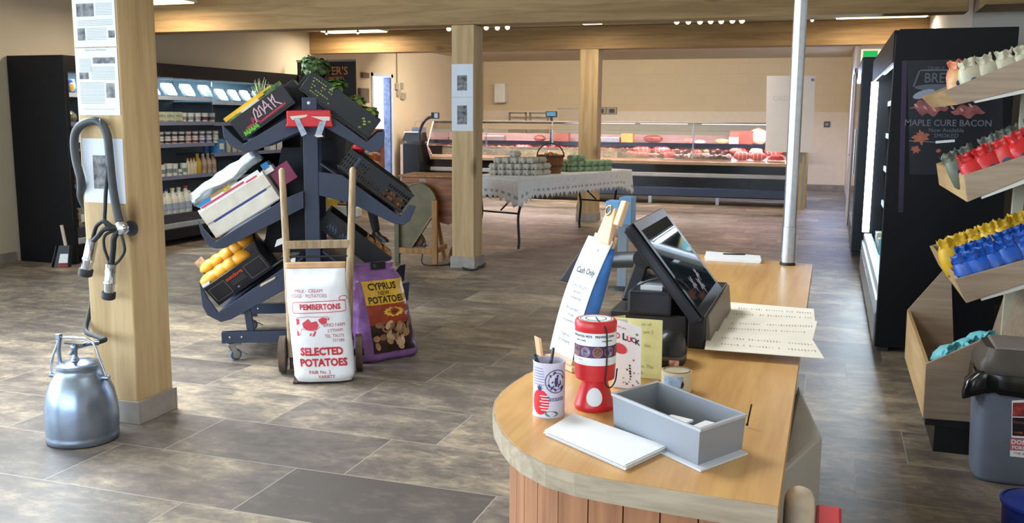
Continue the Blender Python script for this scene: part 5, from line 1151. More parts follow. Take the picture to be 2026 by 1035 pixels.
# ================================================================== root pulper (old farm machine with disc guard)
MA = Vector((-4.0, 8.92, 0)); t = T('farm_machine', 'old brown wooden farm machine with a round grey-green wheel guard', 'farm machine', MA)
rz = math.radians(8); MX = Matrix.Translation(MA) @ Matrix.Rotation(rz, 4, 'Z')
M_vw = wood('varnished_brown_wood', (150, 92, 48), (92, 50, 26), 'x', .4, ring=16, knots=False); M_frame = wood('honey_frame_wood', (176, 128, 76), (124, 84, 46), 'z', .55, ring=20, knots=False)
M_gg = mat('grey_green_paint', (108, 98, 72), .6, var=.12, scale=8)
m = MB(); pr_ = [(-.20, .885), (.40, .885), (.40, .46), (.30, .40), (.06, .46), (-.20, .60)]
m.prism([MX @ Vector((x, .03, h)) for x, h in pr_], MX.to_3x3() @ Vector((0, .50, 0))); m.build('wooden_body', M_vw, t, bevel=.006)
MB().box(-.225, .425, .01, .56, .886, .906, MX).build('top_board', M_frame, t, bevel=.004)
MB().box(.0, .07, .0265, .0295, .835, .868, MX).build('maker_plate', mat('worn_plate', (150, 140, 124), .5, var=.3, scale=40), t)
m = MB(); gp = []
for k in range(26):
    a = math.radians(215 - k * 250 / 25 - 0); gp.append((.0 + .195 * math.cos(a), .62 + .205 * math.sin(a)))
gp += [(-.07, .16), (-.19, .10), (-.235, .14), (-.235, .50)]
m.prism([MX @ Vector((x, -.06, h)) for x, h in gp], MX.to_3x3() @ Vector((0, .075, 0))); m.build('wheel_guard', M_gg, t, bevel=.004)
MB().tube([MX @ Vector((x, -.062, h)) for x, h in gp], .010, 6).build('guard_rim', mat('pale_grey_green', (136, 126, 96), .6, var=.1), t, smooth=60)
m = MB(); m.box(.16, .215, -.10, -.05, 0.0, .66, MX); m.build('front_leg', M_frame, t, bevel=.005); MB().box(-.24, -.19, -.10, -.05, 0, .60, MX).build('front_leg', mat('dull_green_leg', (96, 92, 68), .6), t, bevel=.005)
for x0_, x1_ in ((.06, .18), (.40, .24)):
    a, b = MX @ Vector((x0_, .42, .52)), MX @ Vector((x1_ , .32, .01)); MB().tube([a, b], .022, 6).build('rear_leg', M_frame, t)
MB().box(-.24, .215, -.095, -.055, .105, .165, MX).build('bottom_rail', M_frame, t, bevel=.004); MB().box(.17, .21, -.05, .34, .11, .16, MX).build('side_rail', M_frame, t)
MB().lathe([(.0, -.05), (.05, -.05), (.06, -.04), (.06, .05), (.0, .055)], (0, 0, 0), 18, MX @ Matrix.Translation((-.02, .02, .23)) @ Matrix.Rotation(PI / 2, 4, 'X')).build('electric_motor', mat('brown_motor', (96, 66, 50), .5, .3, var=.2), t, smooth=40)
MB().box(-.09, .06, -.04, .10, .1655, .178, MX).build('motor_plate', M_rubber, t)
w = spline([MX @ Vector((.02, .0, .30)), MX @ Vector((.07, -.03, .22)), MX @ Vector((.05, -.07, .09)), MX @ Vector((.07, -.13, .012)), MX @ Vector((.20, -.20, .007)), MX @ Vector((.34, -.10, .007)), MX @ Vector((.38, .0, .007))], 8)
o = MB().tube(w, .006, 6).build('power_cable', M_rubberd, smooth=180, loc=w[0]); tag(o, 'black cable trailing from the old farm machine', 'cable')
w = spline([onz(890, 508, .10), onz(893, 515, .06), onz(888, 524, .01), onz(905, 523, .008), onz(935, 528, .008), onz(957, 527, .008), onz(959, 520, .008), onz(946, 531, .008), onz(925, 534, .008), onz(905, 522, .01), onz(892, 508, .03)], 8)
o = MB().tube(w, .0065, 6).build('power_cable', M_rubberd, smooth=180, loc=w[3]); tag(o, 'loop of black cable lying at the foot of the middle oak post', 'cable')

# ================================================================== shopper behind the stand
PP = Vector((-5.22, 10.35, 0)); t = T('person', 'person in dark clothes bending behind the produce stand', 'person', PP)
def skin_body(name, joints, edges, m, par, root=0, sub=1):
    me = bpy.data.meshes.new(name); me.from_pydata([tuple(Vector(j[0]) - ORG[t.name]) for j in joints], edges, []); me.materials.append(m)
    o = bpy.data.objects.new(name, me); COL.objects.link(o); o.parent = par
    o.modifiers.new('skin', 'SKIN')
    for i, j in enumerate(joints):
        sv = me.skin_vertices[0].data[i]; sv.radius = j[1] if isinstance(j[1], tuple) else (j[1], j[1]); sv.use_root = (i == root)
    sb_ = o.modifiers.new('sub', 'SUBSURF'); sb_.levels = sub; sb_.render_levels = sub
    me.shade_smooth(); ORG[o.name] = ORG[t.name]; return o
M_cloth = mat('black_cloth', (24, 24, 28), .85, var=.15, scale=20); M_olive = mat('dark_olive_cloth', (44, 46, 34), .85, var=.2, scale=20); M_skin = mat('skin', (206, 150, 122), .5, var=.05, scale=20, sss=.1)
fL, fR = PP + Vector((-.50, .30, 0)), PP + Vector((.02, -.02, 0)); hip = PP + Vector((-.30, .12, .84))
J = [(hip, .135), (hip + Vector((.10, -.05, -.06)), .10), (PP + Vector((-.06, -.02, .47)), .066), (fR + Vector((0, 0, .09)), .05), (hip + Vector((-.10, .06, -.06)), .10), (PP + Vector((-.42, .16, .47)), .066), (fL + Vector((0, 0, .09)), .05)]
skin_body('trousers', J, [(0, 1), (1, 2), (2, 3), (0, 4), (4, 5), (5, 6)], M_cloth, t)
ch = PP + Vector((-.26, .02, 1.14)); nk = PP + Vector((-.24, -.03, 1.27)); hd = PP + Vector((-.22, -.06, 1.37))
J = [(hip + Z * .02, .14), (hip.lerp(ch, .5), .14), (ch, (.17, .13)), (nk - Z * .04, .10), (ch + Vector((.10, -.16, .05)), .075), (PP + Vector((-.08, -.20, .98)), .052), (PP + Vector((.0, -.18, 1.06)), .038), (ch + Vector((-.14, .15, .05)), .075), (PP + Vector((-.30, .26, .98)), .052), (PP + Vector((-.16, .22, .95)), .038)]
skin_body('jacket', J, [(0, 1), (1, 2), (2, 3), (2, 4), (4, 5), (5, 6), (2, 7), (7, 8), (8, 9)], M_olive, t)
fw = Vector((.75, -.3, -.45)).normalized(); sd_ = fw.cross(Z).normalized(); upv = sd_.cross(fw)
MH = frame(hd, sd_, fw, upv).to_3x3().to_4x4()
m = MB(); m.ball(hd, (.074, .092, .112), 20, 14, M=MH); m.ball(hd + fw * .090 - upv * .012, (.014, .018, .022), 8, 6); m.tube([nk - Z * .05, hd - upv * .06 - fw * .02], .052, 12)
for s_ in (-1, 1): m.ball(hd + sd_ * s_ * .074 - fw * .005, (.010, .020, .030), 8, 6, M=MH)
hdo = m.build('head', M_skin, t, smooth=180)
m = MB()
for s_ in (-1, 1): m.ball(hd + sd_ * s_ * .030 + fw * .080 + upv * .012, .010, 8, 6)
m.build('eye', M_white, hdo, smooth=180); MB().ball(hd + fw * .083 - upv * .05, (.024, .008, .007), 10, 6, M=MH).build('mouth', mat('lips', (168, 96, 86), .5, var=0), hdo, smooth=180)
MB().ball(hd - fw * .014 + upv * .022, (.082, .094, .106), 20, 12, M=MH, jit=.06, jf=20).build('hair', mat('brown_hair', (62, 44, 32), .6, var=.3, scale=60), t, smooth=180)
for wr0, dr_ in ((PP + Vector((.0, -.18, 1.06)), Vector((.7, .1, .1))), (PP + Vector((-.16, .22, .95)), Vector((.8, -.2, -.1)))):
    dr_.normalize(); sx = dr_.cross(Z).normalized(); m = MB(); m.loft([(0, .022, .016, 2.2), (.04, .040, .017, 2.4), (.085, .042, .014, 2.4), (.092, .036, .010, 2.2)], 14, (0, 0, 0), Matrix.Translation(wr0) @ frame(Vector(), sx, dr_.cross(sx), dr_).to_3x3().to_4x4())
    hz_ = sx.cross(dr_)
    for k in range(4):
        b = wr0 + dr_ * .088 + sx * (.030 - .020 * k); L_ = (.062, .075, .070, .055)[k]; m.tube([b, b + dr_ * L_ * .5 - hz_ * .004, b + dr_ * L_ * .8 - hz_ * .02, b + dr_ * L_ * .9 - hz_ * .036], [.009, .0085, .008, .006], 8)
    m.tube([wr0 + dr_ * .025 + sx * .036, wr0 + dr_ * .055 + sx * .058 - hz_ * .01, wr0 + dr_ * .085 + sx * .056 - hz_ * .022], [.011, .010, .007], 8); m.build('hand', M_skin, t, smooth=180)
for f_, dr_ in ((fR, Vector((.95, -.25, 0))), (fL, Vector((.9, -.3, 0)))):
    MB().loft([(0, .13, .046, 2.6, .055, 0), (.02, .132, .047, 2.6, .055, 0), (.05, .115, .042, 2.4, .04, 0), (.075, .075, .040, 2.2, .0, 0), (.11, .050, .045, 2, -.005, 0)], 22, (0, 0, 0), Matrix.Translation(f_) @ Matrix.Rotation(math.atan2(dr_.y, dr_.x), 4, 'Z')).build('shoe', M_blackpl, t, smooth=60)

# ================================================================== banner by the wall fridge
Y = 12.75; a, b = ony(588, 123, Y), ony(704, 122, Y); x0, x1 = max(a.x, -7.78), b.x; zt = a.z
t = T('pull_up_banner', 'black pull-up banner with orange lettering beyond the stand', 'banner', ((x0 + x1) / 2, Y, 0))
MB().box(x0, x1, Y - .002, Y + .002, .16, zt).build('printed_sheet', mat('banner_black', (34, 30, 34), .5, var=.15, scale=3), t)
MB().box(x0 - .01, x1 + .01, Y - .012, Y + .012, zt, zt + .03).build('top_rail', M_steel, t)
MB().box(x0 - .03, x1 + .03, Y - .07, Y + .07, .0, .15).build('base_cassette', mat('pale_cassette', (206, 204, 198), .4, .2, var=.05), t, bevel=.02)
MB().tube([((x0 + x1) / 2, Y + .02, .14), ((x0 + x1) / 2, Y + .02, zt)], .012, 8).build('rear_pole', M_steel, t)
m = MB(); pz, p2 = ony(665, 141, Y), ony(668, 156, Y); Mb = lambda p: frame(Vector((p.x, Y - .003, p.z)), (1, 0, 0), Z)
write(m, "TER'S", .165, Mb(ony(666, 141, Y)), bold=.002, squash=.98); write(m, 'LIMITED', .085, Mb(ony(663, 156, Y)), bold=.001); m.build('orange_lettering', mat('orange_banner_ink', (206, 128, 70), .5, var=0), t)
m = MB(); qa, qb = ony(628, 378, Y), ony(690, 420, Y); m.box(x0 + .02, x1 - .02, Y - .004, Y - .0025, .18, qa.z, None, 0)
cc = ony(650, 397, Y); m.add([Vector((cc.x + .17 * math.cos(k * PI / 12), Y - .005, cc.z + .13 * math.sin(k * PI / 12))) for k in range(24)], [tuple(range(24))], None, 1)
m.add([Vector((cc.x + .03 + .05 * math.cos(k * PI / 4), Y - .006, cc.z + .04 + .02 * math.sin(k * PI / 4))) for k in range(8)], [tuple(range(8))], None, 2); m.box(cc.x + .2, cc.x + .26, Y - .005, Y - .004, .2, .42, None, 3)
m.build('food_picture', [mat('pinkish_board_print', (196, 150, 116), .5, var=.15, scale=6), mat('yellow_cheese_print', (226, 186, 60), .5, var=.1), M_paper, mat('purple_grey_print', (96, 84, 96), .5, var=.1)], t)
# brown cupboard by the doorway
a, b = ony(743, 255, 14.2), ony(765, 255, 14.2); t = T('brown_cupboard', 'narrow brown wooden cupboard standing before the bright doorway', 'cupboard', ((a.x + b.x) / 2, 14.3, 0))
M_bw = wood('reddish_brown_wood', (140, 86, 56), (98, 56, 34), 'z', .5, knots=False)
MB().box(a.x - .45, b.x - .12, 14.2, 14.36, .0, a.z).build('carcass', M_bw, t, bevel=.005); MB().box(a.x - .43, b.x - .14, 14.185, 14.1995, .05, a.z - .03).build('door', M_bw, t, bevel=.004)
for px0, px1, py0, py1, lab in ((713, 730, 174, 204, 'larger grey electrical box on the wall beside the doorway'), (718, 730, 143, 155, 'small grey electrical box on the wall above the larger one')):
    p, q = onx(px0, py0, XL + .05), onx(px1, py1, XL + .05); o = MB().box(XL + .001, XL + .06, p.y, q.y, q.z, p.z).build('electrical_box', mat('mid_grey_box', (128, 120, 108), .5, var=.05), loc=(XL, p.y, q.z), bevel=.004); tag(o, lab, 'electrical box'); MB().box(XL + .0605, XL + .064, p.y + .02, q.y - .02, q.z + .02, p.z - .02).build('cover_plate', mat('grey_cover', (112, 106, 96), .5, var=.03), o)
p0_ = onx(786, 100, XL + .02); t = T('wall_switches', 'cluster of grey switches with conduit right of the doorway', 'switches', onx(788, 180, XL))
q = onx(786, 168, XL + .02); MB().tube([(XL + .02, q.y, q.z), (XL + .02, q.y, 2.79)], .012, 8).build('conduit', mat('grey_conduit', (150, 140, 124), .5, var=.03), t)
for px, py, w_ in ((785, 171, .05), (788, 184, .06), (795, 170, .035), (797, 190, .09)):
    q = onx(px, py, XL + .02); MB().box(XL + .001, XL + .05, q.y - w_, q.y + w_, q.z - .06, q.z + .06).build('switch_box', mat('grey_switch', (160, 152, 140), .5, var=.05), t, bevel=.006)

# ================================================================== long black wall fridge (left)
FX = -7.17; FY0, FY1, FYM = 7.55, 11.95, 10.03
t = T('wall_fridge', 'long black open-fronted wall fridge along the left wall', 'fridge', (-7.5, 9.7, 0))
M_fin = mat('fridge_blue_grey_lining', (70, 92, 102), .45, var=.05); M_edge = mat('price_rail', (206, 216, 230), .35, var=.04); M_shelf = mat('slate_shelf', (66, 74, 92), .4, var=.05)
MB().box(XL + .02, FX, FY0, FY0 + .05, .0, 2.075).build('end_panel', M_black, t, bevel=.004)
MB().box(XL + .02, FX, FY1 - .05, FY1, .0, 2.06).build('end_panel', M_black, t, bevel=.004)
MB().box(XL + .02, XL + .06, FY0 + .05, FY1 - .05, .1, 2.02).build('back_lining', M_fin, t)
MB().box(XL + .02, FX - .03, FY0 + .05, FY1 - .05, 1.985, 2.075).box(FX - .09, FX - .02, FY0 + .05, FY1 - .05, 1.92, 2.075).build('canopy', mat('brown_black_canopy', (20, 13, 10), .5, var=.1, spec=.2), t)
MB().box(FX - .115, FX - .092, FY0 + .08, FY1 - .08, 1.905, 1.925).build('canopy_rail', mat('pale_blue_rail', (150, 186, 200), .3, .3, var=.03), t)
MB().box(FX - .16, FX - .13, FY0 + .1, FY1 - .1, 1.955, 1.975).build('lamp_tube', lamp_mat('cool_tube', (205, 235, 255), 3.0), t)
l = area('fridge_lamp', (FX - .14 + .33, FY0 + 2.2 - 9.7 + 0.0, 1.95), (-.75, 0, -.66), 3.9, .05, 58, (.74, .92, 1.0)); l.parent = t; l.location = (FX - .16 + 7.5, 0.05, 1.945); l.rotation_euler = Vector((-.12, 0, -1)).to_track_quat('-Z', 'Y').to_euler()
MB().box(XL + .02, FX - .02, FY0 + .05, FY1 - .05, .07, .17).build('plinth', M_black, t)
MB().box(XL + .02, FX - .04, FY0 + .05, FY1 - .05, .17, .345).build('deck', M_darkblue, t)
m = MB().box(FX - .04, FX + .012, FY0 + .05, FY1 - .05, .20, .262); m.build('bumper', mat('grey_bumper', (176, 186, 192), .35, .2, var=.05), t, bevel=.008)
MB().box(FX - .04, FX - .005, FY0 + .05, FY1 - .05, .262, .365).build('deck_front', mat('dark_deck_front', (52, 56, 66), .4, var=.05), t)
SH = {1: 1.70, 2: 1.41, 3: 1.155, 4: .785}
def shelf(y0, y1, z_, dep, bright=False):
    MB().box(XL + .06, XL + .06 + dep, y0, y1, z_ - .02, z_).build('shelf', M_shelf, t)
    MB().box(XL + .06 + dep, XL + .075 + dep, y0, y1, z_ - .028, z_ + .016).build('price_edge', M_edge if bright else mat('lavender_edge', (120, 126, 156), .4, var=.05), t)
for k, z_ in SH.items(): shelf(FY0 + .06, FYM - .01, z_, .57 if k < 4 else .60, k == 1)
for z_, b in ((1.66, True), (1.40, False), (1.02, False), (.72, False)): shelf(FYM + .01, FY1 - .06, z_, .56, b)
MB().box(XL + .06, FX - .10, FYM - .008, FYM + .008, 1.44, 1.92).build('shelf_divider', glass('acrylic', gloss=.15), t)
MB().box(FX - .02, FX - .018, FY0 + .02, FY0 + .06, 1.99, 2.02).build('maker_badge', M_edge, t)
MX_F = XL + .06 + .52                    # front line of the goods
def fy(px, x=None): return onx(px, 250, MX_F if x is None else x).y
def goods(name, lab, cat, px, z_, h, w, build, x=None, grp=None):
    p = Vector((MX_F if x is None else x, fy(px, x), z_ + .001)); t_ = T(name, lab, cat, p, grp); build(t_, p, w, h); return t_
def meat_pack(t_, p, w, h):
    q = Matrix.Translation(p + Vector((-.02, 0, .0))) @ Matrix.Rotation(.95, 4, 'Y')
    MB().loft([(0, .085, w * .5, 5), (.03, .09, w * .53, 5)], 20, (-.09, 0, .01), q).build('tray', M_pack, t_)
    MB().box(-.16, -.02, -w * .38, w * .38, .012, .03, q).build('slices', mat('grey_pink_slices', (150, 130, 136), .5, var=.3, scale=30), t_)
    MB().box(-.17, -.10, -w * .52, w * .52, .0415, .043, q).build('label', M_paper, t_)
for i, (px, w_) in enumerate(((311, .17), (344, .19), (380, .19), (415, .18), (446, .18), (471, .16), (494, .17), (519, .17), (543, .16))):
    goods('sliced_meat_pack', 'clear pack of sliced meat, %s from the left on the top fridge shelf' % ORD[i], 'food pack', px, (SH[1] if px < 432 else 1.66), .2, w_, meat_pack, grp='meat packs on the top fridge shelf')
def carton(m_, lid=None, split=0):
    def f(t_, p, w, h):
        MB().box(p.x - .10, p.x, p.y - w / 2, p.y + w / 2, p.z, p.z + h).build('box', m_, t_, bevel=.003)
        m = MB().box(p.x + .0003, p.x + .0012, p.y - w * .42, p.y + w * .42, p.z + h * .15, p.z + h * .42); m.build('print_band', mat('dull_green_print', (150, 166, 120), .5, var=.4, scale=40), t_)
    return f
M_pgc = mat('pale_green_carton', (206, 210, 186), .5, var=.1, scale=14); M_gc = mat('leaf_green_carton', (150, 176, 92), .5, var=.25, scale=20)
goods('food_carton', 'small leaf-green carton at the left of the second fridge shelf', 'carton', 307, SH[2], .12, .11, carton(M_gc))
for i in range(2):
    for k in range(3): 
        p_ = 321 + 17.0 * k; goods('food_carton', 'pale green carton, %s of three in the %s row on the second fridge shelf' % (ORD[k], 'lower' if i == 0 else 'upper'), 'carton', p_, SH[2] + i * .064, .062, .135, carton(M_pgc), grp='pale cartons on the second shelf')
def pot(body, lidc, deco=None, r=.047, tap=.86):
    def f(t_, p, w, h):
        c = p + Vector((-r, 0, 0)); MB().lathe([(r * tap, 0), (r, h * .92)], c, 16).build('pot', body, t_, smooth=50)
        MB().lathe([(r * 1.04, h * .92), (r * 1.04, h), (r * .9, h + .003), (0, h + .003)], c, 16).build('lid', lidc, t_, smooth=40)
        if deco: MB().lathe([(r * lerp(tap, 1, .3) + .0008, h * .28), (r * lerp(tap, 1, .68) + .0008, h * .62)], c, 16, cap=False).build('label', deco, t_, smooth=50)
    return f
cols = [(170, 160, 120), (140, 176, 176), (176, 176, 170), (120, 60, 66), (130, 110, 84)]
for i, px in enumerate((369, 383, 397, 411, 425)):
    goods('yogurt_pot', 'yogurt pot, %s from the left right of the cartons on the second fridge shelf' % ORD[i], 'pot', px, SH[2], .115, .09, pot(M_white, M_white, mat('pot_print_%d' % i, cols[i], .5, var=.3, scale=60)), grp='pots on the second fridge shelf')
cols3 = [(96, 92, 100), (110, 100, 104), (92, 60, 56), (130, 70, 60), (60, 50, 52), (176, 110, 90), (150, 60, 60), (110, 110, 170), (120, 120, 176), (190, 180, 150), (190, 190, 176)]
for r_ in range(2):
    for i in range(10):
        px = 308 + 13.6 * i; lc = mat('tub_print_%d' % (i), cols3[i], .5, var=.45, scale=50)
        goods('dessert_tub', 'printed tub, %s from the left in the %s layer on the third fridge shelf' % (ORD[i], 'lower' if r_ == 0 else 'upper'), 'tub', px, SH[3] + r_ * .0775, .074, .09, pot(M_white, mat('clear_grey_lid', (176, 178, 184), .3, var=.05), lc, .043, .9), grp='tubs on the third fridge shelf')
for i, (px, h, r) in enumerate(((310, .135, .05), (322, .14, .05), (336, .15, .052), (347, .145, .045), (356, .075, .036), (366, .145, .048))):
    goods('cream_pot', 'white cream pot, %s from the left on the fourth fridge shelf' % ORD[i], 'pot', px, SH[4], h, .1, pot(M_white, M_white, mat('grey_green_pot_print', (150, 170, 160), .5, var=.4, scale=60), r, .84), grp='white pots on the fourth fridge shelf')
def bottle(body, capm, r=.04, label=None, handle=False):
    def f(t_, p, w, h):
        c = p + Vector((-r - .005, 0, 0)); n_ = 3.4 if handle else 2.6
        MB().loft([(0, r * .96, r * .96, n_), (.01, r, r, n_), (h * .55, r, r, n_), (h * .66, r * .9, r * .9, 2.6), (h * .80, r * .5, r * .5, 2.2), (h * .87, r * .38, r * .38, 2), (h * .92, r * .38, r * .38, 2)], 20, c).build('bottle', body, t_, smooth=60)
        MB().lathe([(r * .46, h * .905), (r * .46, h * .985), (r * .40, h), (0, h)], c, 16).build('cap', capm, t_, smooth=40)
        if label: MB().loft([(h * .16, r * 1.012, r * 1.012, n_), (h * .44, r * 1.012, r * 1.012, n_)], 20, c, cap=False).build('label', label, t_, smooth=60)
        if handle: MB().tube(spline([c + Vector((.02, r * .55, h * .80)), c + Vector((.02, r * 1.0, h * .74)), c + Vector((.015, r * 1.02, h * .62)), c + Vector((.015, r * .9, h * .52))], 5), r * .2, 8).build('handle', body, t_, smooth=180)
    return f
M_milk = mat('milk_plastic', (232, 234, 226), .3, var=.02, sss=.1); M_mlab = mat('pale_blue_milk_label', (176, 192, 216), .5, var=.2, scale=40)
for i, px in enumerate((373, 379.5, 385)):
    goods('cream_carton', 'cream bottle with orange cap, %s of three on the fourth fridge shelf' % ORD[i], 'bottle', px, SH[4], .20, .06, bottle(mat('cream_plastic', (236, 224, 190), .4, var=.05), mat('orange_cap', (226, 130, 70), .4, var=0), .030, None, True), grp='orange-capped bottles')
goods('juice_bottle', 'yellow juice bottle on the fourth fridge shelf', 'bottle', 394, SH[4], .25, .08, bottle(mat('yellow_juice', (206, 176, 50), .25, var=.06), mat('yellow_cap', (190, 166, 70), .4, var=0), .044))
for i, px in enumerate((405, 414.5, 424)):
    goods('milkshake_bottle', 'beige milkshake bottle, %s of three at the right of the fourth shelf' % ORD[i], 'bottle', px, SH[4], .245, .08, bottle(mat('beige_shake', (196, 170, 152), .35, var=.05), mat('beige_cap', (206, 186, 170), .4, var=0), .041, mat('beige_label', (176, 150, 136), .5, var=.2, scale=40)), grp='milkshake bottles')
for i, (px, capc) in enumerate(((319, (196, 206, 232)), (331, (40, 56, 120)), (344, (226, 220, 190)), (356.5, (220, 214, 186)), (370, (206, 50, 70)))):
    goods('milk_jug', 'white plastic milk jug with %s cap on the fridge base, %s from the left' % (('pale blue', 'navy', 'cream', 'cream', 'red')[i], ORD[i]), 'milk', px, .346, .31 + .012 * (i == 4), .11, bottle(M_milk, mat('jug_cap_%d' % i, capc, .4, var=0), .062, M_mlab, True), x=FX - .06, grp='milk jugs')
# farther module goods
for i, px in enumerate((412, 420, 427)): goods('blue_tub', 'blue tub, %s of three on the far module of the wall fridge' % ORD[i], 'tub', px, 1.02, .10, .08, pot(mat('dusky_blue_tub', (58, 110, 160), .4, var=.1), mat('dusky_blue_lid', (70, 120, 170), .4, var=.05), None, .04), x=MX_F - .12, grp='blue tubs')
def box_(m_): return lambda t_, p, w, h: (MB().box(p.x - .1, p.x, p.y - w / 2, p.y + w / 2, p.z, p.z + h).build('box', m_, t_, bevel=.003), MB().box(p.x + .0003, p.x + .001, p.y - w * .3, p.y + w * .3, p.z + h * .3, p.z + h * .7).build('label', M_paper, t_))
goods('blue_carton', 'bright blue carton on the far module of the wall fridge', 'carton', 437, 1.02, .185, .15, box_(mat('bright_blue_carton', (70, 140, 206), .45, var=.1)))
for i, px in enumerate((454, 466, 477, 488)): goods('white_pot', 'white pot, %s from the left on the far module of the wall fridge' % ORD[i], 'pot', px, 1.02, .155 - .015 * i, .09, pot(mat('ivory_pot', (206, 204, 190), .4, var=.05), M_white, None, .048, .95), grp='white pots on the far module')
for i, px in enumerate((540, 551)): goods('white_pack', 'bright white pack seen under the crate arm, %s of two' % ORD[i], 'food pack', px, 1.02, .2, .17, box_(M_white), grp='bright packs')
goods('snack_packet', 'blue and yellow packet at the near end of the top fridge shelf', 'packet', 148, SH[1], .15, .15, lambda t_, p, w, h: (MB().loft([(0, .04, w * .55, 2.5), (h * .5, .05, w * .55, 2.5), (h, .01, w * .55, 3)], 20, p - Vector((.05, 0, 0)), jit=.006).build('packet', mat('cobalt_packet', (40, 70, 170), .35, var=.1), t_, smooth=60), MB().ball(p + Vector((-.008, 0, h * .45)), (.012, w * .3, h * .3), 10, 8).build('yellow_print', mat('cream_yellow_print', (236, 206, 120), .4, var=.1), t_, smooth=180)), x=FX - .10)
goods('lettuce_bag', 'green bagged lettuce at the near end of the second fridge shelf', 'salad', 149, SH[2], .12, .15, lambda t_, p, w, h: (MB().ball(p + Vector((-.07, 0, h * .5)), (.06, w * .5, h * .5), 12, 8, jit=.3, jf=20).build('leaves', M_lett, t_, smooth=180), MB().ball(p + Vector((-.07, 0, h * .5)), (.067, w * .56, h * .56), 12, 8, jit=.15, jf=20).build('bag', M_film, t_, smooth=180)), x=FX - .08)
for i, (z_, rgb) in enumerate(((1.157, (90, 70, 80)), (.787, (206, 206, 196)), (.347, (150, 150, 140)))):
    goods('food_pack', ('dark pack on the third shelf', 'white pack on the fourth shelf', 'silver pack on the base')[i] + ' at the near end of the wall fridge', 'food pack', 156, z_, .2, .16, box_(mat('near_pack_%d' % i, rgb, .4, var=.4, scale=30)), x=FX - .08)

# ================================================================== meat serve-over counter (back)
KY = 16.80; kx0, kx1 = -7.30, -.62
t = T('meat_counter', 'long glass-fronted meat counter across the back', 'meat counter', ((kx0 + kx1) / 2, KY, 0))
M_kblue = mat('navy_counter_panel', (34, 44, 64), .3, var=.05); M_kgrey = mat('grey_counter_trim', (150, 152, 158), .35, .3, var=.05)
MB().box(kx0 + .02, kx1, KY - .02, KY + 1.0, .135, .30).build('lower_body', mat('dusk_blue_panel', (44, 58, 86), .3, var=.05), t, bevel=.02)
MB().box(kx0 + .02, kx1, KY + .02, KY + 1.0, .3005, .475).build('middle_panel', mat('deep_navy_panel', (22, 28, 42), .25, var=.05), t)
MB().box(kx0 + .02, kx1, KY - .055, KY + .02, .48, .555).build('bumper', M_kgrey, t, bevel=.012)
MB().box(kx0 + .02, kx1, KY + .0, KY + .95, .556, .70).build('upper_panel', mat('gloss_black_panel', (18, 22, 28), .12, var=.05), t)
MB().box(kx0 + .02, kx1, KY - .03, KY + .13, .7005, .755).build('front_ledge', mat('cream_ledge', (212, 186, 150), .4, var=.05), t, bevel=.006)
MB().hexa([(kx0 + .03, KY + .131, .72), (kx1, KY + .131, .72), (kx1, KY + .92, .90), (kx0 + .03, KY + .92, .90), (kx0 + .03, KY + .131, .735), (kx1, KY + .131, .735), (kx1, KY + .92, .93), (kx0 + .03, KY + .92, .93)]).build('display_deck', mat('steel_deck', (150, 140, 142), .35, .6, var=.05), t)
for x in (-3.05, -1.86, -4.25, -5.4, -6.6):
    MB().box(x - .03, x + .03, KY + .10, KY + .16, .0, .135).build('leg', M_steel, t)
prof = [(KY + .02, .757), (KY - .16, .97), (KY - .10, 1.12), (KY + .02, 1.28), (KY + .14, 1.415)]
kseg = [kx0 + .03, -4.9, -2.32, kx1]
for a, b in zip(kseg, kseg[1:]):
    m = MB()
    for (y0_, z0_), (y1_, z1_) in zip(prof, prof[1:]):
        n_ = Vector((0, z1_ - z0_, -(y1_ - y0_))).normalized() * .006
        m.hexa([(a + .006, y0_, z0_), (b - .006, y0_, z0_), Vector((b - .006, y0_, z0_)) - n_, Vector((a + .006, y0_, z0_)) - n_, (a + .006, y1_, z1_), (b - .006, y1_, z1_), Vector((b - .006, y1_, z1_)) - n_, Vector((a + .006, y1_, z1_)) - n_])
    m.build('glass_front', M_glass, t)
MB().box(kx0 + .03, kx1, KY + .10, KY + .20, 1.416, 1.44).build('top_rail', mat('grey_top_rail', (120, 114, 108), .35, .4, var=.05), t, bevel=.004)
MB().box(kx0 + .03, kx1, KY + .20, KY + .72, 1.424, 1.434).build('top_glass', M_glass, t)
MB().box(kx0 + .03, kx1, KY + .42, KY + .86, 1.03, 1.05).build('upper_shelf', glass('shelf_glass', gloss=.2, milk=.25), t)
MB().box(kx0 + .03, kx1, KY + .395, KY + .42, .995, 1.065).build('shelf_edge', mat('black_blue_edge', (30, 34, 48), .2, var=.1), t)
MB().box(kx0 + .03, kx1, KY + .90, KY + .96, .80, 1.20).build('back_panel', mat('pinkish_back_panel', (176, 150, 140), .4, var=.05), t)
for x in (-2.32, -4.9, -6.2): MB().box(x - .012, x + .012, KY + .12, KY + .16, .80, 1.416).build('glass_post', M_steel, t)
ep = [(KY + 1.0, .70), (KY + .0, .70), (KY - .17, .965), (KY + .13, 1.42), (KY + 1.0, 1.42)]
m = MB(); m.prism([(kx0 + .012, y_, z_) for y_, z_ in ep], (.012, 0, 0)); m.build('end_glass', glass('pinkish_end_glass', tint=(236, 214, 214), gloss=.12), t)
m = MB()
for (a, b), (c_, d_) in zip(ep[1:4], ep[2:4] + [ep[3]]): 
    if (a, b) != (c_, d_): m.tube([(kx0 + .018, a, b), (kx0 + .018, c_, d_)], .014, 6)
m.build('end_trim', M_white, t)
M_pink = lamp_mat('pink_tube', (255, 214, 220), 4.0)
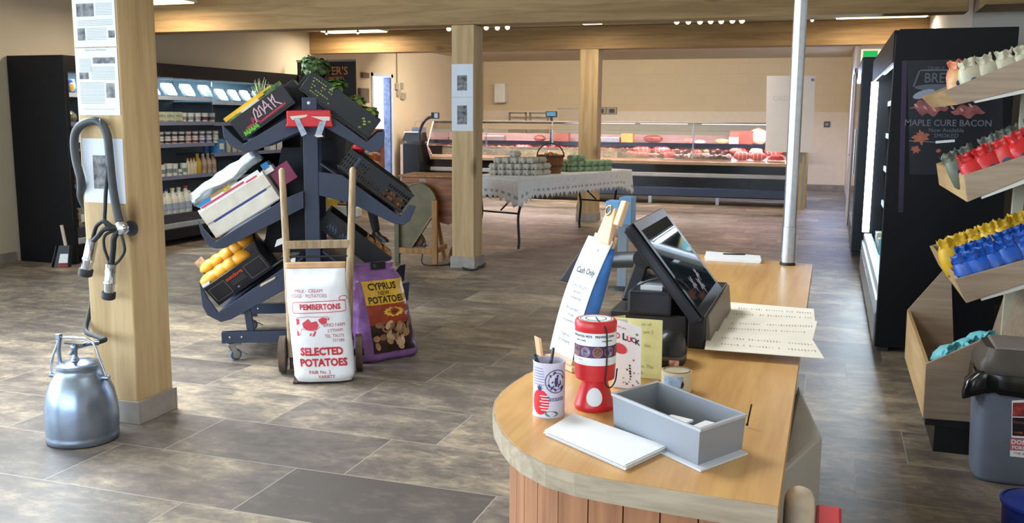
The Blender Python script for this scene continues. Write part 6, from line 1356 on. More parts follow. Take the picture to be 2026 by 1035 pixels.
for a, b in ((kx0 + .2, -5.0), (-4.8, -3.4), (-3.3, -2.45), (-2.2, kx1 - .1)):
    MB().box(a, b, KY + .30, KY + .318, 1.400, 1.412).build('lamp_tube', M_pink, t)
    l = area('counter_lamp', ((a + b) / 2, KY + .315, 1.39), (0, .1, -1), b - a, .04, 22 * (b - a), (1.0, .62, .62)); l.parent = t; l.location = Vector(((a + b) / 2, KY + .315, 1.39)) - Vector(t.location)
    MB().box(a, b, KY + .50, KY + .52, 1.012, 1.028).build('shelf_lamp', M_pink, t)
    l = area('counter_lamp', (0, 0, 0), (0, -.3, -1), b - a, .04, 18 * (b - a), (1.0, .60, .60)); l.parent = t; l.location = Vector(((a + b) / 2, KY + .51, 1.005)) - Vector(t.location)
# cuts of meat
random.seed(21)
M_beef = mat('raw_beef', (176, 36, 44), .35, var=.3, scale=16, dark=(110, 16, 24)); M_mince = mat('red_mince', (206, 50, 54), .4, var=.35, scale=60, bump=.5, bscale=90)
M_pork = mat('pink_pork', (226, 140, 124), .35, var=.2, scale=14); M_joint = mat('rolled_joint', (206, 92, 78), .4, var=.35, scale=18, dark=(170, 50, 48)); M_fat = mat('cream_fat', (232, 206, 186), .45, var=.1); M_chick = mat('pale_chicken', (232, 196, 168), .4, var=.1)
M_tray = mat('dark_meat_tray', (44, 40, 46), .3, var=.1); M_herb = mat('herb_green', (70, 96, 44), .6, var=.4, scale=40)
def deckz(y): return lerp(.740, .935, (y - KY - .131) / .789)
def meat(px, y, kind, lab, s=1.0):
    x = ony(px, 305, y).x; p = Vector((x, y, deckz(y) + .008)); t_ = T({'mince': 'mince_tray', 'steak': 'steak_tray', 'joint': 'rolled_joint', 'pork': 'pork_tray', 'chicken': 'chicken', 'dark': 'dark_cuts_tray'}[kind], lab, 'meat', p)
    w = .13 * s
    if kind != 'joint' and kind != 'chicken':
        MB().box(p.x - w, p.x + w, p.y - .15, p.y + .15, p.z - .008, p.z + .012).build('tray', M_tray if kind == 'dark' else M_white, t_, bevel=.004)
    if kind == 'mince': MB().ball(p + Z * .03, (w * .9, .13, .085), 20, 10, jit=.5, jf=26).build('meat', M_mince, t_, smooth=180)
    elif kind in ('steak', 'pork', 'dark'):
        for k in range(4):
            q = p + Vector(((k - 1.5) * w * .45, random.uniform(-.04, .04), .04 + .008 * (k % 2))); MB().ball(q, (.052, .10, .036), 14, 8, M=Matrix.Rotation(random.uniform(-.4, .4), 4, 'X'), jit=.3, jf=12).build('slice', {'steak': M_beef, 'pork': M_pork, 'dark': mat('dark_cut', (84, 44, 44), .35, var=.3, scale=14)}[kind], t_, smooth=180)
        if kind != 'dark': MB().ball(p + Vector((w * .5, -.11, .05)), (.04, .02, .03), 8, 6, jit=.6, jf=40).build('herb', M_herb, t_)
    elif kind == 'joint':
        q = Matrix.Rotation(random.uniform(-.5, .5), 4, 'Z'); MB().ball(p + Z * .065, (.135 * s, .075, .072), 18, 10, M=q, jit=.15, jf=14).build('meat', M_joint, t_, smooth=180)
        MB().ball(p + Z * .10, (.11 * s, .055, .05), 14, 8, M=q, jit=.2, jf=14).build('fat_cap', M_pork, t_, smooth=180)
        for k in (-1, 0, 1): MB().tube([p + Z * .065 + q @ Vector((.06 * k * s, .079 * math.cos(a * PI / 8), .077 * math.sin(a * PI / 8))) for a in range(17)], .004, 5).build('string', M_white, t_)
    else:
        MB().ball(p + Z * .07, (.11, .13, .075), 16, 10, jit=.12, jf=8).build('meat', M_chick, t_, smooth=180)
        for k in (-1, 1): MB().ball(p + Vector((k * .08, -.08, .05)), (.035, .08, .035), 10, 8).build('drumstick', M_chick, t_, smooth=180)
row1 = [(886, 'steak'), (962, 'pork'), (990, 'steak'), (1020, 'mince'), (1048, 'steak'), (1076, 'pork'), (1104, 'dark'), (1132, 'steak'), (1195, 'pork'), (1222, 'dark'), (1248, 'mince'), (1274, 'mince'), (1300, 'steak'), (1325, 'mince'), (1352, 'dark'), (1378, 'dark'), (1404, 'dark'), (1430, 'dark'), (1468, 'joint'), (1500, 'joint'), (1536, 'mince')]
wh = {'mince': 'heap of red mince', 'steak': 'tray of red steaks', 'pork': 'tray of pink chops', 'dark': 'tray of dark cuts', 'joint': 'rolled roasting joint', 'chicken': 'pale whole chicken'}
cnt = {}
def nm_(kind, row): cnt[(kind, row)] = cnt.get((kind, row), 0) + 1; return '%s, %s row of the meat counter, %s from the left' % (wh[kind], row, ORD[cnt[(kind, row)] - 1])
for px, k in row1: meat(px, KY + .30, k, nm_(k, 'front'), 1.15)
row2 = [(888, 'pork'), (966, 'steak'), (1000, 'pork'), (1036, 'joint'), (1070, 'steak'), (1102, 'mince'), (1135, 'steak'), (1200, 'steak'), (1238, 'dark'), (1272, 'joint'), (1308, 'joint'), (1345, 'dark'), (1385, 'pork'), (1425, 'dark'), (1462, 'joint'), (1496, 'chicken'), (1530, 'joint')]
for px, k in row2: meat(px, KY + .64, k, nm_(k, 'back'), 1.3)
# goods on the upper shelf and the counter top
def upper(name, px, w, h, m, lab, cat='food', shape='box', dy=.62):
    x = ony(px, 280, KY + dy).x; p = Vector((x, KY + dy, 1.051)); 
    if shape == 'box': o = MB().box(x - w / 2, x + w / 2, KY + dy - .08, KY + dy + .08, p.z, p.z + h).build(name, m, loc=p, bevel=.008)
    else: o = MB().ball(p + Z * h / 2, (w / 2, .08, h / 2), 16, 10, jit=.18, jf=16).build(name, m, smooth=180, loc=p)
    tag(o, lab, cat); return o
upper('steel_dish', 1205, .42, .10, mat('steel_dish', (176, 160, 156), .25, .8, var=.05), 'steel dish left of the dark meat heap on the upper glass shelf', 'dish')
upper('meat_heap', 1292, .34, .15, mat('cooked_beef', (120, 56, 48), .5, var=.35, scale=30), 'dark meat heap on the upper glass shelf, left half', 'meat', 'ball')
upper('cheese_block', 1242, .22, .17, mat('honey_block', (186, 130, 60), .5, var=.15), 'honey-coloured block on the upper glass shelf', 'food')
upper('ham', 1365, .22, .10, M_pork, 'small pink ham on the middle of the upper glass shelf', 'meat', 'ball')
upper('shallow_bowl', 1385, .20, .07, M_white, 'white bowl on the upper glass shelf by the glass post', 'bowl', 'ball')
upper('loaf', 1428, .26, .10, mat('pale_loaf', (196, 166, 120), .6, var=.2), 'pale loaf on the upper glass shelf', 'bread', 'ball')
upper('cooked_ham', 1467, .40, .24, mat('red_brown_ham', (170, 78, 66), .4, var=.2, scale=10), 'big red-brown ham on the upper glass shelf', 'meat')
upper('white_tub', 1452, .16, .13, M_white, 'white tub before the big ham', 'tub', dy=.50)
upper('turkey', 1500, .34, .30, M_chick, 'large pale turkey joint on the upper glass shelf beside the ham', 'meat', 'ball')
upper('steel_dish', 980, .40, .10, MATS['steel_dish'], 'steel dish on the upper shelf near the middle oak post', 'dish')
upper('cooked_joint', 1068, .24, .12, MATS['cooked_beef'], 'cooked joint on the upper shelf behind the egg boxes', 'meat', 'ball')
upper('brown_crate', 1112, .28, .17, mat('brown_tub', (128, 70, 56), .5, var=.15), 'brown tub on the upper shelf behind the basket', 'tub')
def display(px, py, y, w, h, lab, lit, ztop=None, back=1.05):
    c = ony(px, py, y); t_ = T('scale_display', lab, 'scale', (c.x, y, back))
    MB().box(c.x - w / 2, c.x + w / 2, y - .02, y + .03, c.z - h / 2, c.z + h / 2).build('head', M_blackpl, t_, bevel=.006)
    MB().box(c.x - w * .40, c.x + w * .40, y - .022, y - .0202, c.z - h * .30, c.z + h * .34).build('screen', lamp_mat('blue_lcd', (110, 176, 206), .75) if lit else mat('grey_lcd', (120, 136, 160), .2, var=.05), t_)
    MB().box(c.x - .022, c.x + .022, y - .012, y + .022, back + .012, c.z - h / 2).build('pole', M_blackpl, t_); MB().box(c.x - .14, c.x + .14, y - .12, y + .14, back, back + .0115).build('base', M_blackpl, t_)
display(1091, 226, KY + .62, .22, .115, 'black scale display with lit blue screen above the meat counter', True)
# work table behind the counter, to stand things on
tb = T('work_bench', 'pale work bench along the wall behind the meat counter', 'work bench', (-3.8, 20.9, 0))
MB().box(-7.5, -.7, 20.6, 21.3, .86, .90).build('bench_top', M_steel, tb); 
for x in (-7.4, -5.2, -3.0, -.8): MB().box(x - .03, x + .03, 20.65, 20.71, 0, .86).build('leg', M_steel, tb)
for px, w_, lab in ((1024, .42, 'left'), (1066, .45, 'right')):
    c = ony(px, 262, 20.9); t_ = T('steel_machine', 'tall steel shelf frame at the %s behind the meat counter' % lab, 'shelf frame', (c.x, 20.9, .9)); m = MB(); M_fr = mat('dull_grey_frame', (140, 128, 108), .5, .2, var=.1)
    MB().box(c.x - w_ / 2, c.x + w_ / 2, 20.85, 20.95, .901, 1.30).build('lower_box', mat('dull_tan_box', (150, 134, 116), .5, var=.1), t_); m.box(c.x - w_ / 2, c.x - w_ / 2 + .03, 20.88, 20.92, 1.3005, 1.62).box(c.x + w_ / 2 - .03, c.x + w_ / 2, 20.88, 20.92, 1.3005, 1.62).box(c.x - w_ / 2, c.x + w_ / 2, 20.88, 20.92, 1.585, 1.62); m.build('frame', M_fr, t_)
c = ony(1128, 225, 21.3); t_ = T('wall_board', 'pale framed board on the back wall behind the post', 'board', (c.x, 21.37, c.z)); MB().box(c.x - .30, c.x + .34, 21.365, 21.387, c.z - .18, c.z + .10).build('panel', M_wall, t_); MB().box(c.x - .32, c.x + .36, 21.36, 21.386, c.z + .101, c.z + .125).build('rail', M_kgrey, t_)
# wall-mounted things on the back wall
a, b = ony(979, 165, 21.2), ony(1000, 203, 21.2); t_ = T('towel_dispenser', 'white paper towel dispenser on the back wall by the print post', 'dispenser', ((a.x + b.x) / 2, 21.3, b.z))
MB().box(a.x, b.x, 21.14, 21.387, b.z, a.z).build('body', M_white, t_, bevel=.02); MB().box(a.x + .05, b.x - .05, 21.16, 21.34, b.z - .012, b.z - .0005).build('slot', M_kgrey, t_)
for i, px in enumerate((1190, 1211)):
    c = ony(px, 219, 21.37); t_ = T('wall_socket', '%s grey wall socket on the back wall right of the plain oak post' % ('first' if i == 0 else 'second'), 'socket', c)
    MB().box(c.x - .11, c.x + .11, 21.345, 21.387, c.z - .08, c.z + .08).build('back_box', mat('grey_socket', (136, 128, 112), .4, .3, var=.05), t_, bevel=.008); MB().box(c.x - .06, c.x + .06, 21.335, 21.3445, c.z - .05, c.z + .04).build('socket_face', M_blackpl if i == 0 else M_rubber, t_)
a, b = ony(1495, 233, 21.0), ony(1550, 248, 21.0); 
c = ony(1636, 246, 21.37); t_ = T('wall_switch', 'small dark switch on the back wall of the corridor', 'switch', c); MB().box(c.x - .06, c.x + .06, 21.36, 21.387, c.z - .06, c.z + .06).build('plate', mat('dark_switch_plate', (70, 74, 92), .4, var=.05), t_, bevel=.006); MB().box(c.x - .035, c.x + .035, 21.35, 21.3595, c.z - .03, c.z + .03).build('rocker', M_kgrey, t_)
# black serving unit and scale at the left end of the counter
t_ = T('black_cabinet', 'black cabinet at the left end of the meat counter', 'cabinet', (-7.36, 16.6, 0))
MB().box(-7.70, -7.36, 16.45, 17.2, .04, .985).build('body', M_black, t_, bevel=.006); MB().box(-7.76, -7.705, 16.45, 17.2, 0, .98).build('pale_end_panel', mat('pale_pink_panel', (176, 150, 136), .5, var=.04), t_); MB().box(-7.68, -7.38, 16.48, 17.2, 0, .039).build('plinth', M_blackpl, t_)
t_ = T('scale_printer', 'black and steel scale on the black cabinet', 'scale', (-7.3, 16.5, .986))
MB().hexa([(-7.76, 16.5, 1.04), (-7.36, 16.5, 1.04), (-7.36, 16.85, 1.04), (-7.76, 16.85, 1.04), (-7.72, 16.58, 1.20), (-7.40, 16.58, 1.20), (-7.40, 16.85, 1.20), (-7.72, 16.85, 1.20)]).build('housing', M_blackpl, t_, bevel=.01)
MB().box(-7.73, -7.39, 16.56, 16.86, 1.2005, 1.222).build('platter', M_steel, t_, bevel=.004); MB().box(-7.66, -7.42, 16.52, 16.84, .9865, 1.04).build('feet_block', M_blackpl, t_)
MB().tube(spline([(-7.37, 16.5, 1.02), (-7.37, 16.5, 1.22), (-7.31, 16.5, 1.38), (-7.22, 16.5, 1.47), (-7.12, 16.5, 1.50)], 6), .030, 10).build('display_pole', M_blackpl, t_, smooth=60)
c = ony(861, 229, 16.5); MB().box(c.x - .07, c.x + .075, 16.46, 16.53, c.z - .055, c.z + .06).build('display_head', M_blackpl, t_, bevel=.006); MB().box(c.x + .0, c.x + .07, 16.455, 16.4595, c.z - .04, c.z + .045).build('display_screen', mat('grey_lcd', (120, 136, 160), .2), t_)
MB().box(-7.44, -7.37, 16.46, 16.54, .9865, 1.03).build('pole_foot', M_blackpl, t_)
for i, (px, h, w_, m_, lab, cat) in enumerate(((806, .22, .09, M_white, 'white bottle standing on the scale counter', 'bottle'), (818, .18, .03, mat('pale_stick', (196, 184, 150), .5), 'pale utensil standing on the scale counter', 'utensil'), (829, .19, .20, mat('blue_grey_box', (110, 126, 146), .4, var=.2, scale=10), 'blue-grey box with wire handle on the scale counter', 'box'))):
    c = ony(px, 262, 17.0); 
    if i == 0: o = MB().loft([(0, .05, .05, 2.6), (.15, .05, .05, 2.6), (.19, .02, .02, 2), (.23, .018, .018, 2)], 16, (c.x, 17.0, .986)).build('bottle', m_, smooth=60, loc=(c.x, 17, .986))
    elif i == 1: o = MB().tube([(c.x, 17.0, .987), (c.x + .02, 17.0, 1.33)], .013, 8).build('utensil', m_, loc=(c.x, 17, .986))
    else:
        o = MB().box(c.x - .12, c.x + .12, 16.92, 17.08, .987, 1.30).build('wire_box', m_, loc=(c.x, 17, .986), bevel=.006); MB().tube(spline([(c.x - .10, 17, 1.30), (c.x - .08, 17, 1.38), (c.x, 17, 1.42), (c.x + .08, 17, 1.38), (c.x + .10, 17, 1.30)], 5), .006, 6).build('handle', M_kgrey, o)
    tag(o, lab, cat)
# partition end and big blank sheet
a, b = ony(1574, 300, 16.62), ony(1597, 300, 16.62)
o = MB().box(a.x - .1, b.x, 16.62, 18.0, 0, 1.02).build('half_wall', mat('cream_half_wall', (214, 196, 150), .7, var=.03), loc=(b.x, 16.6, 0)); tag(o, 'cream half-height end wall at the right of the meat counter', 'half wall'); o['kind'] = 'structure'
q = [ony(1517, 150, 16.55), ony(1613, 150, 16.55), ony(1608, 302, 16.55), ony(1515, 300, 16.55)]
t_ = T('flip_chart', 'large nearly blank white sheet on a stand before the counter end', 'flip chart', ((q[0].x + q[1].x) / 2, 16.58, 0))
MB().slab(q, (0, 1, 0), .004).build('sheet', mat('sheet_white', (226, 226, 228), .6, var=.01), t_); MB().box(q[0].x + .03, q[1].x - .03, 16.555, 16.57, q[2].z + .02, q[0].z - .02).build('board', M_white, t_)
for x in (a.x + .07, b.x - .05): MB().box(x - .012, x + .012, 16.575, 16.60, 0.0, 1.9).build('leg', M_kgrey, t_)
m = MB(); write(m, 'ORDERS', .12, frame(Vector(((q[0].x + q[1].x) / 2 - .05, 16.5485, 1.84)), (1, 0, 0), Z)); m.build('faint_heading', mat('very_faint_pencil', (206, 206, 210), .6, var=0), t_); MB().box(q[1].x - .06, q[1].x - .02, 16.54, 16.5495, q[0].z - .09, q[0].z - .05).build('clip', mat('blue_grey_clip', (110, 126, 160), .4, var=0), t_)
# door in the far right wall
dm = MB().box(.272, .299, 14.55, 15.65, 0, 2.16); d2 = struct(dm, 'door_2', mat('lavender_door', (196, 186, 196), .5, var=.02))
MB().box(.255, .271, 14.47, 14.56, 0, 2.22).box(.255, .271, 15.64, 15.73, 0, 2.22).box(.255, .271, 14.47, 15.73, 2.161, 2.23).build('door_frame', mat('white_door_frame', (214, 212, 220), .5, var=.02), d2); MB().tube([(.27, 14.7, 1.0), (.235, 14.7, 1.0), (.235, 14.82, 1.0)], .010, 8).build('door_handle', M_steel, d2)

# ================================================================== egg table
TZ = .82; N = Vector((-3.345, 10.17, 0)); tt = Vector((.322, .947, 0)).normalized(); ss = Vector((-tt.y, tt.x, 0)); TL, TW = 2.50, .76
def TP(a, s_, z_): return N + tt * a + ss * s_ + Z * z_
t = T('folding_table', 'folding table with bent dark steel legs under a white cloth', 'table', TP(TL / 2, TW / 2, 0))
m = MB(); m.prism([TP(.02, .02, TZ - .035), TP(TL - .02, .02, TZ - .035), TP(TL - .02, TW - .02, TZ - .035), TP(.02, TW - .02, TZ - .035)], Z * .03); m.build('table_top', mat('table_board', (150, 130, 110), .6), t)
for a0, sg in ((.16, 1), (TL - .22, -1)):
    for s_ in (.07, TW - .09):
        lp = spline([TP(a0, s_, TZ - .036), TP(a0 + .01 * sg, s_, .56), TP(a0 - .01 * sg, s_ + (.03 if s_ < .3 else -.03), .36), TP(a0 - .05 * sg, s_ + (-.015 if s_ < .3 else .015), .10), TP(a0 - .07 * sg, s_ - (.02 if s_ < .3 else -.02), .0)], 6)
        MB().tube(lp, .0155, 8).build('leg', M_rubberd, t, smooth=60)
    MB().tube([TP(a0 - .005, .09, .40), TP(a0 - .005, TW - .11, .40)], .011, 8).build('leg_crossbar', M_rubberd, t, smooth=60)
MB().tube([TP(.18, TW / 2, .42), TP(.8, TW / 2, TZ - .04)], .010, 6).build('leg_brace', M_rubberd, t); MB().tube([TP(TL - .24, TW / 2, .42), TP(TL - .85, TW / 2, TZ - .04)], .010, 6).build('leg_brace', M_rubberd, t)
# cloth: top, then a hem that hangs in soft folds with a pointed lace edge
E_ = .012; per = []
corn = [(-E_, -E_), (TL + E_, -E_), (TL + E_, TW + E_), (-E_, TW + E_)]
for (a0, b0_), (a1, b1_) in zip(corn, corn[1:] + corn[:1]):
    Ls = math.hypot(a1 - a0, b1_ - b0_); n_ = int(Ls / .042)
    n_ += n_ % 2
    for k in range(n_): per.append((lerp(a0, a1, k / n_), lerp(b0_, b1_, k / n_), k / n_, k == 0))
n_ = len(per); rings = []; H = 8
cxa, cxb = TL / 2, TW / 2
def dropat(i):
    a, b_, u, c_ = per[i]; d = .225 + (.034 if i % 2 else -.026)
    cd = min(math.hypot(a - q[0], b_ - q[1]) for q in corn); d += .10 * max(0, 1 - cd / .28) ** 1.5
    return d
for j in range(H + 1):
    R = []
    for i in range(n_):
        a, b_, u, c_ = per[i]; v = j / H; k = v * (.014 + .016 * math.sin(i * .55) + .008 * math.sin(i * 1.3 + 1)) + .004
        oa = -1 if a <= 0 else (1 if a >= TL else 0); ob = -1 if b_ <= 0 else (1 if b_ >= TW else 0)
        if j == H: d = dropat(i)
        else: d = lerp(0, .195 + .10 * max(0, 1 - min(math.hypot(a - q[0], b_ - q[1]) for q in corn) / .28) ** 1.5, v * H / (H - 1))
        R.append(TP(a + oa * k, b_ + ob * k, TZ + .003 - d))
    rings.append(R)
m = MB(); m.ring_loft(rings, cap=False); nb_ = len(m.v); m.add(rings[0], [tuple(range(n_))])
o = m.build('tablecloth', mat('white_lace_cloth', (240, 242, 248), .8, var=.05, scale=40), smooth=60, solid=.0012, loc=TP(0, 0, TZ)); tag(o, 'white tablecloth with pointed lace edge hanging over the egg table', 'tablecloth')
m = MB(); 
for i in range(n_):
    j = (i + 1) % n_; p, q = rings[5][i], rings[5][j]; p2, q2 = rings[6][i], rings[6][j]; out = (p - TP(cxa, cxb, p.z)).normalized() * .0022
    if i % 2: m.quad(p + out, q + out, q2 + out, p2 + out)
m.build('lace_band', mat('lace_grey', (190, 190, 198), .8, var=.3, scale=120), o)
m = MB()
for s_, w_ in ((1.06, .10), (2.05, .09)):
    for k in range(10):
        a0 = s_ + (k - 5) * .018; dd = .05 + (.07 - abs(k - 4.5) * .016); p = TP(a0, -E_ - .016, TZ - dd); m.add([p, p + tt * .012, p + tt * .012 - Z * .012, p - Z * .012], [(0, 1, 2, 3)])
m.build('pink_embroidery', mat('faded_pink_thread', (196, 160, 160), .8, var=0), o)
# egg boxes
def egg_box(m_, lab, cat='egg box'):
    t_ = T('egg_box', lab, cat, (0, 0, 0), local=True); w, d, h = .075, .050, .070
    m = MB()
    for i in range(3):
        for j in range(2): m.lathe([(.014, 0), (.019, .004), (.0255, .030)], ((i - 1) * .050, (j - .5) * .048, 0), 10)
    m.box(-w, w, -d, d, .027, .035); m.build('tray', m_, t_, smooth=50)
    m = MB(); m.loft([(.036, w, d, 6), (.050, w * .97, d * .95, 5), (.060, w * .88, d * .82, 4)], 24)
    for i in range(3):
        for j in range(2): m.ball(((i - 1) * .047, (j - .5) * .044, .053), (.023, .022, .017), 10, 6)
    m.build('lid', m_, t_, smooth=50); return t_
M_pulp = mat('grey_egg_pulp', (206, 200, 186), .9, var=.12, scale=30, bump=.3, bscale=120); M_pulg = mat('green_egg_pulp', (160, 186, 150), .9, var=.12, scale=30, bump=.3, bscale=120)
first = {}
def put_egg(kind, a, s_, lay, rot, lab, grp):
    m_ = M_pulp if kind == 'grey' else M_pulg
    p = TP(a, s_, TZ + .0045 + .0718 * lay); rz_ = math.atan2(tt.y, tt.x) + rot
    if kind not in first:
        e = egg_box(m_, lab); e['group'] = grp; e.location = p; e.rotation_euler = (0, 0, rz_); first[kind] = e
    else: dup(first[kind], p, rz_, lab, grp)
rn = ['bottom', 'second', 'third', 'top']
# the grey stack lies across the near end of the table, the green stack beyond the basket
g0, g1 = onz(966, 347, TZ), onz(1064, 348, TZ); 
def tab(p): q = p - N; return q.dot(tt), q.dot(ss)
(ga, gs), (ha, hs_) = tab(g0), tab(g1); random.seed(12)
for lay, cols_ in ((0, 6), (1, 6), (2, 5), (3, 1)):
    for row in range(2 if lay < 3 else 1):
        for k in range(cols_):
            f_ = (k + .5 * (6 - cols_) + (.5 if cols_ == 6 else .5)) / 6.0 if cols_ > 1 else .48
            a, s_ = lerp(ga, ha, f_) + .055 + .165 * row, lerp(gs, hs_, f_) - .0
            put_egg('grey', a, s_, lay, random.uniform(-.05, .05), 'grey egg box, %s layer, %s row, %s from the left' % (rn[lay], 'front' if row == 0 else 'rear', ORD[k]), 'grey egg boxes')
g0, g1 = onz(1134, 341, TZ), onz(1214, 338.5, TZ); (ga, gs), (ha, hs_) = tab(g0), tab(g1)
nG = 6
for lay, ks in ((0, range(6)), (1, range(6)), (2, range(2))):
    for row in range(2 if lay < 2 else 1):
        for k in ks:
            f_ = (k + .5) / nG; a, s_ = lerp(ga, ha, f_), lerp(gs, hs_, f_) + .06 + .11 * row
            put_egg('green', a, s_ , lay, PI / 2 * 0 + random.uniform(-.05, .05), 'green egg box, %s layer, %s row, %s from the basket' % (rn[lay], 'front' if row == 0 else 'rear', ORD[k]), 'green egg boxes')
# basket of eggs
bp = onz(1100, 344, TZ) + ss * .10 + tt * .02; bp.z = TZ + .0045; t = T('egg_basket', 'round wooden basket with hoop handle, full of loose eggs', 'basket', bp)
M_bask = wood('basket_slats', (150, 98, 54), (104, 62, 32), 'z', .6, ring=30, knots=False); M_band = mat('dark_basket_band', (84, 52, 30), .6, var=.15)
MB().lathe([(.0, .001), (.130, .0), (.150, .10), (.165, .20), (.168, .225), (.158, .225), (.155, .20), (.138, .10), (.12, .02), (0, .02)], bp, 28, cap=False).build('basket_body', M_bask, t, smooth=40)
for r, h in ((.1465, .085), (.166, .205)): MB().lathe([(r, h - .010), (r + .006, h - .008), (r + .009, h + .012), (r + .004, h + .014)], bp, 28, cap=False).build('hoop_band', M_band, t, smooth=40)
hd_ = (tt * .35 + ss * -.94).normalized(); hpts = [bp + hd_ * (.172 * math.cos(a)) + Z * (.20 + .165 * math.sin(a)) for a in [PI * k / 16 for k in range(17)]]
MB().tube(hpts, .009, 8).build('handle', M_band, t, smooth=180)
M_egg = mat('brown_egg', (206, 142, 92), .45, var=.08, scale=20)
random.seed(9); ei = 0
for r, n_, h in ((.115, 12, .212), (.062, 7, .228), (.0, 1, .244)):
    for k in range(n_):
        a = 2 * PI * k / n_ + r * 7; p = bp + Vector((r * math.cos(a), r * math.sin(a), h)); o = MB().ball(p, (.024, .021, .021), 10, 8, M=Matrix.Rotation(a, 4, 'Z')).build('egg', M_egg, smooth=180, loc=p); tag(o, 'brown egg heaped in the round basket', 'egg', 'eggs in the basket')
# blue-grey box on the floor behind the table
a, b = onz(1140, 425), onz(1172, 425); o = MB().box(a.x - .0, b.x, a.y, a.y + .35, 0, .17).build('grey_box', mat('dull_blue_grey_box', (130, 130, 140), .5, var=.05), loc=a, bevel=.006); tag(o, 'low grey box on the floor beyond the egg table', 'box'); MB().box(a.x + .01, b.x - .01, a.y + .01, a.y + .34, .1705, .178).build('lid', M_skirt, o)

# ================================================================== bacon fridge and neighbour (right)
GX, GY0, GY1 = .335, 6.50, 9.90
t = T('display_fridge', 'tall black open-fronted fridge with a bacon poster on its end', 'fridge', (.7, 7.8, 0))
m = MB(); m.prism([(GX, GY0, .03), (1.03, GY0, .03), (1.03, GY0, 2.062), (GX + .03, GY0, 2.062), (GX + .006, GY0, 2.03)], (0, .055, 0)); m.build('end_panel', M_black, t, bevel=.004)
m = MB(); m.prism([(GX, GY1, .03), (1.03, GY1, .03), (1.03, GY1, 2.062), (GX, GY1, 2.062)], (0, -.05, 0)); m.build('far_end_panel', M_black, t, bevel=.004)
M_finr = mat('white_fridge_lining', (206, 220, 226), .35, var=.03)
MB().box(.97, 1.03, GY0 + .056, GY1 - .051, .1, 2.06).build('back_lining', M_finr, t); MB().box(GX + .02, .969, GY0 + .056, GY1 - .051, 1.96, 2.06).box(GX, GX + .02, GY0 + .056, GY1 - .051, 1.86, 2.06).build('canopy', M_black, t)
MB().box(.42, .969, GY0 + .056, GY1 - .051, .08, .32).build('deck', M_finr, t); MB().box(GX + .01, .419, GY0 + .056, GY1 - .051, .06, .40).build('deck_front', M_finr, t, bevel=.01)
MB().box(GX - .012, GX + .0095, GY0 + .056, GY1 - .051, .05, .24).build('bumper', mat('pale_steel_bumper', (150, 156, 160), .3, .5, var=.05), t, bevel=.004); MB().box(GX - .006, GX + .0095, GY0 + .056, GY1 - .051, .25, .33).build('bumper_rail', M_edge, t)
for z_ in (.72, 1.05, 1.36, 1.66): MB().box(.50, .969, GY0 + .056, GY1 - .051, z_ - .02, z_).build('shelf', M_finr, t); MB().box(.485, .4995, GY0 + .056, GY1 - .051, z_ - .03, z_ + .015).build('price_edge', M_edge, t)
M_tube = lamp_mat('cold_white_tube', (226, 244, 255), 9.0)
MB().tube([(GX + .022, GY1 - .10, .42), (GX + .022, GY1 - .10, 1.86)], .034, 10).build('upright_lamp', M_tube, t, smooth=60)
for x in (GX + .05, GX + .10): MB().tube([(x, GY0 + .10, 1.90 + (x - GX) * .4), (x, GY1 - .12, 1.90 + (x - GX) * .4)], .016, 8).build('canopy_lamp', M_tube, t, smooth=60)
l = area('fridge_lamp', (0, 0, 0), (.25, 0, -.9), 2.6, .08, 30, (.72, .88, 1.0)); l.parent = t; l.location = (GX + .09 - .7, (GY0 + GY1) / 2 - 7.8, 1.87)
l = area('upright_lamp_light', (0, 0, 0), (-.75, -.6, 0), .05, 1.3, 14, (.66, .84, 1.0)); l.parent = t; l.location = (GX - .02 - .7, GY1 - .14 - 7.8, 1.15)
random.seed(31); pm = [mat('pack_teal', (110, 170, 176), .4, var=.2), mat('pack_white', (226, 230, 232), .4, var=.05), mat('pack_rose', (196, 120, 120), .4, var=.2), mat('pack_straw', (206, 190, 140), .4, var=.2)]
for r_, z_ in enumerate((.321, .721, 1.051, 1.361, 1.661)):
    for k in range(5):
        y_ = GY1 - .30 - .16 * k; h = random.uniform(.13, .2); x_ = .515 if z_ > .5 else .44
        o = MB().box(x_, x_ + .14, y_ - .055, y_ + .055, z_, z_ + h).build('food_pack', pm[(k + r_) % 4], loc=(x_, y_, z_), bevel=.006); tag(o, '%s pack, %s from the far end, %s of the bacon fridge' % (('teal', 'white', 'rose', 'straw')[(k + r_) % 4], ORD[k], ('base', 'lowest shelf', 'second shelf', 'third shelf', 'top shelf')[r_]), 'food pack', 'packs in the bacon fridge'); MB().box(x_ - .0012, x_ - .0002, y_ - .03, y_ + .03, z_ + .03, z_ + .09).build('label', M_paper, o)
MB().box(GX + .02, .42, GY0 + .01, GY1 - .02, 0, .03).box(.8, .95, GY0 + .01, GY1 - .02, 0, .03).build('feet', M_rubberd, t)
# poster on the end of the fridge
def FP(px, py, e=.002): return ony(px, py, GY0 - e)
po = T('bacon_poster', 'black bacon poster with maple leaves on the fridge end', 'poster', FP(1880, 300))
MB().slab([FP(1795, 120, .0005), FP(1985, 115, .0005), FP(1983, 345, .0005), FP(1800, 345, .0005)], (0, -1, 0), .0012).build('poster_sheet', mat('blue_black_poster', (14, 16, 24), .35, var=.1), po)
m = MB(); W3 = lambda px, py: frame(FP(px, py), (1, 0, 0), Z)
write(m, 'MAPLE CURE BACON', .056, W3(1875, 244), bold=.0006, squash=.93); write(m, 'Now Available', .036, W3(1872, 258), squash=.95); write(m, 'SMOKED', .036, W3(1872, 269)); m.build('silver_lettering', mat('silver_grey_ink', (98, 102, 114), .5, var=0), po)
m = MB(); m.slab([FP(1851, 279), FP(1889, 276), FP(1889, 281), FP(1851, 284)], (0, -1, 0), .0005); m.build('white_bar', M_white, po)
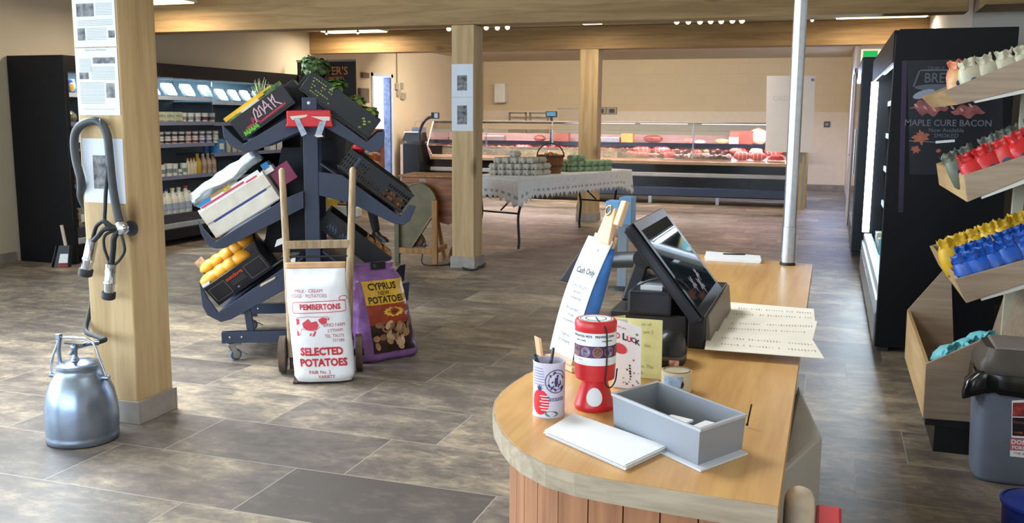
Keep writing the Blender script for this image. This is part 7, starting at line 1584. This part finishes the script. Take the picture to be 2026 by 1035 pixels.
m = MB(); write(m, 'BREW', .085, W3(1862, 155), bold=.001, squash=.85); write(m, 'TRIPLE', .034, W3(1852, 136))
for rx, ry, dz_ in ((.135, .020, -.055),): m.add([FP(1857, 155) + Vector((rx * math.cos(k * PI / 12), 0, dz_ + ry * math.sin(k * PI / 12))) for k in range(24)], [tuple(range(24))])
for s_ in (-1, 1): m.slab([FP(1857, 155) + Vector((s_ * .135, 0, -.05)), FP(1857, 155) + Vector((s_ * .145, 0, -.05)), FP(1857, 155) + Vector((s_ * .118, 0, .045)), FP(1857, 155) + Vector((s_ * .108, 0, .045))], (0, -1, 0), .0005)
m.slab([FP(1857, 155) + Vector((-.118, 0, .045)), FP(1857, 155) + Vector((.118, 0, .045)), FP(1857, 155) + Vector((.10, 0, .055)), FP(1857, 155) + Vector((-.10, 0, .055))], (0, -1, 0), .0005)
m.build('badge', mat('dim_silver_ink', (84, 90, 100), .5, var=0), po)
m = MB(); random.seed(14)
m.add([FP(1800 + 78 * u, 212 + 16 * math.sin(PI * u) * (1 if v else -1) + 4 * math.sin(u * 20 + v * 2) - 8 * u * 0, .003) for v in (0, 1) for u in ([k / 20 for k in range(21)] if not v else [1 - k / 20 for k in range(21)])], [tuple(range(42))], None, 0)
m.add([FP(1880 + 70 * u, 220 + 12 * math.sin(PI * u) * (1 if v else -1) + 3 * math.sin(u * 15), .003) for v in (0, 1) for u in ([k / 20 for k in range(21)] if not v else [1 - k / 20 for k in range(21)])], [tuple(range(42))], None, 0)
for k in range(7): m.add([FP(1808 + 18 * k + 9 * u, 206 + 4 * (k % 3) + 6 * u + 3 * math.sin(PI * u) * (1 if v else -1), .0034) for v in (0, 1) for u in ([q / 6 for q in range(7)] if not v else [1 - q / 6 for q in range(7)])], [tuple(range(14))], None, 1)
m.add([FP(1828 + 22 * math.cos(a * PI / 10), 186 + 8 * math.sin(a * PI / 10) - 6 * math.cos(a * PI / 10), .0032) for a in range(20)], [tuple(range(20))], None, 2)
m.build('bacon_picture', [mat('bacon_print', (150, 84, 84), .4, var=.3, scale=14), mat('bacon_fat_print', (196, 150, 140), .4, var=.1), mat('grey_blue_plate', (146, 152, 172), .4, var=.05)], po)
def maple(m, px, py, r, rot):
    pr_ = [(0, 1), (.18, .62), (.38, .72), (.33, .38), (.55, .5), (.95, .25), (.62, .05), (.78, -.28), (.2, -.3), (.05, -.75), (-.05, -.75), (-.2, -.3), (-.78, -.28), (-.62, .05), (-.95, .25), (-.55, .5), (-.33, .38), (-.38, .72), (-.18, .62)]
    c = FP(px, py, .003); ca, sa = math.cos(rot), math.sin(rot); m.add([c + Vector(((x * ca - y_ * sa) * r, 0, (x * sa + y_ * ca) * r)) for x, y_ in pr_] + [c], [(k, (k + 1) % 19, 19) for k in range(19)])
m = MB(); maple(m, 1822, 274, .058, .2); maple(m, 1811, 297, .034, -.4); maple(m, 1857, 299, .018, .3); m.build('maple_leaves', mat('rust_leaf_print', (170, 96, 72), .5, var=.15, scale=30), po)
m = MB(); m.slab([FP(1798, 278), FP(1850, 281), FP(1850, 282), FP(1798, 279)], (0, -1, 0), .0004); m.build('thin_line', M_kgrey, po)
m = MB(); m.slab([FP(1785, 120, .0003), FP(1795, 120, .0003), FP(1787, 420, .0003), FP(1777, 420, .0003)], (0, -1, 0), .0006)
m.build('purple_edge', mat('deep_purple_print', (44, 24, 60), .35, var=.1), po)
# second dark cabinet farther on, with the green exit light above
t = T('upright_cooler', 'second tall dark cooler beyond the bacon fridge', 'fridge', (.65, 11.8, 0))
MB().box(.262, 1.05, 11.1, 12.9, .05, 2.17).build('body', mat('blue_black_cooler', (22, 32, 40), .35, var=.1), t, bevel=.008); MB().box(.28, 1.03, 11.12, 12.88, .0, .049).build('plinth', M_rubberd, t); MB().box(.2585, .2615, 11.16, 12.84, .3, 2.0).build('glass_door', mat('dim_door_glass', (34, 52, 62), .08, var=.05), t); MB().tube([(.24, 11.25, .9), (.24, 11.25, 1.4)], .01, 8).build('handle', M_steel, t, smooth=60)
a, b = ony(1703, 110, 11.1), ony(1737, 100, 11.1)
e = T('exit_light', 'small glowing green exit light on top of the dark cooler', 'exit sign', (.33, 11.14, 2.171)); MB().box(a.x + .022, b.x, 11.105, 11.17, 2.1715, b.z).build('housing', M_white, e, bevel=.004); MB().box(a.x + .026, b.x - .004, 11.1035, 11.1048, 2.177, b.z - .005).build('lit_panel', lamp_mat('exit_green', (40, 200, 90), .9), e)

# ================================================================== sloping snack stand (right)
UY = 4.52
def UP(px, py, y=UY): return ony(px, py, y)
t = T('snack_stand', 'oak-laminate stand of tilted trays for snack bags on the right', 'display stand', (.8, 5.1, 0))
UD = 1.18; M_tw = M_lam; M_wht = mat('white_bracket_steel', (214, 212, 204), .4, var=.03)
def tray(lipt, lipb, run_t, run_b, name, length=.55):
    # near side board seen end-on: from the low lip up towards the wall
    dt = (run_t - lipt); dt.y = 0; dt.normalize(); db = (run_b - lipb); db.y = 0; db.normalize()
    A_, B_ = lipt, lipt + dt * length; D_, C2 = lipb, lipb + db * length
    for k, y_ in enumerate((UY, UY + UD - .016)):
        off = Vector((0, y_ - UY, 0)); m = MB(); m.prism([A_ + off, B_ + off, C2 + off, D_ + off], Vector((0, .016, 0))); m.build(name + '_side', M_tw, t, bevel=.002)
    m = MB(); w = dt * .016; m.prism([A_ + Vector((0, .0165, 0)), A_ + w + Vector((0, .0165, 0)), D_ + db * .016 + Vector((0, .0165, 0)), D_ + Vector((0, .0165, 0))], Vector((0, UD - .034, 0))); m.build(name + '_lip', M_lam_y, t)
    up_ = (A_ - D_).normalized(); m = MB(); m.prism([D_ + db * .017 + up_ * .006 + Vector((0, .0165, 0)), C2 + up_ * .006 + Vector((0, .0165, 0)), C2 + up_ * .020 + Vector((0, .0165, 0)), D_ + db * .017 + up_ * .020 + Vector((0, .0165, 0))], Vector((0, UD - .034, 0))); m.build(name + '_floor', M_tw, t)
    for y_ in (UY + .004, UY + UD - .03): 
        off = Vector((0, y_ - UY, 0)); br_ = MB(); br_.prism([D_ + db * .06 + off - up_ * .001, C2 + off - up_ * .001, C2 + off - up_ * .035, D_ + db * .06 + off - up_ * .012], Vector((0, .022, 0))); br_.build(name + '_bracket', M_wht, t)
    return A_, dt, D_, db, up_
t2_ = tray(UP(1907, 347), UP(1914, 400), UP(2026, 308), UP(2026, 354), 'middle_tray')
t3_ = tray(UP(1889, 553), UP(1912, 600), UP(2026, 515), UP(2026, 562), 'lower_tray')
t1_ = tray(UP(1868, 180), UP(1896, 207), UP(2026, 116), UP(2026, 176), 'top_tray')
# white uprights and back against the wall
for y_ in (UY + .25, UY + UD - .25):
    MB().box(.90, .95, y_ - .02, y_ + .02, .1, 1.95).build('upright', mat('cream_upright', (206, 200, 176), .5, var=.04), t); MB().box(.60, .949, y_ - .02, y_ + .02, .03, .10).build('foot_bar', M_wht, t)
MB().box(1.05, 1.075, UY, UY + UD, .05, 1.95).build('back_board', mat('dull_back_board', (120, 112, 98), .6, var=.04), t)  # back board in one dull grey-brown
# deep base bin on a black plinth
la, lb = UP(1832, 720), UP(1826, 828); rA, rB = UP(1923, 680), UP(1923, 837)
m = MB(); m.prism([la, UP(1940, 674), UP(1950, 838), lb], Vector((0, .016, 0))); m.build('bin_near_side', M_tw, t, bevel=.002)
fa, fb_ = Vector((la.x - .0, UY + UD, la.z + .02)), Vector((lb.x, UY + UD, lb.z))
zt_ = UP(1832, 720).z
m = MB(); m.hexa([lb + Vector((0, .0165, 0)), lb + Vector((.016, .0165, 0)), fb_ + Vector((.016, -.0165, 0)), fb_ + Vector((0, -.0165, 0)), la + Vector((0, .0165, 0)), la + Vector((.016, .0165, 0)), fa + Vector((.016, -.0165, 0)), fa + Vector((0, -.0165, 0))]); m.build('bin_front', M_lam_y, t)
off = Vector((0, UD - .016, 0)); pts = [la + off + Z * .02, UP(1940, 620) + off + Z * .06, UP(1950, 838) + off, lb + off]; m = MB(); m.prism(pts, Vector((0, .016, 0))); m.build('bin_far_side', M_tw, t)
m = MB(); m.box(lb.x + .02, .88, UY + .017, UY + UD - .017, lb.z + .02, lb.z + .035); m.build('bin_floor', M_tw, t)
m = MB(); m.prism([Vector((.86, UY + .017, lb.z + .04)), Vector((.88, UY + .017, lb.z + .04)), Vector((1.0, UY + .017, .75)), Vector((.98, UY + .017, .75))], Vector((0, UD - .034, 0))); m.build('bin_back', M_tw, t)
fx = UP(1843, 860).x
MB().box(fx - .03, .9, UY + .01, UY + UD - .01, lb.z - .032, lb.z - .001).build('plinth_top', M_blackpl, t); MB().box(fx + .015, .86, UY + .04, UY + UD - .04, .0, lb.z - .033).build('plinth', M_blackpl, t)
# snack bags
def snack_bag(m_, lab, loc, rot, s=1.0, w=.066, sticker=True, grp=None, M3=None):
    t_ = T('snack_bag', lab, 'snack bag', (0, 0, 0), grp, local=True); sd = random.random() * 50
    def nz(p): return p + noise.noise_vector(p * 26 + Vector((sd, sd, 0))) * .007
    R = []
    for z_, rx, ry, n_ in ((0, w * .86, .012, 3), (.012, w * .98, .028, 2.6), (.05, w, .040, 2.2), (.095, w * .98, .036, 2.2), (.128, w * .80, .020, 2.2)):
        R.append([nz(Vector((rx * math.copysign(abs(math.cos(q)) ** (2 / n_), math.cos(q)), ry * math.copysign(abs(math.sin(q)) ** (2 / n_), math.sin(q)), z_))) for q in [2 * PI * (k + .5) / 22 for k in range(22)]])
    MB().ring_loft(R).build('bag', m_, t_, smooth=60)
    R = []
    for z_, rx, ry in ((.124, w * .78, .018), (.138, w * .62, .009), (.152, w * .74, .015), (.164, w * .76, .019)): R.append([nz(Vector((rx * math.cos(q), ry * math.sin(q) + .007 * math.sin(rx * math.cos(q) * 160 + sd), z_ + .007 * math.sin(7 * q + sd) * (z_ - .12) / .044))) for q in [2 * PI * k / 22 for k in range(22)]])
    MB().ring_loft(R, cap=False).build('gathered_top', m_, t_, smooth=60, solid=.001)
    if sticker: MB().add([nz(Vector((.018 * math.cos(k * PI / 8), -.0425, .060 + .018 * math.sin(k * PI / 8)))) for k in range(16)], [tuple(range(16))]).build('sticker', mat('navy_sticker', (50, 60, 96), .4, var=.2, scale=60), t_)
    t_.location = loc; t_.rotation_euler = rot; t_.scale = (s, s, s); return t_
M_sred_ = mat('red_foil', (206, 44, 44), .35, var=.12); M_sgry = mat('grey_green_foil', (112, 118, 104), .45, var=.2); M_sblu = mat('blue_foil', (26, 84, 178), .35, var=.12); M_syel = mat('yellow_foil', (222, 176, 40), .4, var=.12); M_swht = mat('silver_white_foil', (206, 198, 170), .4, var=.15); M_stq = mat('turquoise_foil', (120, 206, 216), .4, var=.12)
def bag_row(tr, m_, n_, y_off, lift, nm1, lab, x0_=.055, dx_=.062, tilt=.25, s=1.0, grp=None, h0=.02):
    A_, dt, D_, db, up_ = tr
    for k in range(n_):
        p = D_ + db * (x0_ + dx_ * k) + up_ * (h0 + lift) + Vector((0, y_off, 0)); ang = math.atan2(db.z, db.x)
        snack_bag(m_, lab % ORD[k], p, (-tilt, -ang + random.uniform(-.12, .12), random.uniform(-.15, .15)), s, grp=grp, w=.05)
random.seed(17)
bag_row(t2_, M_sred_, 6, .075, .0, 'r', 'red snack bag at the near side of the middle tray, %s from the aisle', .075, .068, .1, 1.05, 'red bags')
bag_row(t2_, M_sgry, 7, .22, .03, 'g', 'grey-green snack bag in the middle tray, %s from the aisle', .035, .066, .1, 1.0, 'grey-green bags')
bag_row(t3_, M_sblu, 7, .075, .0, 'b', 'blue snack bag at the near side of the lower tray, %s from the aisle', .06, .062, .1, 1.1, 'blue bags')
bag_row(t3_, M_sblu, 7, .20, .02, 'b2', 'blue snack bag in the second row of the lower tray, %s from the aisle', .07, .062, .1, 1.05, 'blue bags')
bag_row(t3_, M_syel, 8, .36, .045, 'y', 'yellow snack bag behind the blue ones in the lower tray, %s from the aisle', .035, .062, .1, 1.1, 'yellow bags')
bag_row(t1_, M_swht, 4, .12, .0, 'w', 'silver-white snack bag in the top tray, %s from the aisle', .10, .070, .05, 1.0, 'silver-white bags')
bag_row(t1_, mat('red_gold_foil', (206, 60, 50), .4, var=.35, scale=14, dark=(226, 190, 130)), 1, .16, .01, 'rg', 'single red and gold snack bag at the aisle end of the top tray, the %s', .045, .07, .05, 1.0)
for k, (px, py, dy) in enumerate(((1858, 700, .16), (1885, 688, .22), (1908, 676, .26), (1925, 690, .2))):
    p = ony(px, py, UY + dy) - Z * .02; snack_bag(M_stq, 'turquoise bag lying in the deep base bin, %s from the aisle' % ORD[k], p, (1.0, -.5, .6 + .2 * k), 1.0, grp='turquoise bags', w=.055)
m = MB().box(lb.x + .03, .83, UY + .03, UY + .6, lb.z + .036, lb.z + .19); o = m.build('stock_box', mat('brown_stock_card', (120, 96, 74), .7, var=.1), loc=(.6, UY + .3, lb.z + .036)); tag(o, 'brown card box under the turquoise bags in the base bin', 'box'); MB().box(lb.x + .25, lb.x + .27, UY + .03, UY + .6, lb.z + .1905, lb.z + .192).build('tape', M_kgrey, o)
# ================================================================== waste bin and blue tub (lower right)
BY = 4.22; bx0 = ony(1926, 935, BY).x; bx1 = bx0 + .36
t = T('waste_bin', 'grey flip-top waste bin lined with a black bag', 'bin', ((bx0 + bx1) / 2, BY + .13, 0))
c = ((bx0 + bx1) / 2, BY + .135, 0); top_z = ony(1935, 760, BY).z
M_bin = mat('blue_grey_bin_plastic', (104, 112, 128), .45, var=.05)
MB().loft([(0, .165, .125, 5), (.008, .172, .132, 5), (.02, .174, .134, 5), (top_z, .190, .150, 5)], 40, c).build('bin_body', M_bin, t, smooth=50)
rings = []
for z_, k, j in ((top_z - .045, 1.035, .013), (top_z - .02, 1.06, .012), (top_z + .02, 1.05, .010), (top_z + .045, 1.03, .005), (top_z + .058, 1.01, 0)):
    rr = []
    for i in range(48):
        a = 2 * PI * (i + .5) / 48; ct, st_ = math.cos(a), math.sin(a); p = Vector((c[0] + .190 * k * math.copysign(abs(ct) ** .4, ct), c[1] + .150 * k * math.copysign(abs(st_) ** .4, st_), z_ + (.012 * math.sin(3 * a + 1) if j > .011 else 0))); p += noise.noise_vector(p * 24) * j
        bulge = max(0, 1 - ((a - PI * 1.12) / .45) ** 2) * .05 * (1 if j > .009 else .3); p += Vector((ct, st_, -.25)) * bulge; rr.append(p)
    rings.append(rr)
MB().ring_loft(rings, cap=False).build('bin_bag', mat('shiny_black_film', (20, 20, 22), .18, var=.1), t, smooth=60, solid=.0015)
M_lid = mat('dark_taupe_lid', (72, 64, 58), .45, var=.08)
MB().loft([(top_z + .050, .196, .156, 5), (top_z + .085, .196, .156, 5), (top_z + .115, .178, .138, 5), (top_z + .150, .165, .125, 5)], 40, c).build('lid_surround', M_lid, t, smooth=40)
MB().hexa([(c[0] - .135, c[1] - .115, top_z + .1485), (c[0] + .135, c[1] - .115, top_z + .1485), (c[0] + .135, c[1] + .11, top_z + .151), (c[0] - .135, c[1] + .11, top_z + .151), (c[0] - .13, c[1] - .11, top_z + .156), (c[0] + .13, c[1] - .11, top_z + .156), (c[0] + .13, c[1] + .105, top_z + .165), (c[0] - .13, c[1] + .105, top_z + .165)]).build('flap', mat('taupe_flap', (128, 122, 116), .45, var=.05), t, bevel=.004)
fy_ = lambda z_: c[1] - lerp(.134, .150, z_ / top_z) - .0012
def BP(px, py):
    z_ = ony(px, py, BY).z; p = ony(px, py, fy_(z_)); return p
m = MB(); m.quad(BP(2001, 866), BP(2040, 868), BP(2040, 790), BP(2002, 793), 0)
def inq(a, b, c_, d, mi, e=.0006): m.quad(*[BP(*p) + Vector((0, -e, 0)) for p in (a, b, c_, d)], mi)
inq((2003, 824), (2039, 825), (2039, 796), (2004, 797), 1); inq((2003, 862), (2039, 864), (2039, 827), (2003, 826), 2); inq((2006, 858), (2024, 859), (2024, 855), (2006, 854), 1, .001)
inq((1998, 902), (2040, 906), (2040, 868), (1998, 868), 3); m.build('stickers', [M_paper, mat('dull_red_print', (166, 60, 56), .5, var=.35, scale=60), M_blackpl, mat('rose_print', (196, 110, 120), .5, var=.05)], t)
m = MB(); inq((1998, 903), (2040, 907), (2040, 893), (1998, 891), 0, .0008); 
W4 = lambda px, py, e=.002: frame(BP(px, py) - Vector((0, e, 0)), (1, 0, 0), Z); write(m, "DON'T", .026, W4(2022, 876), bold=.0006); write(m, 'FORGET', .020, W4(2022, 887), bold=.0004); m.build('white_print', M_paper, t)
m = MB(); write(m, 'THE BIN', .015, W4(2020, 898)); write(m, 'Kitchen', .016, W4(2018, 836)); m.build('rose_lettering', mat('dull_rose_ink', (150, 84, 96), .5, var=0), t)
c = onz(2012, 1030); o_c = Vector((.80, 3.74, 0)); t = T('blue_tub', 'round blue plastic tub at the lower right corner', 'tub', o_c)
MB().lathe([(.0, .002), (.118, 0), (.125, .01), (.130, .11), (.133, .118), (.128, .12), (.12, .012), (0, .012)], o_c, 36, cap=False).build('tub', mat('royal_blue_plastic', (28, 48, 130), .4, var=.05), t, smooth=40); MB().lathe([(.134, .108), (.138, .110), (.138, .122), (.128, .124)], o_c, 36, cap=False).build('rim', mat('royal_blue_rim', (34, 56, 144), .35, var=.03), t, smooth=40)
MB().lathe([(.127, .1205), (.10, .135), (.0, .140)], o_c, 36, cap=False).build('lid', mat('royal_blue_lid', (30, 52, 138), .4, var=.04), t, smooth=50)
